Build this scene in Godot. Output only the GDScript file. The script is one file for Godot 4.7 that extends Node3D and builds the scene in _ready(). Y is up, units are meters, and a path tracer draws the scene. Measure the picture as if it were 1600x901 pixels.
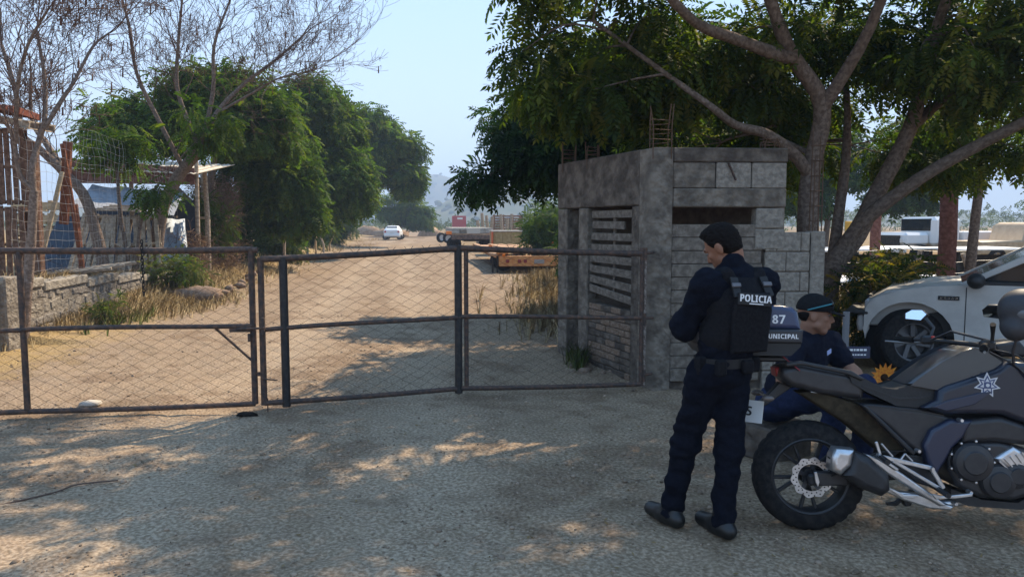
extends Node3D
# A farm track behind a chain-link gate, a concrete guard booth, a police officer and a motorcycle in tree shade.

var mats := {}
var names := {}
var rng := RandomNumberGenerator.new()
var nz := FastNoiseLite.new()
var sprig: ArrayMesh
var sprig_far: ArrayMesh
var blade: ArrayMesh
var shared_relief: NoiseTexture2D

# ---------------------------------------------------------------- mesh builder
class MB:
	var v := PackedVector3Array()
	var n := PackedVector3Array()
	var c := PackedColorArray()
	var ix := PackedInt32Array()
	var col := Color(1, 1, 1)
	func put(p: Vector3, nn: Vector3) -> int:
		v.append(p); n.append(nn); c.append(col)
		return v.size() - 1
	func tri(a: Vector3, b: Vector3, d: Vector3, out: Vector3) -> void:
		var nn := (b - a).cross(d - a)
		if nn.length_squared() < 1e-16: return
		nn = nn.normalized()
		var flip := nn.dot(out) < 0.0
		if flip: nn = -nn
		var i := put(a, nn); put(b, nn); put(d, nn)
		if flip: ix.append_array([i, i + 1, i + 2])
		else: ix.append_array([i, i + 2, i + 1])
	func quad(a: Vector3, b: Vector3, d: Vector3, e: Vector3, out: Vector3) -> void:
		var nn := (d - a).cross(e - b)
		if nn.length_squared() < 1e-16: return
		nn = nn.normalized()
		var flip := nn.dot(out) < 0.0
		if flip: nn = -nn
		var i := put(a, nn); put(b, nn); put(d, nn); put(e, nn)
		if flip: ix.append_array([i, i + 1, i + 2, i, i + 2, i + 3])
		else: ix.append_array([i, i + 2, i + 1, i, i + 3, i + 2])
	# smooth quad between indexed vertices whose normals are already set
	func iq(a: int, b: int, d: int, e: int) -> void:
		var nn := (v[d] - v[a]).cross(v[e] - v[b])
		if nn.dot(n[a] + n[d]) > 0.0: ix.append_array([a, d, b, a, e, d])
		else: ix.append_array([a, b, d, a, d, e])
	func box(ce: Vector3, s: Vector3, b := Basis.IDENTITY, bev := 0.0) -> void:
		var h := s * 0.5
		bev = minf(bev, minf(h.x, minf(h.y, h.z)) * 0.6)
		var f := [[Vector3.RIGHT, Vector3.UP, Vector3.BACK], [Vector3.UP, Vector3.BACK, Vector3.RIGHT], [Vector3.BACK, Vector3.RIGHT, Vector3.UP]]
		for a in f:
			for sg: float in [-1.0, 1.0]:
				var nx: Vector3 = a[0] * sg
				var pc := nx * absf(h.dot(a[0]))
				var u: Vector3 = a[1] * (absf(h.dot(a[1])) - bev)
				var w: Vector3 = a[2] * (absf(h.dot(a[2])) - bev)
				quad(ce + b * (pc - u - w), ce + b * (pc + u - w), ce + b * (pc + u + w), ce + b * (pc - u + w), b * nx)
		if bev > 0.0:
			for k in 3:
				var ax: Vector3 = f[k][0]; var u: Vector3 = f[k][1]; var w: Vector3 = f[k][2]
				var ha := absf(h.dot(ax)) - bev; var hu := absf(h.dot(u)); var hw := absf(h.dot(w))
				for su: float in [-1.0, 1.0]:
					for sw: float in [-1.0, 1.0]:
						var p1 := u * (hu * su) + w * ((hw - bev) * sw)
						var p2 := u * ((hu - bev) * su) + w * (hw * sw)
						quad(ce + b * (p1 - ax * ha), ce + b * (p1 + ax * ha), ce + b * (p2 + ax * ha), ce + b * (p2 - ax * ha), b * (u * su + w * sw))
			for sx: float in [-1.0, 1.0]:
				for sy: float in [-1.0, 1.0]:
					for sz: float in [-1.0, 1.0]:
						tri(ce + b * Vector3(h.x * sx, (h.y - bev) * sy, (h.z - bev) * sz), ce + b * Vector3((h.x - bev) * sx, h.y * sy, (h.z - bev) * sz), ce + b * Vector3((h.x - bev) * sx, (h.y - bev) * sy, h.z * sz), b * Vector3(sx, sy, sz))
	func tube(p: Array, r: Array, sides := 6, caps := true) -> void:
		var prev := Vector3.ZERO
		var first := -1
		var m := p.size()
		var side := Vector3.ZERO
		for k in m:
			var d: Vector3 = (p[mini(k + 1, m - 1)] - p[maxi(k - 1, 0)]).normalized()
			if k == 0:
				side = d.cross(Vector3.UP if absf(d.y) < 0.9 else Vector3.RIGHT).normalized()
			else:
				side = (side - d * side.dot(d)).normalized()
			var up := d.cross(side)
			var rr: float = r[mini(k, r.size() - 1)]
			var row := v.size()
			for j in sides:
				var a := TAU * j / sides
				var o := side * cos(a) + up * sin(a)
				put(p[k] + o * rr, o)
			if k > 0:
				for j in sides:
					iq(row - sides + j, row - sides + (j + 1) % sides, row + (j + 1) % sides, row + j)
			if caps and (k == 0 or k == m - 1):
				var out := -d if k == 0 else d
				for j in range(1, sides - 1):
					tri(v[row], v[row + j], v[row + j + 1], out)
				if k == 0 and m > 1:
					# keep the ring for the next row contiguous
					row = v.size()
					for j in sides:
						var a := TAU * j / sides
						var o := side * cos(a) + up * sin(a)
						put(p[k] + o * rr, o)
	func bar(a: Vector3, b: Vector3, w: float, h: float, up := Vector3.UP, bev := 0.0) -> void:
		var d := (b - a).normalized()
		if absf(d.dot(up)) > 0.95: up = Vector3.BACK
		var s := d.cross(up).normalized()
		var u := s.cross(d)
		box((a + b) * 0.5, Vector3((b - a).length(), h, w), Basis(d, u, s), bev)
	# polygon in the local xy plane drawn out from z0 to z1, its rims rounded by bev
	func prism(poly: Array, z0: float, z1: float, bev := 0.0, xf := Transform3D.IDENTITY, rings := 2) -> void:
		var q := PackedVector2Array(poly)
		if Geometry2D.is_polygon_clockwise(q): q.reverse()
		var m := q.size()
		var inw := PackedVector2Array()
		for k in m:
			var e1 := (q[k] - q[(k + m - 1) % m]).normalized()
			var e2 := (q[(k + 1) % m] - q[k]).normalized()
			var n1 := Vector2(-e1.y, e1.x); var n2 := Vector2(-e2.y, e2.x)
			var s := n1 + n2
			var l := maxf(s.length_squared() * 0.5, 0.5)
			inw.append(s / l)
		var layers := []   # [inset, z, smooth normal z part]
		if bev > 0.0:
			for k in rings + 1: layers.append([bev * (1.0 - sin(PI * 0.5 * k / rings)), z0 + bev * (1.0 - cos(PI * 0.5 * k / rings)), -cos(PI * 0.5 * k / rings)])
			for k in rings + 1: layers.append([bev * (1.0 - cos(PI * 0.5 * k / rings)), z1 - bev * (1.0 - sin(PI * 0.5 * k / rings)), sin(PI * 0.5 * k / rings)])
		else:
			layers = [[0.0, z0, 0.0], [0.0, z1, 0.0]]
		var prev := []
		for L in layers:
			var row := []
			for k in m: row.append(q[k] + inw[k] * L[0])
			if prev.size():
				for k in m:
					var k2 := (k + 1) % m
					var a: Vector2 = prev[0][k]; var b: Vector2 = prev[0][k2]; var d: Vector2 = row[k2]; var e: Vector2 = row[k]
					var o2 := -(inw[k] + inw[k2])
					var o := xf.basis * Vector3(o2.x, o2.y, (L[2] + prev[2]) * 1.2)
					if bev > 0.0:
						var i := v.size()
						for t in [[a, prev[1], prev[2], k], [b, prev[1], prev[2], k2], [d, L[1], L[2], k2], [e, L[1], L[2], k]]:
							var nn: Vector2 = -(inw[t[3]] as Vector2).normalized() * sqrt(maxf(0.0, 1.0 - t[2] * t[2]))
							var fn := (q[k2] - q[k]).normalized()
							var f2 := Vector2(fn.y, -fn.x) * sqrt(maxf(0.0, 1.0 - t[2] * t[2]))
							if nn.normalized().dot(f2.normalized()) < 0.8: nn = f2
							put(xf * Vector3(t[0].x, t[0].y, t[1]), (xf.basis * Vector3(nn.x, nn.y, t[2])).normalized())
						iq(i, i + 1, i + 2, i + 3)
					else:
						quad(xf * Vector3(a.x, a.y, prev[1]), xf * Vector3(b.x, b.y, prev[1]), xf * Vector3(d.x, d.y, L[1]), xf * Vector3(e.x, e.y, L[1]), o)
			prev = [row, L[1], L[2]]
		for e in [[layers[0], -1.0], [layers[-1], 1.0]]:
			var face := PackedVector2Array()
			for k in m: face.append(q[k] + inw[k] * e[0][0])
			var t := Geometry2D.triangulate_polygon(face)
			if t.is_empty():
				face = q; t = Geometry2D.triangulate_polygon(q)
			for k in range(0, t.size(), 3):
				tri(xf * Vector3(face[t[k]].x, face[t[k]].y, e[0][1]), xf * Vector3(face[t[k + 1]].x, face[t[k + 1]].y, e[0][1]), xf * Vector3(face[t[k + 2]].x, face[t[k + 2]].y, e[0][1]), xf.basis * Vector3(0, 0, e[1]))
	func ell(ce: Vector3, r: Vector3, b := Basis.IDENTITY, seg := 12, rows := 8, y0 := -1.0, y1 := 1.0) -> void:
		var s := v.size()
		for i in rows + 1:
			var t := asin(clampf(y0 + (y1 - y0) * i / rows, -1, 1)) if false else lerpf(asin(y0), asin(y1), float(i) / rows)
			for j in seg + 1:
				var a := TAU * j / seg
				var d := Vector3(cos(a) * cos(t), sin(t), sin(a) * cos(t))
				put(ce + b * (d * r), (b * (d / r)).normalized())
		for i in rows:
			for j in seg:
				var k := s + i * (seg + 1) + j
				iq(k, k + 1, k + seg + 2, k + seg + 1)
	# profile of [radius, height] turned round the local y axis
	func lathe(pr: Array, seg: int, xf := Transform3D.IDENTITY, flat := true) -> void:
		for k in pr.size() - 1:
			var a: Array = pr[k]; var b: Array = pr[k + 1]
			var dn := Vector2(b[1] - a[1], a[0] - b[0])
			if dn.length() < 1e-9: continue
			dn = dn.normalized()
			var s := v.size()
			for j in seg + 1:
				var t := TAU * j / seg
				var cx := cos(t); var sx := sin(t)
				var nn := (xf.basis * Vector3(cx * dn.x, dn.y, sx * dn.x)).normalized()
				put(xf * Vector3(cx * a[0], a[1], sx * a[0]), nn)
				put(xf * Vector3(cx * b[0], b[1], sx * b[0]), nn)
			for j in seg:
				iq(s + 2 * j, s + 2 * j + 2, s + 2 * j + 3, s + 2 * j + 1)
	func mesh() -> ArrayMesh:
		var a := []
		a.resize(Mesh.ARRAY_MAX)
		a[Mesh.ARRAY_VERTEX] = v; a[Mesh.ARRAY_NORMAL] = n; a[Mesh.ARRAY_COLOR] = c; a[Mesh.ARRAY_INDEX] = ix
		var m := ArrayMesh.new()
		m.add_surface_from_arrays(Mesh.PRIMITIVE_TRIANGLES, a)
		return m

# ---------------------------------------------------------------- nodes
func numbered(s: String) -> String:
	names[s] = names.get(s, 0) + 1
	return s if names[s] == 1 else "%s_%03d" % [s, names[s] - 1]
func tag(o: Node, label: String, category: String, group := "", kind := "") -> Node:
	if label: o.set_meta("label", label)
	if category: o.set_meta("category", category)
	if group: o.set_meta("group", group)
	if kind: o.set_meta("kind", kind)
	return o
func thing(called: String, label: String, category: String, at := Vector3.ZERO, turn := 0.0, group := "") -> Node3D:
	var o := Node3D.new()
	o.name = numbered(called)
	add_child(o)
	o.position = at
	o.rotation.y = turn
	tag(o, label, category, group)
	return o
func obj(called: String, m, mt: Material, parent: Node = null, kind := "") -> MeshInstance3D:
	var o := MeshInstance3D.new()
	o.name = called if parent else numbered(called)
	o.mesh = m.mesh() if m is MB else m
	o.material_override = mt
	(parent if parent else self).add_child(o, true)
	if kind: o.set_meta("kind", kind)
	return o
func copies(called: String, m: Mesh, mt: Material, xfs: Array, cols: Array, parent: Node = null, kind := "") -> MultiMeshInstance3D:
	var mm := MultiMesh.new()
	mm.transform_format = MultiMesh.TRANSFORM_3D
	mm.use_colors = cols.size() > 0
	mm.mesh = m
	mm.instance_count = xfs.size()
	for k in xfs.size():
		mm.set_instance_transform(k, xfs[k])
		if cols.size(): mm.set_instance_color(k, cols[k])
	var o := MultiMeshInstance3D.new()
	o.multimesh = mm
	o.name = called if parent else numbered(called)
	o.material_override = mt
	(parent if parent else self).add_child(o, true)
	if kind: o.set_meta("kind", kind)
	return o

# ---------------------------------------------------------------- materials (colours given as linear base colours)
func noise_tex(freq: float, c1: Color, c2: Color, kind := 0, size := 256, seed_ := 3) -> NoiseTexture2D:
	var f := FastNoiseLite.new()
	f.seed = seed_
	f.noise_type = FastNoiseLite.TYPE_SIMPLEX_SMOOTH if kind == 0 else FastNoiseLite.TYPE_CELLULAR
	f.frequency = freq
	f.fractal_octaves = 5
	f.fractal_gain = 0.6
	var t := NoiseTexture2D.new()
	t.width = size; t.height = size
	t.seamless = true
	t.noise = f
	var g := Gradient.new()
	g.set_color(0, c1.linear_to_srgb()); g.set_color(1, c2.linear_to_srgb())
	g.set_offset(0, 0.25); g.set_offset(1, 0.75)
	t.color_ramp = g
	return t
func normal_tex(freq: float, kind := 0, strength := 4.0, seed_ := 8) -> NoiseTexture2D:
	var f := FastNoiseLite.new()
	f.seed = seed_
	f.noise_type = FastNoiseLite.TYPE_SIMPLEX_SMOOTH if kind == 0 else FastNoiseLite.TYPE_CELLULAR
	f.frequency = freq
	f.fractal_octaves = 4
	var t := NoiseTexture2D.new()
	t.width = 256; t.height = 256
	t.seamless = true
	t.noise = f
	t.as_normal_map = true
	t.bump_strength = strength
	return t
# key, colour, second colour of the mottling, roughness, metallic, repeats per metre, relief
func M(key: String, a := Color(), b = null, rough := 0.8, metal := 0.0, scale := 1.0, relief := 0.0, freq := 0.02) -> StandardMaterial3D:
	if mats.has(key): return mats[key]
	var m := StandardMaterial3D.new()
	m.roughness = rough
	m.metallic = metal
	if rough >= 0.8: m.metallic_specular = 0.2
	if b == null:
		m.albedo_color = a.linear_to_srgb()
	else:
		m.albedo_texture = noise_tex(freq, a, b, 0, 256, key.hash() % 1000)
	if relief > 0.0:
		m.normal_enabled = true
		if shared_relief == null: shared_relief = normal_tex(0.06)
		m.normal_texture = shared_relief
		m.normal_scale = relief
	if b != null or relief > 0.0:
		m.uv1_triplanar = true
		m.uv1_world_triplanar = true
		m.uv1_scale = Vector3.ONE * scale
		m.uv1_triplanar_sharpness = 4.0
	mats[key] = m
	return m
func vcol(key: String, rough := 0.85, back := Color(0, 0, 0)) -> StandardMaterial3D:
	if mats.has(key): return mats[key]
	var m := StandardMaterial3D.new()
	m.vertex_color_use_as_albedo = true
	m.roughness = rough
	m.metallic_specular = 0.22
	if back.v > 0.0:
		m.backlight_enabled = true
		m.backlight = back.linear_to_srgb()
	m.cull_mode = BaseMaterial3D.CULL_DISABLED
	mats[key] = m
	return m
func rf(a: float, b: float) -> float: return rng.randf_range(a, b)
func rv(s := 1.0) -> Vector3: return Vector3(rf(-s, s), rf(-s, s), rf(-s, s))
# a side ring profile laid on the x axis: basis that turns y into z
const TURN_Z := Basis(Vector3.RIGHT, Vector3.BACK, Vector3.DOWN)

# ---------------------------------------------------------------- smooth bodies: capsules and ellipsoids joined by a smooth minimum, meshed as surface nets
# prim: ["c", a, b, ra, rb]  ["e", centre, radii, basis]  ["cut", point, normal] keeps what lies behind the plane
func body(prims: Array, cs: float, k: float, wrinkle := 0.0, wf := 12.0, into: MB = null) -> MB:
	var lo := Vector3.ONE * 1e3
	var hi := -lo
	for p in prims:
		if p[0] == "c":
			for e in [[p[1], p[3]], [p[2], p[4]]]:
				lo = lo.min(e[0] - Vector3.ONE * e[1]); hi = hi.max(e[0] + Vector3.ONE * e[1])
		elif p[0] == "e":
			var mr: float = maxf(p[2].x, maxf(p[2].y, p[2].z))
			lo = lo.min(p[1] - Vector3.ONE * mr); hi = hi.max(p[1] + Vector3.ONE * mr)
	var pad := cs * 3.0 + k * 0.3
	lo -= Vector3.ONE * pad; hi += Vector3.ONE * pad
	var nx := int((hi.x - lo.x) / cs) + 2; var ny := int((hi.y - lo.y) / cs) + 2; var nzz := int((hi.z - lo.z) / cs) + 2
	var f := PackedFloat32Array()
	f.resize(nx * ny * nzz)
	f.fill(9.0)
	var mg := cs * 3.0 + k
	for p in prims:
		if p[0] == "cut": continue
		var cap: bool = p[0] == "c"
		var a: Vector3 = p[1]
		var blo: Vector3; var bhi: Vector3
		var ab := Vector3.ZERO; var l2 := 1.0; var ra := 0.0; var rb := 0.0
		var inv := Basis.IDENTITY; var er := Vector3.ONE; var em := 1.0
		if cap:
			ra = p[3]; rb = p[4]; ab = p[2] - a; l2 = maxf(ab.length_squared(), 1e-9)
			blo = (a - Vector3.ONE * ra).min(p[2] - Vector3.ONE * rb); bhi = (a + Vector3.ONE * ra).max(p[2] + Vector3.ONE * rb)
		else:
			er = p[2]; inv = (p[3] as Basis).transposed(); em = minf(er.x, minf(er.y, er.z))
			var mr := maxf(er.x, maxf(er.y, er.z))
			blo = a - Vector3.ONE * mr; bhi = a + Vector3.ONE * mr
		var i0 := ((blo - lo - Vector3.ONE * mg) / cs).floor().max(Vector3.ZERO)
		var i1 := ((bhi - lo + Vector3.ONE * mg) / cs).ceil().min(Vector3(nx - 1, ny - 1, nzz - 1))
		for z in range(int(i0.z), int(i1.z) + 1):
			for y in range(int(i0.y), int(i1.y) + 1):
				var row := (z * ny + y) * nx
				for x in range(int(i0.x), int(i1.x) + 1):
					var q := lo + Vector3(x, y, z) * cs - a
					var d: float
					if cap:
						var t := clampf(q.dot(ab) / l2, 0.0, 1.0)
						d = (q - ab * t).length() - lerpf(ra, rb, t)
					else:
						var e := (inv * q) / er
						var le := e.length()
						d = (le - 1.0) * em if le < 0.3 else le * (le - 1.0) / maxf((e / er).length(), 1e-6)
					var o := f[row + x]
					var h := maxf(k - absf(o - d), 0.0) / k
					f[row + x] = minf(o, d) - h * h * k * 0.25
	for p in prims:
		if p[0] != "cut": continue
		for z in nzz:
			for y in ny:
				for x in nx:
					var d: float = (lo + Vector3(x, y, z) * cs - p[1]).dot(p[2])
					var i := (z * ny + y) * nx + x
					if d > f[i]: f[i] = d
	if wrinkle > 0.0:
		for z in nzz:
			for y in ny:
				for x in nx:
					var i := (z * ny + y) * nx + x
					if absf(f[i]) < 0.04:
						var q := (lo + Vector3(x, y, z) * cs) * wf
						f[i] += wrinkle * nz.get_noise_3d(q.x * 8.0, q.y * 16.0, q.z * 8.0)
	var mb := into if into else MB.new()
	var base := mb.v.size()
	var cell := PackedInt32Array()
	cell.resize(nx * ny * nzz)
	cell.fill(-1)
	var off := [0, 1, nx, nx + 1, nx * ny, nx * ny + 1, nx * ny + nx, nx * ny + nx + 1]
	var cor := [Vector3(0, 0, 0), Vector3(1, 0, 0), Vector3(0, 1, 0), Vector3(1, 1, 0), Vector3(0, 0, 1), Vector3(1, 0, 1), Vector3(0, 1, 1), Vector3(1, 1, 1)]
	var edges := [[0, 1], [2, 3], [4, 5], [6, 7], [0, 2], [1, 3], [4, 6], [5, 7], [0, 4], [1, 5], [2, 6], [3, 7]]
	var lim := cs * 2.5 + wrinkle * 2.0
	for z in nzz - 1:
		for y in ny - 1:
			for x in nx - 1:
				var i := (z * ny + y) * nx + x
				if absf(f[i]) > lim: continue
				var neg := 0
				for j in 8:
					if f[i + off[j]] < 0.0: neg += 1
				if neg == 0 or neg == 8: continue
				var s := Vector3.ZERO; var ct := 0
				for e in edges:
					var fa := f[i + off[e[0]]]; var fb := f[i + off[e[1]]]
					if (fa < 0.0) != (fb < 0.0):
						s += (cor[e[0]] as Vector3).lerp(cor[e[1]], fa / (fa - fb)); ct += 1
				cell[i] = mb.put(lo + (Vector3(x, y, z) + s / ct) * cs, Vector3.ZERO)
	var acc := func(a: int, b: int, d: int, e: int, flip: bool) -> void:
		if a < 0 or b < 0 or d < 0 or e < 0: return
		var nn := (mb.v[d] - mb.v[a]).cross(mb.v[e] - mb.v[b])
		if flip: nn = -nn
		mb.n[a] += nn; mb.n[b] += nn; mb.n[d] += nn; mb.n[e] += nn
		if flip: mb.ix.append_array([a, b, d, a, d, e])
		else: mb.ix.append_array([a, d, b, a, e, d])
	for z in range(1, nzz - 1):
		for y in range(1, ny - 1):
			for x in range(1, nx - 1):
				var i := (z * ny + y) * nx + x
				if cell[i] < 0: continue
				var s0 := f[i] < 0.0
				if s0 != (f[i + 1] < 0.0): acc.call(cell[i - nx - nx * ny], cell[i - nx * ny], cell[i], cell[i - nx], not s0)
				if s0 != (f[i + nx] < 0.0): acc.call(cell[i - 1 - nx * ny], cell[i - nx * ny], cell[i], cell[i - 1], s0)
				if s0 != (f[i + nx * ny] < 0.0): acc.call(cell[i - 1 - nx], cell[i - nx], cell[i], cell[i - 1], not s0)
	for i in range(base, mb.v.size()): mb.n[i] = mb.n[i].normalized()
	return mb

# ---------------------------------------------------------------- scene
func _ready() -> void:
	rng.seed = 4711
	nz.seed = 12
	nz.frequency = 1.0
	nz.fractal_octaves = 3
	var cam := Camera3D.new()
	cam.name = "camera"
	cam.fov = 41.8
	cam.near = 0.05
	cam.far = 4000.0
	cam.position = Vector3(0, 1.65, 0)
	cam.rotation.x = -0.08497
	add_child(cam)
	var we := WorldEnvironment.new()
	we.name = "world_environment"
	var env := Environment.new()
	env.background_mode = Environment.BG_SKY
	var sm := ProceduralSkyMaterial.new()
	sm.sky_top_color = Color(0.56, 0.73, 0.925)
	sm.sky_horizon_color = Color(0.84, 0.90, 0.95)
	sm.sky_curve = 0.2
	sm.ground_bottom_color = Color(0.30, 0.26, 0.22)
	sm.ground_horizon_color = Color(0.66, 0.68, 0.70)
	sm.energy_multiplier = 0.92
	sm.sun_angle_max = 30.0
	sm.sun_curve = 0.12
	var sky := Sky.new()
	sky.sky_material = sm
	env.sky = sky
	env.background_energy_multiplier = 1.0
	env.tonemap_mode = Environment.TONE_MAPPER_LINEAR
	env.tonemap_exposure = 1.8
	env.fog_enabled = true
	env.fog_density = 0.0010
	env.fog_light_color = Color(0.72, 0.80, 0.90)
	env.sdfgi_enabled = true
	env.ssao_enabled = true
	env.ssil_enabled = true
	we.environment = env
	add_child(we)
	var sun := DirectionalLight3D.new()
	sun.name = "sun"
	sun.light_energy = 1.6
	sun.light_color = Color(1.0, 0.92, 0.80)
	sun.light_angular_distance = 0.5
	sun.shadow_enabled = true
	add_child(sun)
	sun.look_at_from_position(Vector3(42.8, 71.9, -54.7), Vector3.ZERO)
	make_kit()
	setting()
	gate()
	booth()
	trees()
	left_yard()
	far_yard()
	right_yard()
	white_suv()
	motorcycle()
	officer()
	seated_man()
	small_things()

# leaf, grass and stone shapes shared by many copies
func make_kit() -> void:
	var m := MB.new()
	# a feathered leaf: a drooping stalk with pairs of leaflets
	var leaflet := func(mb: MB, p: Vector3, d: Vector3, w: Vector3, l: float, wd: float) -> void:
		var nn := d.cross(w).normalized()
		var i := mb.put(p, nn); mb.put(p + d * l * 0.45 + w * wd, nn); mb.put(p + d * l, nn); mb.put(p + d * l * 0.45 - w * wd, nn)
		mb.ix.append_array([i, i + 1, i + 2, i, i + 2, i + 3])
	for far in [false, true]:
		m = MB.new()
		var pairs := 4 if far else 6
		for k in pairs:
			var t := (k + 0.6) / pairs
			var p := Vector3(t * 0.30, 0.02 - 0.14 * t * t, 0)
			for s: float in [-1.0, 1.0]:
				var d := Vector3(0.45, -0.35 - 0.3 * t, s).normalized()
				leaflet.call(m, p, d, Vector3(1, 0.1, -0.3 * s).normalized(), 0.135 if far else 0.105, 0.036 if far else 0.021)
		leaflet.call(m, Vector3(0.29, -0.11, 0), Vector3(0.7, -0.7, 0), Vector3(0, 0, 1), 0.12, 0.025)
		if far: sprig_far = m.mesh()
		else: sprig = m.mesh()
	m = MB.new()
	var r := RandomNumberGenerator.new()
	r.seed = 5
	for k in 9:
		var a := r.randf() * TAU
		var o := Vector3(cos(a), 0, sin(a))
		var hgt := r.randf_range(0.5, 1.0)
		var lean := r.randf_range(0.15, 0.6)
		var sd := o.cross(Vector3.UP) * 0.012
		var p0 := o * r.randf() * 0.06
		var p1 := p0 + o * lean * 0.35 * hgt + Vector3.UP * hgt * 0.6
		var p2 := p0 + o * lean * hgt + Vector3.UP * hgt * (1.0 - lean * 0.3)
		var nn := (o * 0.6 + Vector3.UP * 0.8).normalized()
		var i := m.put(p0 - sd, nn); m.put(p0 + sd, nn); m.put(p1 + sd * 0.8, nn); m.put(p1 - sd * 0.8, nn); m.put(p2, nn)
		m.ix.append_array([i, i + 1, i + 2, i, i + 2, i + 3, i + 3, i + 2, i + 4])
	blade = m.mesh()

# line of the low wall beside the track
func wall_x(d: float) -> float: return -6.75 - 0.15 * (d - 10.2)
func gh(x: float, z: float) -> float:
	var d := -z
	var h := 0.045 * nz.get_noise_2d(x * 0.35, z * 0.35) + 0.020 * nz.get_noise_2d(x * 1.7 + 40.0, z * 1.7) + 0.011 * nz.get_noise_2d(x * 5.0, z * 5.0 + 9.0)
	var near := clampf(1.0 - (absf(x) + absf(d - 8.0)) / 40.0, 0.0, 1.0)
	h *= 0.4 + 0.6 * near
	# wheel ruts of the track
	var rx := x + 0.14 * (d - 7.0)
	if d > 5.0: h -= 0.03 * (exp(-pow((rx + 2.6) / 0.35, 2.0)) + exp(-pow((rx + 0.9) / 0.35, 2.0))) * clampf((d - 5.0) / 3.0, 0, 1)
	var wx := wall_x(maxf(d, 9.0))
	var terr := lerpf(0.80, 0.42, clampf((d - 10.2) / 8.0, 0.0, 1.0)) * clampf((140.0 - d) / 60.0, 0.0, 1.0)
	var e := x - wx
	if d > 17.6:
		h += terr * smoothstep(1.6, -0.6, e)
	elif e < -0.12:
		h += terr
	elif d > 10.3:
		h += (0.12 + 0.25 * clampf((d - 11.0) / 6.0, 0, 1)) * clampf(1.0 - (e + 0.12) / 1.3, 0.0, 1.0)
	if x > 6.5: h += 0.0
	return h

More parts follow.
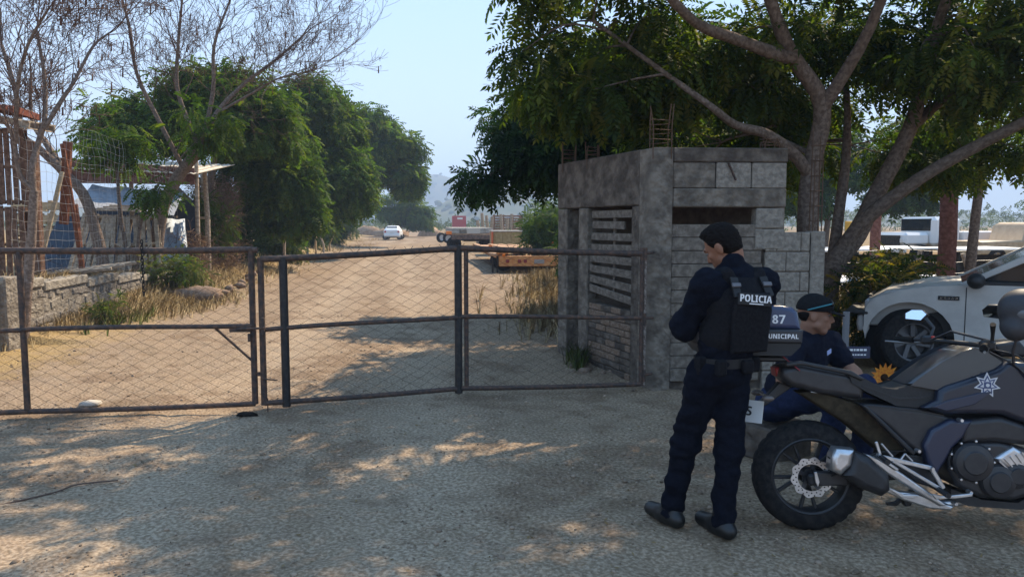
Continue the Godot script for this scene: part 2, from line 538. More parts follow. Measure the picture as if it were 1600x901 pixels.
func setting() -> void:
	# ---- ground: one sheet, fine near the gate and coarse far out
	var xs := []
	var x := -7.6
	while x < 5.6: xs.append(x); x += 0.055
	var st := 0.07
	while x < 900.0: xs.append(x); st *= 1.16; x += st
	x = -7.6; st = 0.07
	while x > -900.0: st *= 1.12 if x > -14.0 else 1.2; x -= st; xs.push_front(x)
	var zs := []
	var z := 1.5
	while z > -15.5: zs.append(z); z -= 0.055
	st = 0.06
	while z > -1600.0: zs.append(z); st *= 1.05; z -= st
	z = 1.5; st = 0.1
	while z < 60.0: st *= 1.4; z += st; zs.push_front(z)
	var m := MB.new()
	var w := xs.size()
	var dust := Color(0.35, 0.262, 0.180); var pale := Color(0.44, 0.345, 0.245); var gravel := Color(0.225, 0.155, 0.102); var straw := Color(0.40, 0.29, 0.14); var soil := Color(0.24, 0.165, 0.10)
	for zz in zs:
		for xx in xs:
			var p := Vector3(xx, gh(xx, zz), zz)
			var d: float = -zz
			var n1 := nz.get_noise_2d(xx * 0.5, zz * 0.5 + 70.0)
			var n2 := nz.get_noise_2d(xx * 2.5 + 20.0, zz * 2.5)
			var co := dust.lerp(pale, clampf(0.4 + n1 * 1.5 + n2 * 0.9, 0, 1))
			var rut := 0.0
			var rx: float = xx + 0.14 * (d - 7.0)
			for r0 in [-2.6, -0.9]: rut += exp(-pow((rx - r0 + 0.12 * n1) / 0.42, 2.0))
			if d > 3.0: co = co.lerp(pale, clampf(rut * 0.7, 0, 0.7)).lerp(soil, clampf((0.35 - rut) * (n2 * 0.9 + 0.1), 0, 0.5))
			# patches of loose darker gravel between the ruts, the same all along the track
			co = co.lerp(gravel, clampf(0.30 - rut * 0.3 + n1 * 1.4 + n2 * 1.1, 0, 0.8))
			var e: float = xx - wall_x(maxf(d, 9.0))
			var road_r := 0.6 - 0.13 * (d - 9.0) + 2.2
			if d > 8.0:
				co = co.lerp(straw, clampf(smoothstep(1.5, 0.3, e) * 0.9 + n2 * 0.5 * smoothstep(2.6, 0.8, e), 0, 1))
				co = co.lerp(soil.lerp(straw, 0.5 + n1), clampf(smoothstep(road_r - 1.0, road_r + 0.8, xx + n2), 0, 1))
			m.col = co
			m.put(p, Vector3.UP)
	for j in zs.size() - 1:
		for i in w - 1:
			var a := j * w + i
			m.ix.append_array([a, a + w, a + 1, a + 1, a + w, a + w + 1])
	for j in range(1, zs.size() - 1):
		for i in range(1, w - 1):
			var a := j * w + i
			m.n[a] = (m.v[a + w] - m.v[a - w]).cross(m.v[a + 1] - m.v[a - 1]).normalized()
			if m.n[a].y < 0: m.n[a] = -m.n[a]
	var gm := vcol("ground", 0.95)
	gm.cull_mode = BaseMaterial3D.CULL_BACK
	gm.albedo_texture = noise_tex(0.05, Color(0.48, 0.45, 0.42), Color(1, 1, 1), 0, 1024, 77)
	gm.normal_enabled = true
	gm.normal_texture = normal_tex(0.22, 0, 5.0)
	gm.normal_scale = 0.2
	gm.uv1_triplanar = true
	gm.uv1_world_triplanar = true
	gm.uv1_scale = Vector3.ONE * 0.55
	obj("ground", m, gm, null, "structure")
	# ---- gravel: loose stones, too many to count
	for kind in 2:
		var pm := MB.new()
		pm.ell(Vector3.ZERO, Vector3(1, 0.6, 0.8), Basis.IDENTITY, 6, 4)
		for k in pm.v.size(): pm.v[k] *= 1.0 + 0.35 * nz.get_noise_3dv(pm.v[k] * 1.7 + Vector3.ONE * kind * 5.0)
		var xf := []; var cl := []
		for k in (18000 if kind == 0 else 5000):
			var d := 1.9 + pow(rng.randf(), 1.4) * (7.5 if kind == 0 else 22.0)
			var px := rf(-1, 1) * (d * 0.72 + 0.4)
			var dens := nz.get_noise_2d(px * 0.5, -d * 0.5 + 70.0)
			if rng.randf() > 0.55 + dens * 1.5 - (0.25 if d > 6.8 and kind == 0 else 0.0): continue
			var s := rf(0.003, 0.010) if kind == 0 else pow(rng.randf(), 3.0) * 0.018 + 0.007
			xf.append(Transform3D(Basis.from_euler(Vector3(rf(-0.4, 0.4), rf(0, TAU), rf(-0.4, 0.4))).scaled(Vector3.ONE * s), Vector3(px, gh(px, -d) + s * 0.15, -d)))
			var g := rf(0.10, 0.27)
			cl.append(Color(g * 1.28, g * 0.95, g * 0.68))
		tag(copies("gravel" if kind == 0 else "loose_stones", pm.mesh(), vcol("stone", 0.9), xf, cl, null, "stuff"), "fine grey gravel strewn over the dirt before the gate" if kind == 0 else "scattered larger stones lying on the dirt track", "gravel" if kind == 0 else "stones")
	# ---- far ridges
	for r in [["hills", 560.0, 0.0, 0], ["hills", 1250.0, 0.0, 1]]:
		var d0: float = r[1]
		var far: int = r[3]
		var hm := MB.new()
		var cols := 150; var rows := 14
		var xw := 900.0 if far == 0 else 1700.0
		for j in rows + 1:
			for i in cols + 1:
				var u := float(i) / cols
				var px := -xw + 2.0 * xw * u
				var t := float(j) / rows
				var peak := 0.0
				if far == 0: peak = 26.0 * exp(-pow((px + 3.0) / 62.0, 2.0)) + 12.0 + 14.0 * nz.get_noise_1d(px * 0.008)
				else: peak = 62.0 * exp(-pow((px + 150.0) / 140.0, 2.0)) + 30.0 * exp(-pow((px - 250.0) / 300.0, 2.0)) + 18.0 + 20.0 * nz.get_noise_1d(px * 0.004 + 30.0)
				var hh := maxf(peak, 2.0) * sin(t * PI * 0.5) * (1.0 + 0.12 * nz.get_noise_2d(px * 0.03, t * 4.0)) - (3.0 if j == 0 else 0.0)
				var g := nz.get_noise_2d(px * 0.05, t * 20.0 + far * 50.0)
				hm.col = Color(0.13, 0.115, 0.06).lerp(Color(0.05, 0.07, 0.03), clampf(0.5 + g, 0, 1))
				hm.put(Vector3(px, hh, -d0 - t * 160.0), Vector3.UP)
		for j in rows:
			for i in cols:
				var a := j * (cols + 1) + i
				hm.ix.append_array([a, a + cols + 1, a + 1, a + 1, a + cols + 1, a + cols + 2])
		for j in range(0, rows):
			for i in range(0, cols):
				var a := j * (cols + 1) + i
				hm.n[a] = (hm.v[a + 1] - hm.v[a]).cross(hm.v[a + cols + 1] - hm.v[a]).normalized()
				if hm.n[a].y < 0: hm.n[a] = -hm.n[a]
		var hills := obj("hills", hm, vcol("hill", 1.0), null, "structure")
		var xf := []; var cl := []
		for k in (1500 if far == 0 else 900):
			var i := rng.randi_range(0, cols - 1); var j := rng.randi_range(1, rows)
			var a: Vector3 = hm.v[j * (cols + 1) + i]
			if absf(a.x) > d0 * 0.45: continue
			var s := rf(1.2, 3.2) * (1.0 if far == 0 else 1.8)
			xf.append(Transform3D(Basis.from_euler(Vector3(0, rf(0, 6), 0)).scaled(Vector3(s, s * 0.8, s)), a + Vector3(rf(-6, 6), 0, rf(-5, 5))))
			var g := rf(0.6, 1.2)
			cl.append(Color(0.05 * g, 0.065 * g, 0.03 * g))
		var bm := MB.new()
		bm.ell(Vector3(0, 0.5, 0), Vector3(1, 1, 1), Basis.IDENTITY, 7, 5)
		for k in bm.v.size(): bm.v[k] *= 1.0 + 0.4 * nz.get_noise_3dv(bm.v[k] * 1.5)
		copies("scrub", bm.mesh(), vcol("stone", 0.9), xf, cl, hills, "stuff")

# ---------------------------------------------------------------- chain-link gate
func chain_link(mb: MB, a: Vector3, b: Vector3, h0: float, h1: float, h0b: float, h1b: float) -> void:
	# diamonds of about 8 cm; every wire is a zigzag from the bottom rail to the top
	var len := Vector2(b.x - a.x, b.z - a.z).length()
	var cells := int(len / 0.078)
	var rows := int((h1 - h0) / 0.041)
	var u := (b - a) / cells
	var nn := Vector3(-u.z, 0, u.x).normalized()
	for k in cells:
		var pts := []
		var sag := 0.010 * nz.get_noise_1d(k * 0.23 + a.x) + rf(-0.003, 0.003)
		for j in rows + 1:
			var t := float(j) / rows
			var f := (k + float((j + k) % 2)) / cells
			var lo := lerpf(h0, h0b, f); var hi := lerpf(h1, h1b, f)
			var bulge := 0.035 * nz.get_noise_2d(f * 9.0 + a.x, t * 4.0)
			pts.append(a.lerp(b, f) + Vector3.UP * (lerpf(lo, hi, t) + sag) + nn * (bulge + (0.002 if (j + k) % 2 == 0 else -0.002)))
		# barbed ends stick up over the rail
		var f2: float = (k + 0.5) / cells
		pts.append(a.lerp(b, f2) + Vector3.UP * (lerpf(h1, h1b, f2) + 0.045) + nn * 0.004)
		mb.tube(pts, [0.0027], 3, false)

func gate_leaf(called: String, label: String, pts: Array, tops: Array, bots: Array, posts: Array) -> Node3D:
	var g := thing(called, label, "gate", pts[0])
	var o: Vector3 = pts[0]
	var rust := M("gate_steel", Color(0.045, 0.034, 0.030), Color(0.12, 0.065, 0.042), 0.75, 0.15, 2.0, 0.4, 0.03)
	var wire := M("gate_wire", Color(0.06, 0.045, 0.035), null, 0.6, 0.5)
	for k in pts.size() - 1:
		var a: Vector3 = pts[k] - o; var b: Vector3 = pts[k + 1] - o
		for r in [[tops, 0.028, "top_rail"], [bots, 0.024, "bottom_rail"]]:
			var mb := MB.new()
			var q := []
			for t in 9: q.append(a.lerp(b, t / 8.0) + Vector3.UP * (lerpf(r[0][k], r[0][k + 1], t / 8.0) - 0.008 * sin(PI * t / 8.0)))
			mb.tube(q, [r[1]], 8)
			obj(r[2], mb, rust, g)
		var mid := MB.new()
		var q2 := []
		for t in 9:
			var f := t / 8.0
			q2.append(a.lerp(b, f) + Vector3.UP * (lerpf((tops[k] + bots[k]) * 0.5, (tops[k + 1] + bots[k + 1]) * 0.5, f) + 0.02 + 0.006 * sin(f * 5.0)) + Vector3(0, 0, 0.012))
		mid.tube(q2, [0.021], 8)
		obj("middle_rail", mid, rust, g)
		var net := MB.new()
		chain_link(net, a, b, bots[k], tops[k], bots[k + 1], tops[k + 1])
		obj("chain_link_mesh", net, wire, g, "stuff")
	for p in posts:
		var mb := MB.new()
		var c: Vector3 = p[0] - o
		mb.tube([c + Vector3.UP * p[1], c + Vector3.UP * (p[1] + p[2]) * 0.5, c + Vector3.UP * p[2]], [p[3]], 10)
		obj("upright", mb, p[4] if p.size() > 4 else rust, g)
	return g

func gate() -> void:
	var rust: Material
	var L0 := Vector3(-6.6, 0, -5.95); var L1 := Vector3(-4.13, 0, -6.32); var L2 := Vector3(-2.27, 0, -6.56)
	var g := gate_leaf("gate_leaf", "rusty chain-link gate leaf with a hanging black chain, before the low wall", [L0, L1, L2], [1.42, 1.43, 1.43], [0.06, 0.06, 0.07],
		[[L1, 0.06, 1.43, 0.026], [L2, 0.07, 1.44, 0.027], [L0, 0.0, 1.5, 0.03]])
	rust = M("gate_steel")
	var br := MB.new()
	br.tube([L2 - L0 + Vector3(-0.36, 0.77, 0.0), L2 - L0 + Vector3(0, 0.44, 0)], [0.012], 6)
	obj("brace", br, rust, g)
	var bolt := MB.new()
	bolt.box(L2 - L0 + Vector3(-0.10, 0.735, 0.035), Vector3(0.19, 0.045, 0.02), Basis.IDENTITY, 0.004)
	bolt.tube([L2 - L0 + Vector3(-0.12, 0.74, 0.05), L2 - L0 + Vector3(0.12, 0.75, 0.05)], [0.010], 6)
	bolt.tube([L2 - L0 + Vector3(-0.02, 0.70, 0.045), L2 - L0 + Vector3(-0.02, 0.63, 0.045)], [0.014], 6)
	obj("latch_bolt", bolt, rust, g)
	var stub := MB.new()
	stub.tube([L2 - L0 + Vector3(-0.02, 1.425, 0), L2 - L0 + Vector3(0.055, 1.425, -0.005)], [0.027], 8)
	obj("rail_stub", stub, rust, g)
	# chain that hangs from the top rail
	var ch := MB.new()
	var c0 := L1.lerp(L2, 0.53) + Vector3(0, 1.50, 0.035)
	for k in 18:
		var pts := []
		var ce := c0 + Vector3(0.004 * sin(k * 2.0), -k * 0.026, 0)
		for j in 9:
			var t := TAU * j / 8.0
			var o := Vector3(cos(t) * 0.011, sin(t) * 0.019, 0)
			if k % 2: o = Vector3(0, o.y, o.x)
			pts.append(ce + o)
		ch.tube(pts, [0.0042], 5, false)
	tag(obj("chain", ch, M("black_iron", Color(0.012, 0.012, 0.013), null, 0.5, 0.6)), "short black link chain hanging over the top rail of the gate", "chain")
	# the other leaf, in two panels
	var R0 := Vector3(-2.19, 0, -6.56); var R1 := Vector3(-0.49, 0, -7.12); var R2 := Vector3(1.27, 0, -7.36)
	var dark := M("gate_dark_paint", Color(0.012, 0.012, 0.013), Color(0.035, 0.028, 0.024), 0.6, 0.1, 3.0)
	var light := M("gate_worn_paint", Color(0.28, 0.25, 0.22), Color(0.09, 0.06, 0.045), 0.7, 0.1, 5.0, 0.3)
	var h := gate_leaf("gate_leaf", "rusty chain-link gate leaf in two panels, hinged at the concrete booth", [R0, R1, R2], [1.345, 1.425, 1.365], [0.075, 0.085, 0.075],
		[[R0, 0.06, 1.36, 0.027], [R0.lerp(R1, 0.105), 0.03, 1.36, 0.036, dark], [R1 + Vector3(-0.02, 0, 0), 0.04, 1.45, 0.037, dark], [R1 + Vector3(0.055, 0, -0.01), 0.07, 1.43, 0.022], [R2, 0.06, 1.42, 0.020], [R2 + Vector3(0.035, 0, -0.01), 0.05, 1.36, 0.017, light]])
	var lk := MB.new()
	lk.box(R0 - R0 + Vector3(0.015, 0.76, 0.035), Vector3(0.035, 0.16, 0.025), Basis.IDENTITY, 0.004)
	obj("hasp", lk, rust, h)
	plain_box("keeper", Vector3(-0.04, 0.335, 0.0), Vector3(0.07, 0.035, 0.02), rust, h, 0.003)
	var hook := MB.new()
	hook.tube([Vector3(0, 0.30, 0.03), Vector3(0.13, 0.29, 0.05)], [0.007], 5)
	obj("hook", hook, rust, h)
	var rod := MB.new()
	rod.tube([Vector3(0.03, 0.12, 0.0), Vector3(0.03, -0.01, 0.0)], [0.006], 5)
	obj("ground_rod", rod, rust, h)
	for y in [1.36, 0.72, 0.16]:
		var hg := MB.new()
		hg.tube([R2 - R0 + Vector3(0, y, 0), R2 - R0 + Vector3(0.12, y + 0.015, -0.03)], [0.015], 6)
		hg.tube([R2 - R0 + Vector3(0.03, y - 0.06, -0.005), R2 - R0 + Vector3(0.03, y + 0.06, -0.005)], [0.022], 8)
		obj("hinge", hg, rust, h)

# ---------------------------------------------------------------- guard booth of concrete, with boarded openings
func booth() -> void:
	var C := Vector3(1.40, 0, -7.42)
	var b := thing("guard_booth", "weathered concrete guard booth with boarded window openings and rebar stubs on top", "booth", C)
	var uL := Vector3(-0.352, 0, -0.936); var nL := Vector3(-0.936, 0, 0.352)
	var uR := Vector3(0.9972, 0, -0.075); var nR := Vector3(0.075, 0, 0.9972)
	var BL := Basis(uL, Vector3.UP, nL); var BR := Basis(uR, Vector3.UP, nR)
	var conc := M("booth_concrete", Color(0.11, 0.092, 0.075), Color(0.225, 0.19, 0.152), 0.95, 0.0, 0.6, 0.8, 0.03)
	var dark := M("booth_stained", Color(0.075, 0.061, 0.050), Color(0.165, 0.135, 0.108), 0.95, 0.0, 0.7, 0.7, 0.02)
	var pale := M("block_grey", Color(0.19, 0.166, 0.138), Color(0.29, 0.255, 0.212), 0.95, 0.0, 1.5, 0.8, 0.03)
	var brick := M("old_brick", Color(0.17, 0.115, 0.08), Color(0.25, 0.19, 0.145), 0.95, 0.0, 3.0, 0.8, 0.03)
	var wood := M("grey_board", Color(0.12, 0.10, 0.082), Color(0.21, 0.178, 0.145), 0.9, 0.0, 2.0, 0.5)
	# part: a box placed by along / up / out coordinates of one face
	var pc := func(called: String, B: Basis, u0: float, u1: float, y0: float, y1: float, t0: float, t1: float, mt: Material, bev := 0.012, par: Node = b) -> MeshInstance3D:
		var mb := MB.new()
		mb.box(B * Vector3((u0 + u1) * 0.5, (y0 + y1) * 0.5, (t0 + t1) * 0.5), Vector3(u1 - u0, y1 - y0, t1 - t0), B, bev)
		return obj(called, mb, mt, par)
	# corner column, slightly proud
	var mb := MB.new()
	var cp := [Vector2(0.0, 0.004), Vector2(0.17, -0.008), Vector2(0.17, -0.2), Vector2(0.05, -0.34), Vector2(-0.106, -0.282)]
	mb.prism(cp.map(func(q): return Vector2(q.x, -q.y)), -0.1, 2.395, 0.012, Transform3D(Basis(Vector3.RIGHT, Vector3.FORWARD, Vector3.UP), Vector3.ZERO))
	obj("corner_column", mb, conc, b)
	# left face
	pc.call("lintel", BL, 0.30, 2.335, 1.84, 2.40, -0.17, 0.0, dark)
	pc.call("end_column", BL, 2.06, 2.33, -0.1, 1.835, -0.2, -0.003, conc)
	pc.call("pier", BL, 1.46, 1.70, -0.1, 1.835, -0.18, 0.012, conc)
	pc.call("jamb", BL, 0.305, 0.47, -0.1, 1.835, -0.16, -0.004, dark)
	# low brick wall under the window, brick by brick, with rests of plaster
	var core := pc.call("sill_wall", BL, 0.475, 1.455, -0.1, 0.74, -0.15, -0.03, dark, 0.0)
	for r in 10:
		var y := 0.0 + r * 0.075
		var u := 0.478 + (0.0 if r % 2 else -0.11)
		while u < 1.45:
			var a := maxf(u, 0.478); var e := minf(u + 0.215, 1.452)
			var pl := nz.get_noise_2d(u * 2.0, y * 3.0 + 8.0) > 0.02
			if e - a > 0.05: pc.call("brick", BL, a, e, y, y + 0.065, -0.045, -0.008 + rf(-0.006, 0.004), dark if pl else brick, 0.006, core)
			u += 0.225
	# boards nailed across the window, some slipped
	var ys := [1.76, 1.64, 1.51, 1.385, 1.255, 1.13, 1.0, 0.88]
	for k in ys.size():
		var tilt: float = [0.0, 0.01, 0.0, -0.01, 0.0, 0.02, 0.05, 0.075][k]
		var q := MB.new()
		q.box(BL * Vector3(0.955 if k != 1 else 1.05, ys[k], -0.05 + 0.004 * k), Vector3(0.99 if k != 1 else 0.75, 0.082, 0.02), BL * Basis.from_euler(Vector3(0, 0, tilt)), 0.003)
		obj("board", q, wood, b)
	pc.call("batten", BL, 0.93, 0.975, 0.85, 1.80, -0.095, -0.066, wood, 0.003)
	# right face
	pc.call("lintel", BR, 0.175, 1.325, 1.815, 2.0, -0.16, 0.0, conc)
	pc.call("top_beam", BR, 0.175, 1.33, 2.255, 2.395, -0.17, 0.006, dark)
	for k in 3:
		pc.call("block", BR, (0.25 if k else 0.175) + k * 0.36, 0.60 + k * 0.36, 2.004, 2.251, -0.15, -0.004 - 0.006 * float(k == 0), [conc, pale, pale][k], 0.008)
	var y := 1.40
	for k in 2:
		pc.call("block", BR, 1.02 + 0.004 * k, 1.322 - 0.012 * k, y, y + 0.2, -0.15, -0.004, pale, 0.01)
		y += 0.207
	pc.call("wall", BR, 0.175, 1.32, -0.1, 1.395, -0.15, -0.06, dark, 0.0)
	for k in 12:
		var yy := 1.585 - k * 0.131
		pc.call("plank", BR, 0.178, 1.10 - 0.006 * (k % 3), yy - 0.062, yy + 0.062, -0.055, -0.018 + 0.006 * (k % 2), wood, 0.004)
	# steel strap on the block above the opening
	var strap := MB.new()
	strap.bar(BR * Vector3(0.72, 2.25, 0.012), BR * Vector3(0.80, 2.08, 0.012), 0.012, 0.03, nR)
	obj("steel_strap", strap, M("gate_steel"), b)
	# back walls and slab
	var D := BL * Vector3(2.33, 0, 0); var E := BR * Vector3(1.33, 0, 0)
	var inner := M("booth_inside", Color(0.16, 0.125, 0.095), Color(0.24, 0.19, 0.15), 0.95, 0.0, 1.0)
	var F := D + E
	for s in [[E - nR * 0.16, F - uR * 0.02], [D + uR * 0.2, F - uR * 0.1]]:
		var q := MB.new()
		q.bar(s[0] + Vector3.UP * 1.1, s[1] + Vector3.UP * 1.1, 0.12, 2.3)
		obj("wall", q, inner, b)
	var slab := MB.new()
	slab.prism([Vector2(0.1, 0.12), Vector2(E.x - 0.05, -E.z + 0.08), Vector2(F.x - 0.1, -F.z - 0.1), Vector2(D.x + 0.12, -D.z - 0.05)], 2.15, 2.25, 0.0, Transform3D(Basis(Vector3.RIGHT, Vector3.FORWARD, Vector3.UP), Vector3.ZERO))
	obj("roof_slab", slab, conc, b)
	# rebar stubs with tie rings
	var rb := M("rebar", Color(0.12, 0.075, 0.05), null, 0.85, 0.2)
	for s in [[Vector3(0.06, 2.38, -0.08), 0.42, 0.09], [BL * Vector3(2.2, 2.39, -0.09), 0.24, 0.08], [BL * Vector3(1.55, 2.39, -0.09), 0.20, 0.07], [BR * Vector3(1.18, 2.38, -0.1), 0.13, 0.07]]:
		var tips := []
		for k in 4:
			var o: Vector3 = Vector3([-1, 1, 1, -1][k], 0, [-1, -1, 1, 1][k]) * s[2]
			var q := MB.new()
			q.tube([s[0] + o - Vector3.UP * 0.1, s[0] + o + Vector3.UP * s[1] * 0.5, s[0] + o + Vector3(rf(-0.03, 0.03), s[1] * rf(0.8, 1.1), rf(-0.03, 0.03))], [0.006], 5)
			obj("rebar_stub", q, rb, b)
		for j in 3:
			var q := MB.new()
			var yy: float = s[1] * (0.15 + 0.22 * j)
			var ring := []
			for k in 5: ring.append(s[0] + Vector3([-1, 1, 1, -1, -1][k], 0, [-1, -1, 1, 1, -1][k]) * (s[2] + 0.006) + Vector3(0, yy + 0.01 * k, 0))
			q.tube(ring, [0.004], 4)
			obj("tie_ring", q, rb, b)
	# ---- low block wall that goes on from the booth
	var w := thing("block_wall", "low unplastered grey concrete block wall beside the booth", "wall", C + BR * Vector3(1.125, 0, 0))
	for r in 8:
		var yy := -0.02 + r * 0.2
		var u := 0.0
		for k in 3:
			var wd: float = [[0.22, 0.245, 0.0], [0.12, 0.25, 0.095]][r % 2][k]
			if wd > 0.03:
				var q := MB.new()
				var ox: float = 0.0 if r > 6 else 0.0
				q.box(BR * Vector3(u + wd * 0.5 + ox, yy + 0.095, -0.085 + rf(-0.004, 0.004)), Vector3(wd - 0.008, 0.19, 0.15), BR, 0.008)
				obj("block", q, pale, w)
			u += wd
	var jm := MB.new()
	jm.box(BR * Vector3(0.232, 0.78, -0.085), Vector3(0.45, 1.55, 0.13), BR)
	obj("mortar", jm, dark, w)
	var colm := MB.new()
	colm.box(BR * Vector3(0.545, 0.78, -0.085), Vector3(0.145, 1.6, 0.165), BR, 0.012)
	obj("end_column", colm, pale, w)
	for k in 4:
		var o := Vector3([-0.045, 0.045, 0.045, -0.045][k], 0, [-0.045, -0.045, 0.045, 0.045][k])
		var q := MB.new()
		q.tube([BR * Vector3(0.545, 1.5, -0.085) + o, BR * Vector3(0.545, 2.2, -0.085) + o * 0.9, BR * Vector3(0.545, 2.62 - 0.1 * k, -0.085) + o * 0.8], [0.006], 5)
		obj("rebar_stub", q, rb, w)
	for j in 6:
		var q := MB.new()
		var ring := []
		for k in 5: ring.append(BR * Vector3(0.545, 1.68 + 0.15 * j, -0.085) + Vector3([-1, 1, 1, -1, -1][k], 0, [-1, -1, 1, 1, -1][k]) * 0.05)
		q.tube(ring, [0.004], 4)
		obj("tie_ring", q, rb, w)

# ---------------------------------------------------------------- trees
func bark() -> Material: return M("bark", Color(0.11, 0.082, 0.065), Color(0.21, 0.165, 0.135), 0.95, 0.0, 2.0, 1.0, 0.03)
func smooth_line(p: Array, sub := 4) -> Array:
	var q := []
	var m := p.size()
	for k in m - 1:
		var a: Vector3 = p[maxi(k - 1, 0)]; var b: Vector3 = p[k]; var c: Vector3 = p[k + 1]; var d: Vector3 = p[mini(k + 2, m - 1)]
		for t in sub: q.append(b.cubic_interpolate(c, a, d, float(t) / sub))
	q.append(p[m - 1])
	return q
func limb(mb: MB, p: Array, r0: float, r1: float, sides := 8) -> Array:
	var q := smooth_line(p)
	var r := []
	for k in q.size():
		var t := float(k) / (q.size() - 1)
		r.append(lerpf(r0, r1, t) * (1.0 + 0.10 * nz.get_noise_3dv(q[k] * 3.0)))
	mb.tube(q, r, sides)
	return q
# spots for leaf clumps inside lobes [centre, radii, how many]
func clumps(lobes: Array) -> Array:
	var o := []
	for l in lobes:
		for k in l[2]:
			var d := rv().normalized() * pow(rng.randf(), 0.42)
			if d.y < -0.55: d.y *= 0.6
			o.append(l[0] + d * l[1])
	return o
# one tree: hand-laid limbs, side branches that reach for every clump, leaves round the clumps
func tree(called: String, label: String, at: Vector3, limbs: Array, lobes: Array, per: int, clump_r: float, leaf_s: float, greens: Array, far := false, group := "") -> Node3D:
	var t := thing(called, label, "tree", at, 0.0, group)
	var wood := MB.new()
	var nodes := []
	for l in limbs:
		var q := limb(wood, l[0].map(func(p): return p - at), l[1], l[2], 10 if not far else 7)
		for k in range(q.size() / 4, q.size()): nodes.append([q[k], lerpf(l[1], l[2], float(k) / q.size())])
	obj("trunk", wood, bark(), t)
	var twigs := MB.new()
	var cl := clumps(lobes)
	var xf := []; var co := []
	for c in cl:
		var p: Vector3 = c - at
		var best := 1e9; var src: Array = nodes[0]
		for e in nodes:
			var dv: Vector3 = p - e[0]
			var s := dv.length() + (0.8 if dv.y < -0.3 else 0.0)
			if s < best: best = s; src = e
		var a: Vector3 = src[0]
		var m := a.lerp(p, 0.5) + Vector3.UP * best * 0.12 + rv(0.1) * best
		var r: float = minf(src[1] * 0.6, 0.012 + best * 0.014)
		limb(twigs, [a, m, p], r, 0.006, 5)
		if rng.randf() < 0.35: nodes.append([m, r * 0.7])
		var tone := rf(0.65, 1.25)
		for k in per:
			var d := (rv().normalized() * Vector3(1.0, 0.7, 1.0)) * pow(rng.randf(), 0.5)
			var ps := p + d * clump_r
			var ax := (d + Vector3(0, -0.35, 0) + rv(0.5)).normalized()
			var up := (Vector3.UP + rv(0.5)).normalized()
			var zz := ax.cross(up).normalized()
			var sc := leaf_s * rf(0.7, 1.25)
			xf.append(Transform3D(Basis(ax, zz.cross(ax), zz).scaled(Vector3.ONE * sc), ps))
			var g: Color = greens[rng.randi() % greens.size()]
			var v := tone * rf(0.8, 1.2)
			co.append(Color(g.r * v, g.g * v, g.b * v))
	obj("branches", twigs, bark(), t, "stuff")
	copies("crown", sprig_far if far else sprig, vcol("leaf", 0.68, Color(0.80, 1.0, 0.22)), xf, co, t, "stuff")
	return t
func twig_out(mb: MB, pods: MB, p: Vector3, d: Vector3, len: float, r: float, depth: int) -> void:
	var q := [p]
	var seg := 4
	var dd := d
	for k in seg:
		dd = (dd + rv(0.22) + Vector3.UP * 0.05).normalized()
		q.append(q[-1] + dd * len / seg)
	var r1 := maxf(r * 0.5, 0.0035)
	mb.tube(q, [r, lerpf(r, r1, 0.25), lerpf(r, r1, 0.5), lerpf(r, r1, 0.75), r1], 5 if r > 0.015 else 3, false)
	if depth == 0:
		if rng.randf() < 0.10:
			var e: Vector3 = q[-1]
			var w := Vector3(rf(-1, 1), 0, rf(-1, 1)).normalized() * 0.009
			var l := rf(0.08, 0.16)
			pods.quad(e - w, e + w, e + w - Vector3(0, l, 0), e - w - Vector3(0.01, l, 0), Vector3(0, 0, 1))
		return
	var kids := 3 if depth > 1 else 4
	for k in kids:
		var at: Vector3 = q[clampi(1 + k + (1 if depth > 1 else 0), 1, seg)]
		var nd := (dd + rv(0.85)).normalized()
		nd.y = nd.y * 0.8 + 0.08
		twig_out(mb, pods, at, nd.normalized(), len * rf(0.55, 0.8), r1 * 0.95, depth - 1)
func bare_tree(label: String, at: Vector3, limbs: Array, dens: int, depth: int, len: float) -> Node3D:
	var t := thing("bare_tree", label, "tree", at)
	var wood := MB.new(); var tw := MB.new(); var pods := MB.new()
	for l in limbs:
		var q := limb(wood, l[0].map(func(p): return p - at), l[1], l[2], 9)
		if l.size() > 3: continue
		for k in range(q.size() / 3, q.size(), maxi(1, 5 - dens)):
			var d := (q[k] - q[maxi(k - 1, 0)] as Vector3).normalized()
			for j in 2: twig_out(tw, pods, q[k], (d + rv(0.9) + Vector3.UP * 0.15).normalized(), len * rf(0.6, 1.1), maxf(l[2] * 0.5, 0.008), depth)
		twig_out(tw, pods, q[-1], (q[-1] - q[-2] as Vector3).normalized(), len * 1.2, l[2] * 0.8, depth)
	obj("trunk", wood, M("bare_bark", Color(0.13, 0.095, 0.075), Color(0.24, 0.185, 0.15), 0.95, 0.0, 2.0, 0.8, 0.03), t)
	obj("twigs", tw, M("twig_bark", Color(0.12, 0.08, 0.065), null, 0.9), t)
	if pods.v.size(): obj("seed_pods", pods, M("pod", Color(0.11, 0.055, 0.035), null, 0.8), t, "stuff")
	return t

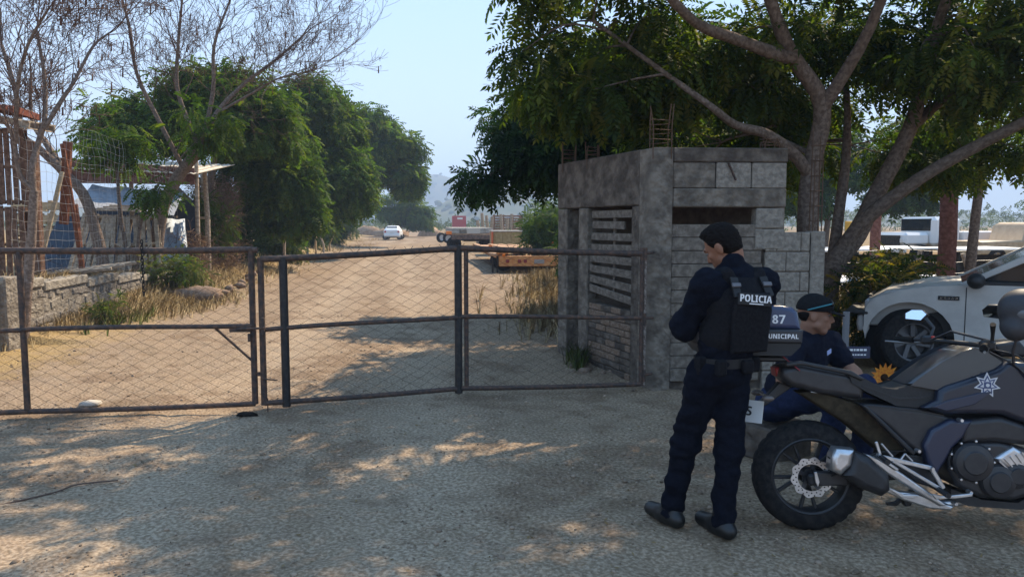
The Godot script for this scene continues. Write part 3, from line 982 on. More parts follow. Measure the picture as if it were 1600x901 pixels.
func trees() -> void:
	var greens := [Color(0.085, 0.125, 0.026), Color(0.070, 0.108, 0.024), Color(0.115, 0.148, 0.028), Color(0.055, 0.090, 0.026), Color(0.160, 0.165, 0.034)]
	# the two shade trees behind the booth
	tree("shade_tree", "big leafy shade tree with upright trunk rising behind the concrete booth", Vector3(3.65, -0.05, -9.2), [
		[[Vector3(3.66,-0.12,-9.20), Vector3(3.60,1.42,-9.20), Vector3(3.61,2.27,-9.20), Vector3(3.64,3.03,-9.00), Vector3(3.13,3.59,-8.70), Vector3(2.80,4.06,-8.40), Vector3(2.48,4.79,-8.20), Vector3(2.2,5.4,-7.6)], 0.150, 0.03],
		[[Vector3(3.60,2.23,-9.20), Vector3(3.32,2.48,-9.00), Vector3(2.94,2.68,-8.80), Vector3(2.51,2.76,-8.60), Vector3(2.17,2.94,-8.40), Vector3(1.7,3.3,-8.5), Vector3(0.9,3.9,-8.6)], 0.075, 0.02],
		[[Vector3(3.17,3.52,-8.70), Vector3(2.96,3.53,-8.60), Vector3(2.40,3.63,-8.30), Vector3(1.95,3.69,-8.00), Vector3(1.62,3.83,-7.70), Vector3(1.21,4.13,-7.50), Vector3(0.3,4.7,-8.0), Vector3(-0.6,4.9,-8.6)], 0.08, 0.02],
		[[Vector3(3.64,3.0,-9.0), Vector3(3.9,3.8,-8.4), Vector3(3.8,4.8,-7.4), Vector3(3.4,5.4,-6.4)], 0.08, 0.02]], [
		[Vector3(1.1, 3.55, -9.3), Vector3(1.2, 0.75, 1.2), 26], [Vector3(0.8, 4.6, -8.6), Vector3(1.4, 0.6, 1.3), 11],
		[Vector3(-0.5, 5.0, -8.8), Vector3(1.5, 0.55, 1.3), 9], [Vector3(2.6, 3.8, -9.8), Vector3(1.4, 0.9, 1.3), 22],
		[Vector3(3.0, 5.2, -8.8), Vector3(2.4, 0.8, 2.0), 25], [Vector3(1.4, 5.5, -7.4), Vector3(2.2, 0.6, 1.6), 12],
		[Vector3(2.9, 3.0, -11.4), Vector3(1.8, 1.0, 1.1), 26], [Vector3(1.5, 3.9, -11.6), Vector3(1.4, 0.6, 1.0), 26], [Vector3(3.3, 5.3, -7.7), Vector3(1.3, 0.5, 1.0), 10], [Vector3(3.2, 5.5, -6.2), Vector3(2.2, 0.6, 1.5), 13], [Vector3(-1.6, 5.6, -8.2), Vector3(1.2, 0.45, 1.2), 5]],
		46, 0.36, 0.90, greens, false, "shade trees behind the booth")
	tree("shade_tree", "big leafy shade tree with forked slanting trunk behind the white car", Vector3(4.35, -0.1, -10.2), [
		[[Vector3(4.39,-0.22,-10.20), Vector3(4.22,0.62,-10.10), Vector3(4.26,1.10,-10.00), Vector3(4.56,1.52,-10.00), Vector3(4.81,2.07,-10.00), Vector3(5.08,2.83,-9.80), Vector3(5.04,3.44,-9.40), Vector3(5.04,4.24,-9.00), Vector3(5.2,5.2,-8.4)], 0.185, 0.04],
		[[Vector3(4.28,1.15,-10.05), Vector3(4.55,1.69,-9.80), Vector3(5.05,2.22,-9.40), Vector3(5.50,2.58,-9.00), Vector3(5.81,2.83,-8.60), Vector3(6.13,3.21,-8.20), Vector3(6.5,4.4,-7.4)], 0.10, 0.035],
		[[Vector3(4.24,1.02,-10.00), Vector3(4.42,1.78,-10.25), Vector3(4.60,2.61,-10.50), Vector3(4.62,3.41,-10.60), Vector3(4.47,4.38,-10.60)], 0.085, 0.03],
		[[Vector3(5.10,2.88,-9.80), Vector3(5.66,3.31,-10.00), Vector3(6.26,3.84,-10.20), Vector3(6.64,4.50,-10.20)], 0.075, 0.025]], [
		[Vector3(4.8, 4.3, -10.6), Vector3(1.8, 1.1, 1.5), 32], [Vector3(5.6, 3.7, -9.4), Vector3(1.3, 0.7, 1.3), 24],
		[Vector3(6.9, 3.6, -9.0), Vector3(1.4, 0.9, 1.5), 22], [Vector3(4.6, 3.0, -12.2), Vector3(2.0, 1.0, 1.2), 20],
		[Vector3(5.4, 5.4, -8.4), Vector3(2.2, 0.7, 2.0), 22], [Vector3(6.6, 5.2, -6.4), Vector3(2.2, 0.6, 1.9), 19], [Vector3(6.7, 2.9, -11.8), Vector3(1.5, 1.0, 1.2), 24], [Vector3(8.6, 4.6, -8.0), Vector3(1.8, 0.8, 2.0), 26]],
		46, 0.36, 0.90, greens, false, "shade trees behind the booth")
	tree("dark_tree", "dense dark green tree with drooping crown behind the booth doorway", Vector3(2.1, -0.05, -15.0), [
		[[Vector3(2.1, -0.1, -15), Vector3(1.9, 1.4, -14.9), Vector3(1.5, 2.6, -14.7), Vector3(1.0, 3.6, -14.6)], 0.17, 0.05],
		[[Vector3(1.8, 1.8, -14.9), Vector3(2.6, 2.9, -14.8), Vector3(3.0, 4.0, -14.9)], 0.09, 0.03],
		[[Vector3(1.5, 2.6, -14.7), Vector3(0.7, 2.9, -14.5), Vector3(0.0, 2.8, -14.3), Vector3(-0.8, 2.3, -14.2)], 0.06, 0.015]], [
		[Vector3(0.95, 3.6, -14.6), Vector3(1.35, 0.9, 1.3), 56], [Vector3(1.8, 3.2, -14.3), Vector3(1.4, 1.0, 1.2), 48], [Vector3(0.4, 2.95, -14.3), Vector3(0.9, 0.65, 0.9), 24],
		[Vector3(2.8, 3.8, -14.8), Vector3(1.5, 1.1, 1.3), 44], [Vector3(-0.6, 2.5, -14.2), Vector3(0.35, 0.2, 0.35), 4]],
		52, 0.40, 1.0, [Color(0.030, 0.062, 0.022), Color(0.038, 0.072, 0.024), Color(0.028, 0.052, 0.022)])
	# the row of broad trees on the other side of the track
	var lg := [Color(0.085, 0.135, 0.026), Color(0.100, 0.150, 0.028), Color(0.070, 0.115, 0.026), Color(0.135, 0.160, 0.032)]
	var row := [
		["round green tree standing behind the shed and bare trees", Vector3(-9.6, 0.35, -23.5), 5.7, [[Vector3(-9.0, 5.1, -23.5), Vector3(2.4, 1.0, 1.6), 50], [Vector3(-11.8, 4.7, -24), Vector3(1.9, 1.0, 1.6), 36], [Vector3(-7.9, 4.6, -23.4), Vector3(1.2, 1.0, 1.4), 30], [Vector3(-9.2, 5.9, -23.8), Vector3(1.7, 0.6, 1.4), 26]], 0.50, 1.25],
		["broad green tree whose leaves hang low over the bank, beside the brambles", Vector3(-9.6, 0.3, -27.5), 6.5, [[Vector3(-8.9, 4.6, -27), Vector3(1.7, 1.5, 1.6), 60], [Vector3(-8.3, 2.9, -26.6), Vector3(1.5, 1.6, 1.4), 56], [Vector3(-9.7, 2.6, -27.6), Vector3(1.4, 1.7, 1.4), 44], [Vector3(-7.5, 2.2, -26.8), Vector3(0.9, 1.2, 0.9), 24]], 0.5, 1.3],
		["tall broad tree with layered foliage, its crown reaching over the track", Vector3(-11.6, 0.3, -37), 8.0, [[Vector3(-9.6, 6.6, -36.5), Vector3(2.5, 2.1, 2.0), 84], [Vector3(-8.7, 4.0, -36), Vector3(1.9, 2.0, 1.7), 66], [Vector3(-10.3, 3.0, -36.5), Vector3(1.8, 1.8, 1.6), 46], [Vector3(-7.7, 3.2, -36), Vector3(1.1, 1.4, 1.2), 30]], 0.62, 1.6],
		["large dark tree overhanging the far bend of the track before the white car", Vector3(-14.0, 0.3, -58), 9.8, [[Vector3(-11.6, 8.0, -57), Vector3(3.2, 2.7, 2.6), 100], [Vector3(-9.2, 6.4, -57), Vector3(2.5, 2.4, 2.2), 80], [Vector3(-12.6, 4.2, -57), Vector3(2.4, 2.0, 2.2), 60], [Vector3(-8.0, 5.0, -57), Vector3(1.2, 1.4, 1.4), 26]], 0.8, 2.1],
		["small green tree at the far end of the row, behind the white car", Vector3(-14.5, 0.1, -98), 5.6, [[Vector3(-14.5, 3.6, -98), Vector3(3.4, 2.4, 2.4), 60], [Vector3(-11.8, 2.4, -97), Vector3(1.8, 1.6, 1.6), 30]], 0.8, 2.2]]
	for r in row:
		var b: Vector3 = r[1]
		var c0: Vector3 = r[3][0][0]; var c1: Vector3 = r[3][1][0]
		tree("broad_tree", r[0], b, [[[b - Vector3(0, 0.2, 0), b.lerp(c0, 0.3) + Vector3(-0.2, 0.1, 0), b.lerp(c0, 0.65), c0], 0.06 * r[2] * 0.6, 0.05], [[b.lerp(c0, 0.3), b.lerp(c1, 0.6) + Vector3(0, 0.3, 0), c1], 0.10, 0.04]], r[3], 62, r[4], r[5] * 0.8, lg, true, "row of broad trees along the track")
	# bare trees
	bare_tree("bare forked tree with pale bark growing at the foot of the low wall", Vector3(-6.75, 0, -10.3), [
		[[Vector3(-6.75,-0.05,-10.3), Vector3(-6.68,0.95,-10.4), Vector3(-6.60,1.56,-10.40), Vector3(-6.54,2.10,-10.40)], 0.070, 0.055, 1],
		[[Vector3(-6.54,2.10,-10.40), Vector3(-6.66,2.31,-10.30), Vector3(-6.66,2.82,-10.20), Vector3(-6.74,3.04,-10.10), Vector3(-6.95,3.29,-10.00)], 0.038, 0.016],
		[[Vector3(-6.55,2.0,-10.40), Vector3(-6.55,2.42,-10.40), Vector3(-6.50,2.79,-10.50), Vector3(-6.41,3.09,-10.50), Vector3(-6.44,3.64,-10.60), Vector3(-6.51,4.27,-10.60)], 0.05, 0.018],
		[[Vector3(-6.42,2.95,-10.50), Vector3(-6.20,3.38,-10.60), Vector3(-6.10,3.61,-10.70), Vector3(-5.92,4.14,-10.90), Vector3(-5.74,4.35,-11.00)], 0.034, 0.014],
		[[Vector3(-6.62,2.72,-10.20), Vector3(-6.44,3.40,-10.00), Vector3(-6.21,3.93,-9.90), Vector3(-5.86,4.36,-9.80)], 0.03, 0.014]], 3, 3, 0.75)
	bare_tree("bare wide-branched tree with hanging pods between the pallets and the brambles", Vector3(-7.86, 0.45, -16.5), [
		[[Vector3(-7.9,0.3,-16.5), Vector3(-7.66,1.79,-16.50), Vector3(-7.44,2.35,-16.50), Vector3(-7.11,2.84,-16.50), Vector3(-6.70,3.25,-16.40)], 0.15, 0.11, 1],
		[[Vector3(-6.70,3.25,-16.40), Vector3(-6.91,3.86,-16.30), Vector3(-7.06,4.55,-16.20), Vector3(-6.96,5.38,-16.10), Vector3(-6.79,6.33,-16.00)], 0.06, 0.022],
		[[Vector3(-6.70,3.25,-16.40), Vector3(-6.40,4.04,-16.60), Vector3(-5.84,4.71,-16.80), Vector3(-5.19,5.27,-17.00), Vector3(-4.59,5.88,-17.20)], 0.06, 0.018],
		[[Vector3(-7.11,2.84,-16.50), Vector3(-7.48,3.85,-16.20), Vector3(-7.80,4.77,-16.00), Vector3(-7.87,5.72,-15.90), Vector3(-8.04,6.54,-15.80)], 0.055, 0.02],
		[[Vector3(-6.70,3.25,-16.40), Vector3(-6.35,4.41,-16.30), Vector3(-6.25,5.38,-16.20), Vector3(-5.87,6.22,-16.10)], 0.055, 0.02],
		[[Vector3(-6.40,4.04,-16.60), Vector3(-5.66,4.48,-16.70), Vector3(-5.12,4.81,-16.80), Vector3(-4.58,4.96,-16.90)], 0.03, 0.012]], 4, 3, 1.0)
	bare_tree("dark bare trunk leaning over behind the wire mesh", Vector3(-8.4, 0.5, -15.5), [
		[[Vector3(-8.3,0.3,-15.5), Vector3(-8.6,2.04,-15.4), Vector3(-8.93,2.66,-15.2), Vector3(-9.28,3.11,-15.0), Vector3(-9.49,3.41,-14.8), Vector3(-9.43,4.14,-14.6), Vector3(-9.52,4.98,-14.4)], 0.12, 0.03],
		[[Vector3(-8.93,2.66,-15.2), Vector3(-9.40,3.28,-15.4), Vector3(-9.72,3.76,-15.5), Vector3(-9.75,4.70,-15.6)], 0.08, 0.02]], 3, 3, 0.9)
	# low half-leafy growth on the second bare tree
	tree("young_tree", "young leafy tree with thin pale stems between the leaning pallets and the bare tree", Vector3(-8.0, 0.5, -15.9), [
		[[Vector3(-8.0,0.4,-15.9), Vector3(-8.15,1.7,-15.8), Vector3(-8.2,2.72,-15.8), Vector3(-8.3,3.2,-15.8)], 0.05, 0.02],
		[[Vector3(-7.9,0.4,-15.8), Vector3(-7.7,1.9,-15.8), Vector3(-7.2,2.7,-15.9)], 0.045, 0.015]], [
		[Vector3(-7.9, 3.3, -15.9), Vector3(0.7, 0.4, 0.5), 4], [Vector3(-6.6, 3.6, -16.2), Vector3(0.8, 0.5, 0.6), 7], [Vector3(-7.35, 2.25, -15.7), Vector3(0.3, 0.2, 0.3), 3], [Vector3(-8.3, 3.0, -15.9), Vector3(0.6, 0.5, 0.5), 5]], 34, 0.34, 0.95, lg, false)

# ---------------------------------------------------------------- yard on the raised bank left of the track
func pallet(label: String, at: Vector3, b: Basis, mt: Material, w := 1.2, l := 1.0, boards := 7, group := "", jit := 0.008) -> Node3D:
	var t := thing("wooden_pallet", label, "pallet", at, 0.0, group)
	t.basis = b
	for k in 3:
		var m := MB.new()
		m.box(Vector3(0, 0.065, (k - 1) * (l * 0.5 - 0.05)), Vector3(w, 0.085, 0.05), Basis.IDENTITY, 0.004)
		obj("stringer", m, mt, t)
	for k in boards:
		var m := MB.new()
		m.box(Vector3(-w * 0.5 + 0.05 + (w - 0.1) * k / (boards - 1) + rf(-jit, jit), 0.119, 0), Vector3(0.085, 0.020, l + rf(-0.03, 0.02)), Basis.from_euler(Vector3(0, rf(-jit, jit) * 2.0, 0)), 0.003)
		obj("board", m, mt, t)
	for k in 3:
		var m := MB.new()
		m.box(Vector3((k - 1) * (w * 0.5 - 0.06), 0.011, 0), Vector3(0.09, 0.020, l), Basis.IDENTITY, 0.003)
		obj("bottom_board", m, mt, t)
	return t
func rock(r: Vector3, sd: float) -> MB:
	var m := MB.new()
	m.ell(Vector3.ZERO, Vector3.ONE, Basis.IDENTITY, 8, 6)
	for k in m.v.size():
		var p := m.v[k]
		m.v[k] = p * (1.0 + 0.5 * nz.get_noise_3dv(p * 1.9 + Vector3.ONE * sd)) * r
	return m
func tufts(called: String, label: String, spots: Array, cols: Array, hmin: float, hmax: float, wide := 1.0) -> void:
	# spots: [x, z, spread x, spread z, how many]
	var xf := []; var cl := []
	for s in spots:
		for k in s[4]:
			var x: float = s[0] + rng.randfn(0, 0.5) * s[2]; var z: float = s[1] + rng.randfn(0, 0.5) * s[3]
			if z > -7.0: continue
			var h := rf(hmin, hmax)
			xf.append(Transform3D(Basis.from_euler(Vector3(rf(-0.2, 0.2), rf(0, TAU), rf(-0.2, 0.2))).scaled(Vector3(h * wide, h, h * wide)), Vector3(x, gh(x, z) - 0.01, z)))
			var c: Color = cols[rng.randi() % cols.size()]
			var v := rf(0.7, 1.2)
			cl.append(Color(c.r * v, c.g * v, c.b * v))
	tag(copies(called, blade, vcol("grass", 0.8, Color(0.10, 0.08, 0.03)), xf, cl, null, "stuff"), label, "grass")
func bush(called: String, label: String, at: Vector3, r: Vector3, n: int, greens: Array, leaf := 0.7, cr := 0.22, group := "") -> Node3D:
	var t := thing(called, label, "shrub", at, 0.0, group)
	var st := MB.new()
	var xf := []; var co := []
	for k in n:
		var d := rv().normalized() * pow(rng.randf(), 0.45)
		var p := Vector3(d.x * r.x, r.y * (1.0 + d.y), d.z * r.z)
		limb(st, [Vector3(d.x * r.x * 0.15, -0.05, d.z * r.z * 0.15), Vector3(p.x * 0.4, p.y * 0.55, p.z * 0.4), p], 0.012, 0.004, 4)
		for j in 22:
			var o := rv().normalized() * pow(rng.randf(), 0.5)
			var ax := (o + Vector3(0, -0.1, 0) + rv(0.5)).normalized()
			var zz := ax.cross((Vector3.UP + rv(0.5)).normalized()).normalized()
			xf.append(Transform3D(Basis(ax, zz.cross(ax), zz).scaled(Vector3.ONE * leaf * rf(0.6, 1.2)), p + o * cr))
			var g: Color = greens[rng.randi() % greens.size()]
			var v := rf(0.7, 1.25)
			co.append(Color(g.r * v, g.g * v, g.b * v))
	obj("stems", st, bark(), t)
	copies("foliage", sprig, vcol("leaf"), xf, co, t, "stuff")
	return t
func tangle(called: String, label: String, at: Vector3, r: Vector3, n: int, c: Color) -> Node3D:
	var t := thing(called, label, "bramble", at)
	var m := MB.new()
	for k in n:
		var p := rv().normalized() * pow(rng.randf(), 0.4) * r
		p.y += r.y
		var d := rv().normalized()
		var q := [p]
		for j in 4:
			d = (d + rv(0.7) + Vector3(0, -0.12, 0)).normalized()
			q.append(q[-1] + d * 0.13)
		m.tube(q, [0.006, 0.005, 0.004, 0.004, 0.003], 3, false)
	obj("dry_stems", m, M(called + "_stem", c, null, 0.9), t, "stuff")
	var lv := MB.new()
	for k in n * 2:
		var p := rv().normalized() * pow(rng.randf(), 0.35) * r
		p.y += r.y
		var a := rv(0.05); var b := rv(0.05)
		lv.tri(p, p + a, p + b, Vector3.BACK)
	obj("dry_leaves", lv, M(called + "_leaf", c * 1.3, null, 0.9), t, "stuff")
	return t

func left_yard() -> void:
	# ---- rubble wall with a concrete coping
	var w := thing("low_wall", "low grey rubble wall with cracked concrete coping along the track", "wall", Vector3(wall_x(10.0), 0, -10.0))
	var o := w.position
	var mortar := M("wall_mortar", Color(0.15, 0.128, 0.105), Color(0.28, 0.245, 0.20), 0.95, 0.0, 0.9, 0.9, 0.02)
	var capm := M("wall_coping", Color(0.20, 0.175, 0.145), Color(0.33, 0.295, 0.245), 0.95, 0.0, 0.8, 0.7, 0.02)
	var stm := [M("wall_stone", Color(0.17, 0.148, 0.12), Color(0.30, 0.265, 0.22), 0.95, 0.0, 2.0, 1.0, 0.03), M("wall_stone_dark", Color(0.13, 0.115, 0.10), Color(0.25, 0.22, 0.19), 0.95, 0.0, 2.0, 1.0, 0.03)]
	var top := func(d: float) -> float: return lerpf(0.90, 0.55, (d - 10.2) / 7.2)
	var d0 := 8.2
	while d0 < 17.3:
		var d1 := minf(d0 + rf(1.1, 1.7), 17.4)
		var a := Vector3(wall_x(d0) - 0.14, 0, -d0) - o; var b := Vector3(wall_x(d1) - 0.14, 0, -d1) - o
		var th: float = top.call((d0 + d1) * 0.5)
		var m := MB.new()
		m.bar(a + Vector3.UP * (th - 0.13) * 0.5 - Vector3(0, 0.1, 0), b + Vector3.UP * (th - 0.13) * 0.5 - Vector3(0, 0.1, 0), 0.26, th + 0.05)
		obj("core", m, mortar, w)
		m = MB.new()
		var q := (b - a).normalized() * 0.012
		m.bar(a + q + Vector3(0.01, th - 0.075 + rf(-0.012, 0.012), 0), b - q + Vector3(0.01, th - 0.075 + rf(-0.012, 0.012), 0), 0.32, 0.14, Vector3.UP, 0.015)
		obj("coping", m, capm, w)
		d0 = d1
	for k in 120:
		var d := 9.2 + 8.0 * k / 120.0 + rf(-0.1, 0.1)
		var th: float = top.call(d)
		var m := MB.new()
		m.box(Vector3(wall_x(d) - 0.03 + rf(-0.012, 0.008), 0.09 + rf(-0.03, 0.03) + (k % 4) * (th - 0.25) / 3.4, -d) - o, Vector3(0.07, rf(0.09, 0.19), rf(0.13, 0.36)), Basis(Vector3.UP, 0.149 + rf(-0.05, 0.05)) * Basis(Vector3.RIGHT, rf(-0.25, 0.25)), 0.024)
		obj("stone", m, stm[k % 2], w)
	var pl := MB.new()
	pl.box(Vector3(wall_x(9.75) + 0.02, 0.47, -9.8) - o, Vector3(0.3, 1.0, 0.3), Basis.IDENTITY, 0.02)
	obj("pillar", pl, mortar, w)
	# ---- pallets stood up as a rack, with a flat one and red battens on top
	var redw := M("red_brown_wood", Color(0.10, 0.055, 0.038), Color(0.19, 0.115, 0.08), 0.9, 0.0, 2.0, 0.4)
	var greyw := M("grey_wood", Color(0.26, 0.205, 0.15), Color(0.44, 0.36, 0.27), 0.9, 0.0, 2.0, 0.5)
	var tanw := M("tan_wood", Color(0.42, 0.31, 0.19), Color(0.55, 0.43, 0.28), 0.9, 0.0, 2.0, 0.4)
	var stand := Basis.from_euler(Vector3(PI * 0.5, 0.06, 0))
	for k in 4:
		pallet(["lower red-brown pallet stood on edge right beside the bare tree", "lower red-brown pallet stood on edge, away from the bare tree", "upper red-brown pallet stood on edge right beside the bare tree", "upper red-brown pallet stood on edge, away from the bare tree"][k], Vector3(-8.15 - 1.0 * (k % 2), 1.33 + 1.22 * (k / 2), -12.0 - 0.04 * k), stand, redw, 0.98, 1.2, 9, "pallets stood up beside the bare tree")
	pallet("weathered pallet lying flat and tilted on top of the upright stack", Vector3(-8.25, 3.25, -12.1), Basis.from_euler(Vector3(0.06, 0.2, -0.16)), greyw, 1.5, 1.1, 8)
	for k in 2:
		var m := MB.new()
		m.box(Vector3.ZERO, Vector3(0.16, 2.35, 0.12), Basis.IDENTITY, 0.01)
		var p := obj("timber_post", m, redw)
		p.position = Vector3(-7.46 - 0.3 * k, 1.75, -11.85 - 0.5 * k)
		tag(p, "square brown timber post beside the upright pallets", "post", "timber posts beside the upright pallets")
	var rt := thing("batten_bundle", "bundle of short red battens on the topmost flat pallet", "battens", Vector3(-8.3, 3.43, -12.1))
	rt.rotation = Vector3(0, 0.2, -0.16)
	for k in 13:
		var m := MB.new()
		m.box(Vector3(-0.6 + k * 0.1, 0.06 + rf(0, 0.015), 0), Vector3(0.06, 0.10, 0.8), Basis.IDENTITY, 0.005)
		obj("batten", m, M("red_batten", Color(0.16, 0.05, 0.035), Color(0.22, 0.09, 0.06), 0.85, 0.0, 3.0), rt)
	# light pallets further back
	for k in 5:
		pallet("pale pallet behind the wire mesh, " + ["lowest of its stack", "second from the ground in its stack", "in the middle of its stack", "second from the top of its stack", "topmost of its stack"][k], Vector3(-11.2, 0.75 + 0.3 * k, -18.2), Basis.from_euler(Vector3(0, 0.3 + 0.05 * k, 0)).scaled(Vector3(1, 2.0, 1)), tanw, 1.3, 1.1, 6, "pale pallets behind the wire mesh")
	# ---- wire mesh panel along the bank
	var f := thing("wire_mesh_fence", "tall pale square wire mesh strung along the bank above the wall", "fence", Vector3(-7.2, 0.6, -11.2))
	var wire := M("galvanised_wire", Color(0.42, 0.41, 0.39), null, 0.5, 0.4)
	var fm := MB.new()
	var A := Vector3(wall_x(11.0) - 0.35, 0.65, -11.0); var B := Vector3(wall_x(19.0) - 0.3, 0.45, -19.0)
	for k in 40:
		var t := k / 39.0
		var q := []
		for j in 13:
			var v := j / 12.0
			q.append(A.lerp(B, t) + Vector3(0.10 * nz.get_noise_2d(t * 5.0, v * 2.0), 2.75 * v + 0.05 * nz.get_noise_2d(t * 8.0, 3.0), 0.12 * nz.get_noise_2d(t * 6.0 + 9.0, v * 2.0)) - f.position)
		fm.tube(q, [0.0022], 3, false)
	for j in 19:
		var v := j / 18.0
		var q := []
		for k in 40:
			var t := k / 39.0
			q.append(A.lerp(B, t) + Vector3(0.10 * nz.get_noise_2d(t * 5.0, v * 2.0), 2.75 * v + 0.05 * nz.get_noise_2d(t * 8.0, 3.0), 0.12 * nz.get_noise_2d(t * 6.0 + 9.0, v * 2.0)) - f.position)
		fm.tube(q, [0.0022], 3, false)
	obj("wire_mesh", fm, wire, f, "stuff")
	# leaning beams
	var rust := M("rust_beam", Color(0.17, 0.062, 0.035), Color(0.27, 0.115, 0.065), 0.9, 0.0, 2.0, 0.3)
	for s in [["rust_red_beam", "wide rust-red board leaning upright behind the wire mesh", Vector3(-8.05, 1.65, -13.6), Vector3(-7.85, 3.1, -13.5), 0.14, rust], ["rust_red_beam", "narrow rust-red beam standing slanted behind the wire mesh", Vector3(-7.62, 1.2, -13.3), Vector3(-7.86, 3.05, -13.35), 0.075, rust], ["rust_red_beam", "short rust-red prop under the slanted beam", Vector3(-7.55, 0.6, -13.25), Vector3(-7.72, 2.0, -13.4), 0.09, rust], ["wooden_pole", "pale square pole leaning diagonally from the wall to the red beams", Vector3(-7.95, 0.55, -12.5), Vector3(-7.80, 2.55, -13.2), 0.07, tanw]]:
		var m := MB.new()
		var mid: Vector3 = (s[2] + s[3]) * 0.5
		m.bar(s[2] - mid, s[3] - mid, s[4], s[4] * 0.6, Vector3.BACK, 0.006)
		var p := obj(s[0], m, s[5])
		p.position = mid
		tag(p, s[1], "beam" if s[0] == "rust_red_beam" else "pole")
	# pallets leaning in a pile
	for k in 4:
		pallet("grey slatted pallet leaning in the row under loose boards", Vector3(-9.0 + 0.36 * k, 1.18, -16.3 + 0.05 * k), Basis.from_euler(Vector3(1.25 - 0.04 * k, -0.1 + 0.12 * k, 0.0)) * Basis.from_euler(Vector3(0, 0.06 * k - 0.1, 0)), greyw, 0.8, 1.35, 6, "slatted pallets leaning in a row", 0.03)
	for k in 4:
		var m := MB.new()
		m.box(Vector3.ZERO, Vector3(1.1 - 0.1 * k, 0.03, 0.14), Basis.IDENTITY, 0.004)
		var p := obj("loose_board", m, greyw)
		p.position = Vector3(-8.45 + 0.05 * k, 1.94 + 0.034 * k, -16.25 - 0.08 * k)
		p.rotation = Vector3(0, 0.1 * k - 0.1, -0.03)
		tag(p, "loose grey board laid across the leaning pallets, " + ["lowest of four", "second from below", "second from above", "topmost and shortest"][k], "board", "boards across the leaning pallets")
	for k in 3:
		var m := MB.new()
		m.box(Vector3.ZERO, Vector3(1.7 - 0.2 * k, 0.05, 0.12), Basis.IDENTITY, 0.006)
		var p := obj("fallen_plank", m, greyw)
		p.position = Vector3(-7.75 + 0.15 * k, 0.80 + 0.04 * k, -12.8 - 0.35 * k)
		p.rotation = Vector3(0.1, 0.35 + 0.15 * k, 0.10)
		tag(p, "fallen grey plank lying on straw above the low wall", "plank", "planks on the straw")
	# ---- shed with a rusty front, tarpaulins
	var s := thing("shed", "open shed with rust-brown sheet front and pale roof edge", "shed", Vector3(-9.4, 0.45, -19.2))
	var so := s.position
	var roof := MB.new()
	for k in 13:
		var x := -11.3 + k * 0.27
		roof.prism([Vector2(0, 0), Vector2(0.09, 0.03), Vector2(0.18, 0.0), Vector2(0.275, 0.03), Vector2(0.275, 0.012), Vector2(0.18, -0.018), Vector2(0.09, 0.012), Vector2(0, -0.018)], 0.0, 2.6, 0.0, Transform3D(Basis.from_euler(Vector3(0.16, 0.0, -0.04)), Vector3(x, 3.45 - 0.012 * k, -21.4) - so))
	obj("roof_sheet", roof, M("roof_tin", Color(0.45, 0.38, 0.29), Color(0.55, 0.49, 0.40), 0.7, 0.1, 1.0), s)
	for k in 8:
		var m := MB.new()
		m.box(Vector3(-11.05 + k * 0.42, 2.98 - 0.02 * k, -18.95) - so, Vector3(0.41, 0.62 - 0.03 * k, 0.03), Basis.IDENTITY, 0.004)
		obj("rusty_panel", m, M("rusty_sheet", Color(0.10, 0.045, 0.032), Color(0.18, 0.095, 0.07), 0.85, 0.1, 1.0, 0.3), s)
	for x in [-11.2, -9.6, -7.95]:
		var m := MB.new()
		m.tube([Vector3(x, 0.3, -19.1) - so, Vector3(x + 0.04, 3.3, -19.1) - so], [0.06, 0.05], 7)
		obj("post", m, greyw, s)
	for k in 5:
		var m := MB.new()
		m.box(Vector3(-11.3 + k * 0.62, 1.3, -20.6) - so, Vector3(0.615, 2.0, 0.02), Basis.IDENTITY, 0.003)
		obj("back_panel", m, M("dark_blue_sheet", Color(0.018, 0.03, 0.055), Color(0.035, 0.05, 0.08), 0.7, 0.0, 1.0), s)
	var cloth := func(called: String, label: String, a: Vector3, b: Vector3, c: Vector3, d: Vector3, mt: Material, sag: float) -> void:
		var m := MB.new()
		var n := 14
		for side: float in [0.0, 0.008]:
			for j in n + 1:
				for i in n + 1:
					var u := float(i) / n; var v := float(j) / n
					var p := a.lerp(b, u).lerp(d.lerp(c, u), v)
					p += Vector3(0, -sag * sin(PI * u) * sin(PI * v), 0) + Vector3(0.05, 0.06, 0.07) * nz.get_noise_2d(u * 4.0 + a.x, v * 4.0) + Vector3(0, side, 0)
					m.put(p - a, Vector3.UP)
			var bs := int(side > 0) * (n + 1) * (n + 1)
			for j in n:
				for i in n:
					var k := bs + j * (n + 1) + i
					m.ix.append_array([k, k + n + 1, k + 1, k + 1, k + n + 1, k + n + 2])
		for t in range(0, m.ix.size(), 3):
			var nn := (m.v[m.ix[t + 2]] - m.v[m.ix[t]]).cross(m.v[m.ix[t + 1]] - m.v[m.ix[t]])
			for q in 3: m.n[m.ix[t + q]] += nn
		for t in m.n.size(): m.n[t] = m.n[t].normalized()
		var p := obj(called, m, mt)
		p.position = a
		tag(p, label, "tarpaulin")
	cloth.call("tarpaulin", "grey tarpaulin roof stretched under the shed front", Vector3(-10.3, 2.05, -17.6), Vector3(-7.9, 1.85, -17.7), Vector3(-8.2, 2.45, -19.0), Vector3(-10.5, 2.6, -19.0), M("grey_tarp", Color(0.20, 0.21, 0.23), Color(0.27, 0.28, 0.30), 0.8, 0.0, 1.0), 0.12)
	cloth.call("tarpaulin", "pale crumpled tarpaulin hanging over goods beside the bare trunk", Vector3(-8.5, 0.7, -17.8), Vector3(-7.75, 0.6, -18.1), Vector3(-8.0, 1.75, -18.5), Vector3(-8.6, 1.85, -18.3), M("pale_tarp", Color(0.42, 0.47, 0.53), Color(0.55, 0.6, 0.66), 0.6, 0.0, 2.0), 0.2)
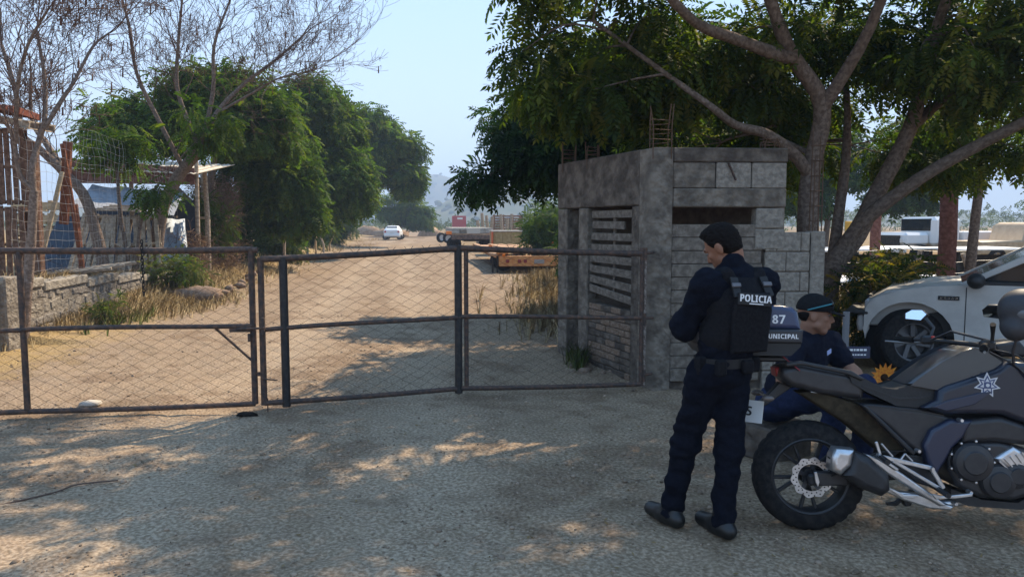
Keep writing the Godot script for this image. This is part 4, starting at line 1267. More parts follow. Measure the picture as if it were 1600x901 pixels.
	cloth.call("tarpaulin", "dark blue tarpaulin draped low behind the leaning beams", Vector3(-10.6, 0.6, -16.6), Vector3(-8.3, 0.55, -17.2), Vector3(-8.3, 1.9, -17.9), Vector3(-10.6, 1.8, -17.7), M("blue_tarp", Color(0.022, 0.028, 0.042), Color(0.04, 0.048, 0.065), 0.6, 0.0, 1.5), 0.15)
	# fence posts and rails beyond the bare tree
	for k in 4:
		var m := MB.new()
		var x := -8.55 - 0.42 * k
		m.tube([Vector3(0, 0, 0), Vector3(0.02, 1.5, 0), Vector3(-0.02, rf(2.7, 3.0), 0)], [0.075, 0.07, 0.06], 7)
		var p := obj("fence_post", m, greyw)
		p.position = Vector3(x + [0.25, 0.0, 0.1, 0.0][k], 0.35, -20.6 - 1.5 * k)
		tag(p, "rough round grey fence post among the brambles", "post", "fence posts among the brambles")
	for k in 3:
		var m := MB.new()
		m.box(Vector3.ZERO, Vector3(0.8, 0.07, 0.05), Basis.IDENTITY, 0.008)
		var p := obj("fence_rail", m, tanw)
		p.position = Vector3(-8.75 - 0.25 * k, 1.83 - 0.04 * k, -20.7 - 1.5 * k)
		p.rotation = Vector3(0, 0.25, -0.04)
		tag(p, "pale horizontal rail nailed between the rough fence posts", "rail", "rails between the fence posts")
	tangle("bramble", "dry brown bramble hanging over the rough fence posts", Vector3(-8.9, 1.3, -22.6), Vector3(0.9, 0.95, 0.9), 900, Color(0.16, 0.10, 0.065))
	tangle("bramble", "dry brown bramble heaped low at the edge of the track", Vector3(-8.6, 0.3, -22.0), Vector3(0.8, 0.5, 0.8), 500, Color(0.20, 0.13, 0.075))
	tangle("bramble", "dry twiggy bramble beside the end of the low wall", Vector3(-7.95, 0.3, -18.6), Vector3(0.5, 0.6, 0.5), 420, Color(0.22, 0.16, 0.10))
	var wg := [Color(0.07, 0.11, 0.025), Color(0.11, 0.14, 0.035), Color(0.16, 0.15, 0.05)]
	bush("green_shrub", "green climbing shrub on the fence posts inside the brambles", Vector3(-8.5, 0.7, -21.4), Vector3(0.55, 0.9, 0.5), 26, wg, 0.8, 0.25)
	bush("green_weed", "leafy green weed growing at the end of the low wall", Vector3(-7.25, 0.35, -16.0), Vector3(0.7, 0.35, 0.55), 26, wg, 0.55, 0.2)
	bush("green_weed", "small green weed growing against the foot of the low wall", Vector3(-6.35, 0.1, -11.8), Vector3(0.28, 0.2, 0.25), 8, wg, 0.4, 0.14)
	bush("green_shrub", "dark green undergrowth at the foot of the hanging tree", Vector3(-9.2, 0.3, -25.5), Vector3(0.9, 0.7, 0.7), 30, [Color(0.035, 0.065, 0.02), Color(0.05, 0.085, 0.022)], 0.9, 0.3)
	for e in [[-9.4, -30.5, 1.0, 0.8, 40], [-10.6, -35.0, 1.2, 0.9, 46], [-11.8, -44.0, 1.4, 1.0, 46], [-13.2, -54.0, 1.6, 1.1, 46], [-15.5, -70.0, 1.8, 1.2, 40]]:
		bush("undergrowth_bush", "dark bushy undergrowth at the foot of the row of broad trees", Vector3(e[0], gh(e[0], e[1]) - 0.05, e[1]), Vector3(e[2], e[3], e[2] * 0.8), e[4], [Color(0.045, 0.075, 0.02), Color(0.065, 0.10, 0.025), Color(0.10, 0.11, 0.035)], 1.2, 0.4, "undergrowth under the broad trees")
	for k in 6:
		var m := MB.new()
		m.tube([Vector3.ZERO, Vector3(rf(-0.05, 0.05), 0.5, 0), Vector3(rf(-0.25, 0.25), rf(0.9, 1.3), 0)], [0.06, 0.055, 0.045], 6)
		var p := obj("track_post", m, tanw if k % 2 else greyw)
		p.position = Vector3(-8.75 - 0.42 * k, gh(-8.75 - 0.42 * k, -29.0 - 3.2 * k) - 0.05, -29.0 - 3.2 * k)
		tag(p, "short crooked post at the edge of the track under the broad trees", "post", "short posts along the track")
	# broken concrete lump and bricks on the verge
	var lump := rock(Vector3(0.55, 0.20, 0.28), 4.4)
	var lo := obj("concrete_lump", lump, M("reddish_rubble", Color(0.18, 0.12, 0.085), Color(0.30, 0.225, 0.17), 0.95, 0.0, 2.0, 1.0))
	lo.position = Vector3(-6.55, 0.18, -15.6); lo.rotation.y = 0.3
	tag(lo, "broken reddish lump of rubble lying on the verge past the wall", "rubble")
	for k in 9:
		var r := obj("rubble_stone", rock(Vector3(rf(0.07, 0.16), rf(0.05, 0.1), rf(0.07, 0.14)), k * 7.7), M("reddish_rubble"))
		r.position = Vector3(-6.3 - 0.12 * k + rf(-0.1, 0.1), 0.12 + 0.02 * k, -15.9 - 0.75 * k)
		tag(r, "reddish stone in the line of rubble along the verge", "stone", "rubble stones along the verge")
	var straw := [Color(0.42, 0.33, 0.19), Color(0.34, 0.255, 0.14), Color(0.48, 0.39, 0.24), Color(0.26, 0.195, 0.11)]
	tufts("dry_grass", "dry straw-coloured grass on the bank and foot of the wall", [[-7.4, -12.5, 0.5, 2.0, 300], [-7.5, -14.5, 0.6, 2.0, 360], [-6.7, -13.0, 0.35, 2.6, 700], [-6.35, -15.0, 0.6, 2.4, 420], [-7.0, -16.2, 0.7, 1.5, 480], [-7.7, -19.5, 0.8, 2.4, 520], [-8.2, -24.0, 0.9, 3.0, 480], [-9.3, -31.0, 1.0, 5.0, 420], [-11.5, -47.0, 1.4, 12.0, 420], [-14.5, -75.0, 2.0, 14.0, 260]], straw, 0.10, 0.32, 1.3)
	tufts("dry_grass", "dry straw-coloured grass on the open ground behind the booth", [[0.9, -12.5, 0.9, 2.0, 420], [1.1, -17.0, 1.0, 2.5, 380], [1.3, -21.5, 1.1, 2.0, 420], [2.2, -23.5, 1.2, 2.0, 500], [6.0, -13.0, 2.5, 2.0, 700], [9.0, -14.0, 2.5, 1.6, 900], [5.0, -16.0, 3.0, 2.0, 500]], straw, 0.15, 0.55, 1.1)
	tufts("green_weeds", "low green weeds at the foot of the booth wall and along the bank", [[0.75, -8.6, 0.12, 0.3, 40], [-6.3, -12.2, 0.2, 1.2, 40], [-7.2, -17.2, 0.6, 1.0, 60]], [Color(0.08, 0.11, 0.03), Color(0.12, 0.13, 0.04)], 0.12, 0.4, 1.3)

# ---------------------------------------------------------------- vehicles and goods down the track
func wheel(parent: Node, at: Vector3, r: float, w: float, rim_mt: Material, axis_turn := 0.0, spokes := 6) -> void:
	# axle along the local z axis
	var B := Basis(Vector3.UP, axis_turn) * TURN_Z
	var ty := MB.new()
	ty.lathe([[r * 0.60, w * 0.5], [r * 0.90, w * 0.52], [r * 0.98, w * 0.42], [r, w * 0.2], [r, -w * 0.2], [r * 0.98, -w * 0.42], [r * 0.90, -w * 0.52], [r * 0.60, -w * 0.5]], 36, Transform3D(B, at))
	var t := obj("tyre", ty, M("tyre_rubber", Color(0.012, 0.012, 0.013), Color(0.028, 0.026, 0.025), 0.85, 0.0, 4.0), parent)
	var rm := MB.new()
	rm.lathe([[r * 0.60, w * 0.5], [r * 0.60, -w * 0.5]], 30, Transform3D(B, at))
	rm.lathe([[r * 0.61, w * 0.5], [r * 0.56, w * 0.46], [r * 0.54, w * 0.30]], 30, Transform3D(B, at))
	rm.lathe([[0.0, w * 0.22], [r * 0.17, w * 0.20], [r * 0.20, w * 0.05], [r * 0.54, w * 0.0]], 24, Transform3D(B, at))
	for k in spokes:
		var a := TAU * k / spokes
		var d := Vector3(cos(a), 0, sin(a)); var e := Vector3(cos(a + 0.25), 0, sin(a + 0.25))
		rm.bar(at + B * (d * r * 0.14 + Vector3.UP * w * 0.2), at + B * (e * r * 0.56 + Vector3.UP * w * 0.3), r * 0.14, r * 0.08, B * Vector3.UP, 0.004)
	obj("rim", rm, rim_mt, t)
func plain_box(called: String, c: Vector3, s: Vector3, mt: Material, parent: Node, bev := 0.01, b := Basis.IDENTITY) -> MeshInstance3D:
	var m := MB.new()
	m.box(c, s, b, bev)
	return obj(called, m, mt, parent)
# body of a car from cross-sections along its length: [z, half width, sill height, belt height, roof height, roof half width]
func loft(sec: Array, parent: Node, called: String, mt: Material) -> void:
	var m := MB.new()
	var rings := []
	for s in sec:
		var r := []
		var hw: float = s[1]; var y0: float = s[2]; var yb: float = s[3]; var yr: float = s[4]; var rw: float = s[5]
		for q in [[-hw * 0.92, y0], [-hw, y0 + 0.15], [-hw, yb - 0.08], [-hw * 0.96, yb], [-rw, yr - 0.05], [-rw * 0.85, yr], [rw * 0.85, yr], [rw, yr - 0.05], [hw * 0.96, yb], [hw, yb - 0.08], [hw, y0 + 0.15], [hw * 0.92, y0]]: r.append(Vector3(q[0], q[1], s[0]))
		rings.append(r)
	var n: int = rings[0].size()
	for k in rings.size() - 1:
		for j in n:
			var a: Vector3 = rings[k][j]; var b: Vector3 = rings[k][(j + 1) % n]; var c: Vector3 = rings[k + 1][(j + 1) % n]; var d: Vector3 = rings[k + 1][j]
			var ce: Vector3 = (rings[k][2] + rings[k][9]) * 0.5
			m.quad(a, b, c, d, (a + b) * 0.5 - Vector3(ce.x, (sec[k][2] + sec[k][4]) * 0.5, ce.z))
	for e in [[0, 1.0], [rings.size() - 1, -1.0]]:
		var r: Array = rings[e[0]]
		for j in range(1, n - 1): m.tri(r[0], r[j], r[j + 1], Vector3(0, 0, e[1] * (1.0 if sec[0][0] > sec[-1][0] else -1.0)))
	obj(called, m, mt, parent)

func far_yard() -> void:
	var steel := M("dark_steel", Color(0.03, 0.028, 0.027), Color(0.07, 0.055, 0.045), 0.8, 0.1, 2.0)
	var orange := M("orange_paint", Color(0.42, 0.15, 0.04), Color(0.50, 0.24, 0.08), 0.7, 0.0, 1.2)
	var lamp := M("orange_lens", Color(0.80, 0.20, 0.02), null, 0.35)
	var deckm := M("deck_wood", Color(0.36, 0.205, 0.12), Color(0.52, 0.35, 0.22), 0.9, 0.0, 1.0, 0.4)
	var greyw := M("grey_wood")
	# ---- white hatchback seen from behind
	var car := thing("parked_car", "small white car parked under the trees at the far bend", "car", Vector3(-12.45, 0.02, -78.3), 0.06)
	loft([[0.0, 0.80, 0.38, 0.95, 0.98, 0.70], [-0.12, 0.84, 0.30, 1.0, 1.10, 0.68], [-0.75, 0.85, 0.25, 1.0, 1.44, 0.58], [-2.2, 0.85, 0.25, 0.98, 1.46, 0.58], [-3.0, 0.85, 0.25, 0.96, 1.0, 0.70], [-4.0, 0.80, 0.28, 0.82, 0.84, 0.66], [-4.1, 0.76, 0.35, 0.7, 0.72, 0.6]], car, "body", M("white_paint", Color(0.66, 0.66, 0.65), null, 0.35))
	plain_box("rear_window", Vector3(0, 1.22, -0.38), Vector3(1.1, 0.34, 0.04), M("dark_glass", Color(0.015, 0.018, 0.02), null, 0.08), car, 0.01, Basis.from_euler(Vector3(-1.05 + PI * 0.5 - 1.05, 0, 0)))
	for sx: float in [-1.0, 1.0]:
		plain_box("tail_light", Vector3(0.68 * sx, 0.86, 0.0), Vector3(0.18, 0.2, 0.06), M("red_lens", Color(0.35, 0.02, 0.02), null, 0.3), car, 0.02)
		for z in [-0.75, -3.3]: wheel(car, Vector3(0.74 * sx, 0.3, z), 0.30, 0.2, M("grey_rim", Color(0.25, 0.25, 0.26), null, 0.4, 0.6))
	plain_box("bumper", Vector3(0, 0.48, 0.04), Vector3(1.6, 0.24, 0.14), M("white_paint"), car, 0.05)
	plain_box("number_plate", Vector3(0, 0.76, 0.025), Vector3(0.36, 0.13, 0.02), M("plate_white", Color(0.6, 0.6, 0.58), null, 0.5), car, 0.004)
	# ---- low-loader trailer with an orange tail beam
	var t := thing("low_loader_trailer", "low orange-tailed trailer with warped wooden deck, nearest the booth doorway", "trailer", Vector3(0.85, 0.02, -25.4), 0.13)
	plain_box("tail_beam", Vector3(0, 0.40, 0), Vector3(2.6, 0.36, 0.20), orange, t, 0.02)
	for k in 4: plain_box("tail_light", Vector3([-1.02, -0.62, -0.42, 0.75][k], 0.40, 0.11), Vector3(0.11, 0.11, 0.04), M("dull_red_lens", Color(0.20, 0.025, 0.02), null, 0.4), t, 0.02)
	plain_box("grey_plate", Vector3(0.05, 0.38, 0.11), Vector3(0.34, 0.14, 0.02), M("dull_plate", Color(0.25, 0.22, 0.19), null, 0.7), t)
	for k in 11:
		var w := plain_box("deck_plank", Vector3(-1.18 + k * 0.236, 0.66 + rf(-0.02, 0.025), -5.6 + rf(-0.15, 0.15)), Vector3(0.225, 0.05, 11.0), deckm, t, 0.006, Basis.from_euler(Vector3(-0.004 + rf(-0.004, 0.004), rf(-0.005, 0.005), 0)))
	for sx: float in [-1.0, 1.0]:
		plain_box("side_rail", Vector3(1.27 * sx, 0.56, -5.6), Vector3(0.08, 0.2, 11.0), orange, t)
		for k in 3: wheel(t, Vector3(1.0 * sx, 0.30, -1.2 - 0.85 * k), 0.30, 0.24, steel)
		plain_box("support_leg", Vector3(-1.42 + 0.08 * sx, 0.28, -0.1), Vector3(0.06, 0.56, 0.06), steel, t)
	plain_box("ramp", Vector3(-1.36, 0.62, -0.35), Vector3(0.36, 0.10, 0.7), deckm, t, 0.02, Basis.from_euler(Vector3(0, 0.2, 0.06)))
	plain_box("ramp_hinge", Vector3(-1.18, 0.70, 0.02), Vector3(0.4, 0.14, 0.12), orange, t, 0.02)
	for s in [[-1.15, 0.62, 0.12, 0.10], [-1.42, 0.82, -1.6, 0.13], [1.15, 0.90, -3.4, 0.12]]: plain_box("marker_light", Vector3(s[0], s[1], s[2]), Vector3(s[3], s[3], 0.06), lamp, t, 0.03)
	# ---- flatbed trailer further on, loaded with beams
	var f := thing("flatbed_trailer", "weathered flatbed trailer stacked with grey beams, beside the yellow container", "trailer", Vector3(-2.35, 0.02, -45.0), 0.13)
	plain_box("rear_sill", Vector3(0, 0.85, 0), Vector3(2.5, 0.26, 0.2), M("worn_brown_paint", Color(0.10, 0.075, 0.06), Color(0.20, 0.13, 0.10), 0.8, 0.0, 1.0), f, 0.02)
	plain_box("chassis", Vector3(0, 0.75, -5), Vector3(1.0, 0.3, 9.6), steel, f)
	plain_box("deck", Vector3(0, 1.03, -5), Vector3(2.5, 0.08, 10.0), deckm, f)
	for k in 5:
		for j in 2: plain_box("beam", Vector3(-1.0 + 0.5 * k, 1.17 + 0.17 * j, -4.6 + rf(-0.1, 0.2)), Vector3(0.46, 0.15, 8.8), M("pale_beam", Color(0.34, 0.31, 0.27), Color(0.46, 0.43, 0.38), 0.9, 0.0, 1.0), f, 0.01)
	plain_box("load_board", Vector3(0.05, 1.22, 0.06), Vector3(0.8, 0.32, 0.03), M("pale_board", Color(0.5, 0.46, 0.40), null, 0.9), f)
	for sx: float in [-1.0, 1.0]:
		plain_box("marker_light", Vector3(1.4 * sx, 1.12, 0.02), Vector3(0.34, 0.2, 0.08), lamp, f, 0.04)
		for k in 2: wheel(f, Vector3(1.0 * sx, 0.42, -1.4 - 1.2 * k), 0.42, 0.28, steel)
	# ---- box, stake-sided truck bed, posts
	var c := thing("yellow_container", "dull yellow steel box with an orange end on the ground", "container", Vector3(-0.35, 0.0, -41.0), 0.1)
	plain_box("body", Vector3(0, 0.85, 0), Vector3(1.55, 0.8, 2.4), M("dull_yellow", Color(0.27, 0.18, 0.07), Color(0.36, 0.26, 0.12), 0.75, 0.0, 1.0), c, 0.02)
	for k in 4: plain_box("rib", Vector3(-0.7 + k * 0.46, 0.85, 1.22), Vector3(0.06, 0.74, 0.05), M("dull_yellow"), c)
	plain_box("orange_end", Vector3(-0.80, 0.9, 0.9), Vector3(0.06, 0.7, 0.9), M("orange_red", Color(0.55, 0.12, 0.03), null, 0.6), c)
	plain_box("lid", Vector3(0, 1.28, 0), Vector3(1.65, 0.06, 2.5), M("pale_beam"), c)
	for k in 2: plain_box("skid", Vector3(-0.6 + 1.2 * k, 0.22, 0), Vector3(0.2, 0.46, 2.2), steel, c)
	var sb := thing("stake_truck", "brown stake-sided truck bed standing behind the yellow box", "truck", Vector3(-0.3, 0.0, -60.0), 0.05)
	plain_box("bed", Vector3(0, 1.1, -2), Vector3(2.3, 0.14, 4.4), steel, sb)
	for k in 6: plain_box("slat", Vector3(0, 1.28 + 0.2 * k, 0.2), Vector3(2.3, 0.13, 0.04), M("stake_wood", Color(0.20, 0.10, 0.065), Color(0.30, 0.19, 0.13), 0.9, 0.0, 1.0), sb)
	for k in 4: plain_box("stake", Vector3(-1.1 + 0.73 * k, 1.75, 0.25), Vector3(0.09, 1.3, 0.06), M("stake_wood"), sb)
	for sx: float in [-1.0, 1.0]:
		plain_box("side_panel", Vector3(1.12 * sx, 1.8, -2), Vector3(0.05, 1.2, 4.3), M("stake_wood"), sb)
		wheel(sb, Vector3(0.9 * sx, 0.45, -1.2), 0.45, 0.3, steel)
	for k in 7:
		var m := MB.new()
		m.tube([Vector3.ZERO, Vector3(rf(-0.05, 0.05), 1.1, 0), Vector3(rf(-0.15, 0.15), rf(1.9, 2.5), 0)], [0.16, 0.14, 0.11], 7)
		var p := obj("timber_stake", m, greyw)
		p.position = Vector3(-2.5 + 0.32 * k + (0.5 if k > 3 else 0.0), 0, -56.0 - 0.6 * k)
		tag(p, "rough upright timber stake in the row beside the flatbed trailer", "post", "timber stakes beside the flatbed")
	# ---- red box lorry
	var r := thing("red_lorry", "red box-bodied lorry seen from behind far down the track", "lorry", Vector3(-8.9, 0.0, -128.0), 0.1)
	plain_box("box_body", Vector3(0, 2.0, -2.6), Vector3(2.3, 2.1, 5.2), M("red_paint", Color(0.30, 0.03, 0.035), Color(0.36, 0.05, 0.05), 0.6, 0.0, 1.0), r, 0.03)
	plain_box("white_panel", Vector3(0.1, 2.6, 0.02), Vector3(0.9, 0.3, 0.03), M("plate_white"), r)
	plain_box("chassis", Vector3(0, 0.8, -3.2), Vector3(0.9, 0.3, 6.5), steel, r)
	plain_box("cab", Vector3(0, 1.6, -6.2), Vector3(2.2, 1.8, 1.6), M("red_paint"), r, 0.1)
	for sx: float in [-1.0, 1.0]:
		for z in [-1.4, -6.0]: wheel(r, Vector3(0.95 * sx, 0.48, z), 0.48, 0.3, steel)
	# ---- heaps of earth across the far end, scrap beside them
	for s in [[-16.5, -102.0, 5.0, 1.1], [-11.5, -105.0, 4.0, 1.3], [-7.5, -100.0, 3.4, 0.8], [-20.5, -108.0, 4.0, 1.6]]:
		var m := rock(Vector3(s[2] * 0.5, s[3], 1.6), s[0])
		var o := obj("earth_heap", m, M("earth", Color(0.24, 0.16, 0.105), Color(0.36, 0.26, 0.18), 1.0, 0.0, 0.4, 1.0))
		o.position = Vector3(s[0], 0, s[1])
		tag(o, "low heap of brown earth across the far end of the track", "heap", "earth heaps at the end of the track")
	for k in 3:
		var o := thing("scrap_wheel", "old wheel lying beside the flatbed trailer", "wheel", Vector3(-4.6 - 0.9 * k, 0.2, -62.0 - 3.0 * k), 0.4 * k, "old wheels beside the flatbed")
		wheel(o, Vector3(0, 0.25, 0), 0.45, 0.25, M("pale_rim", Color(0.5, 0.5, 0.5), null, 0.5))
	var wg := [Color(0.06, 0.10, 0.03), Color(0.09, 0.125, 0.035), Color(0.05, 0.08, 0.025)]
	bush("roadside_shrub", "leafy green shrub growing beside the low trailer", Vector3(1.5, 0, -29.5), Vector3(1.1, 1.1, 0.9), 70, wg, 1.1, 0.35)
	bush("roadside_shrub", "tall leafy shrub behind the booth doorway", Vector3(2.2, 0, -19.5), Vector3(1.0, 1.1, 0.8), 70, wg, 1.0, 0.35)
	bush("roadside_shrub", "pale green shrub growing beyond the yellow container", Vector3(2.2, 0, -46.0), Vector3(1.6, 1.6, 1.0), 60, wg, 1.6, 0.5)
	# scrub along the skyline, one mass
	var xf := []; var co := []
	for k in 9000:
		var x := rf(-330, 330); var z := rf(-150, -260)
		var hmax := 2.2 + 3.0 * maxf(0, nz.get_noise_2d(x * 0.02, 4.0)) + (3.0 if x > 20.0 else 0.0)
		var s := rf(3.0, 5.0)
		xf.append(Transform3D(Basis.from_euler(Vector3(rf(0, 6), rf(0, 6), rf(0, 6))).scaled(Vector3.ONE * s), Vector3(x, rf(0.1, hmax), z)))
		var v := rf(0.7, 1.3)
		co.append(Color(0.07 * v, 0.085 * v, 0.035 * v))
	tag(copies("far_scrub", sprig_far, vcol("leaf"), xf, co, null, "stuff"), "hazy belt of far scrub along the skyline", "scrub")

# ---------------------------------------------------------------- yard behind the trees on the right
func right_yard() -> void:
	var redp := M("red_brown_post", Color(0.12, 0.052, 0.04), Color(0.19, 0.095, 0.075), 0.9, 0.0, 2.0, 0.5)
	var greyw := M("grey_wood")
	for s in [[8.65, -18.0, 0.12, 2.6, 0.0], [8.05, -14.0, 0.155, 2.9, 0.02]]:
		var m := MB.new()
		m.tube([Vector3.ZERO, Vector3(s[4], s[3] * 0.5, 0), Vector3(0, s[3], 0)], [s[2] * 1.05, s[2], s[2] * 0.95], 9)
		var p := obj("red_brown_post", m, redp)
		p.position = Vector3(s[0], -0.05, s[1])
		tag(p, "thick round red-brown post standing in the yard fence", "post", "thick posts of the yard fence")
	var tp := MB.new()
	limb(tp, [Vector3.ZERO, Vector3(0.05, 1.0, 0), Vector3(0.12, 2.2, 0), Vector3(0.2, 3.4, 0.1)], 0.10, 0.07, 8)
	var tk := obj("pale_trunk", tp, bark())
	tk.position = Vector3(8.35, -0.05, -13.8)
	tag(tk, "slim pale tree trunk beside the thick red-brown post", "tree trunk")
	for k in 7:
		var m := MB.new()
		m.tube([Vector3.ZERO, Vector3(rf(-0.06, 0.06), 0.6, 0), Vector3(rf(-0.2, 0.2), rf(1.0, 1.35), 0)], [0.055, 0.05, 0.04], 6)
		var p := obj("thin_post", m, greyw)
		p.position = Vector3(6.2 + 0.95 * k, -0.05, -15.2 + 0.1 * k)
		tag(p, "thin crooked wooden post of the wire fence before the white sheets", "post", "thin posts of the wire fence")
	var wf := thing("wire_fence", "sagging wire fence strung between thin crooked posts", "fence", Vector3(9.0, 0, -15.0))
	for j in 5:
		var m := MB.new()
		var q := []
		for k in 30: q.append(Vector3(-4.5 + k * 0.32, 0.25 + 0.22 * j - 0.03 * sin(k * 1.1), 0.05 * nz.get_noise_1d(k * 0.4)))
		m.tube(q, [0.004], 3, false)
		obj("wire", m, M("galvanised_wire"), wf)
	# long rows of white sheets on dark trestles
	for r in 2:
		var t := thing("sheet_stack", ["long low stack of white sheets on trestles beyond the wire fence", "low stack of white slabs on the ground close behind the wire fence"][r], "stack", Vector3(11.2 - 1.5 * r, 0, -22.0 + 4.6 * r))
		for k in 7:
			plain_box("white_sheet", Vector3(-3.6 + 1.25 * k, (0.92 if r == 0 else 0.36) + rf(-0.02, 0.05), rf(-0.2, 0.2)), Vector3(1.3, 0.05, 1.9), M("white_sheet", Color(0.62, 0.62, 0.60), Color(0.75, 0.74, 0.72), 0.6, 0.0, 1.0), t, 0.01, Basis.from_euler(Vector3(0, rf(-0.08, 0.08), rf(-0.015, 0.015))))
			for s: float in [-1.0, 1.0]: plain_box("trestle_leg", Vector3(-3.6 + 1.25 * k, 0.42 if r == 0 else 0.16, 0.7 * s), Vector3(0.08, 0.9 if r == 0 else 0.36, 0.08), M("dark_steel"), t)
		if r == 0: plain_box("dark_boards", Vector3(0, 0.45, -0.4), Vector3(8.6, 0.6, 0.05), M("dark_steel"), t)
	# old white lorry
	var w := thing("white_lorry", "old white lorry parked beyond the white sheets", "lorry", Vector3(16.2, 0, -31.0), 0.25)
	plain_box("bonnet", Vector3(-0.2, 1.05, 0), Vector3(1.2, 0.55, 1.6), M("white_paint"), w, 0.12)
	plain_box("cab", Vector3(1.1, 1.35, 0), Vector3(1.4, 1.2, 1.9), M("white_paint"), w, 0.15)
	plain_box("windscreen", Vector3(0.42, 1.62, 0), Vector3(0.06, 0.5, 1.6), M("dark_glass"), w, 0.02)
	plain_box("side_window", Vector3(1.1, 1.65, 0.94), Vector3(0.9, 0.42, 0.05), M("dark_glass"), w, 0.02)
	plain_box("grille", Vector3(-0.82, 1.0, 0), Vector3(0.06, 0.4, 1.1), M("dark_steel"), w, 0.02)
	plain_box("bumper", Vector3(-0.9, 0.62, 0), Vector3(0.16, 0.22, 1.9), M("white_paint"), w, 0.03)
	plain_box("load_bed", Vector3(3.4, 1.1, 0), Vector3(3.2, 0.5, 2.0), M("white_paint"), w, 0.03)
	for sx: float in [-1.0, 1.0]:
		plain_box("headlight", Vector3(-0.83, 1.0, 0.66 * sx), Vector3(0.06, 0.18, 0.2), M("plate_white"), w, 0.03)
		for x in [-0.1, 3.6]: wheel(w, Vector3(x, 0.42, 0.82 * sx), 0.42, 0.26, M("dark_steel"))
	# tan pick-up
	var p := thing("tan_pickup", "tan pick-up truck parked beside the old white lorry", "pickup", Vector3(18.4, 0, -29.2), 0.1)
	var tan_ := M("tan_paint", Color(0.34, 0.23, 0.13), Color(0.42, 0.30, 0.18), 0.5, 0.0, 0.6)
	var pm := MB.new()
	pm.prism([Vector2(-1.0, 0.5), Vector2(-1.0, 1.0), Vector2(0.7, 1.05), Vector2(0.85, 1.6), Vector2(1.1, 1.72), Vector2(2.1, 1.72), Vector2(2.7, 1.1), Vector2(3.8, 1.02), Vector2(3.9, 0.5)], -0.9, 0.9, 0.08)
	obj("body", pm, tan_, p)
	plain_box("side_window", Vector3(1.6, 1.38, 0.905), Vector3(1.1, 0.42, 0.03), M("dark_glass"), p, 0.01)
	for sx: float in [-1.0, 1.0]:
		for x in [-0.3, 3.0]: wheel(p, Vector3(x, 0.38, 0.82 * sx), 0.38, 0.24, M("grey_rim"))
	var yb := thing("yellow_bin", "yellow drum standing beside the old white lorry", "drum", Vector3(13.9, 0.85, -31.0))
	var ym := MB.new()
	ym.lathe([[0.0, 0.0], [0.24, 0.0], [0.25, 0.3], [0.24, 0.6], [0.25, 0.9], [0.22, 0.92], [0.0, 0.9]], 16)
	obj("drum", ym, M("yellow_paint", Color(0.6, 0.33, 0.04), null, 0.5), yb)
	plain_box("stand", Vector3(0, -0.43, 0), Vector3(0.5, 0.84, 0.5), M("dark_steel"), yb)
	# trees that close the view, and the bush behind the seated man
	var lg := [Color(0.05, 0.09, 0.024), Color(0.065, 0.11, 0.026), Color(0.085, 0.12, 0.03)]
	for s in [[11.0, -36.0, 6.5], [16.5, -40.0, 8.0], [23.0, -42.0, 8.5], [29.0, -36.0, 7.5], [8.0, -48.0, 6.0], [35.0, -46.0, 9.0]]:
		var b := Vector3(s[0], 0, s[1])
		var h: float = s[2]
		tree("yard_tree", "green tree closing the view behind the yard vehicles", b, [[[b - Vector3(0, 0.1, 0), b + Vector3(0.2, h * 0.3, 0), b + Vector3(0, h * 0.6, 0)], 0.2, 0.06]], [[b + Vector3(0, h * 0.66, 0), Vector3(h * 0.36, h * 0.32, h * 0.3), 60], [b + Vector3(-h * 0.2, h * 0.45, 0.5), Vector3(h * 0.25, h * 0.2, h * 0.2), 26]], 36, 0.7, 1.9, lg, true, "trees behind the yard vehicles")
	var yg := [Color(0.06, 0.09, 0.025), Color(0.13, 0.14, 0.035), Color(0.30, 0.20, 0.05), Color(0.04, 0.065, 0.02)]
	bush("yellowing_bush", "dense bush with yellowing leaves between the forked trunk and the white car", Vector3(4.75, 0, -9.7), Vector3(0.5, 0.62, 0.5), 60, yg, 0.55, 0.2)
	bush("yellowing_bush", "thin bush with yellowing leaves beside the white car bonnet", Vector3(5.6, 0, -10.8), Vector3(0.7, 0.6, 0.5), 46, yg, 0.6, 0.22)

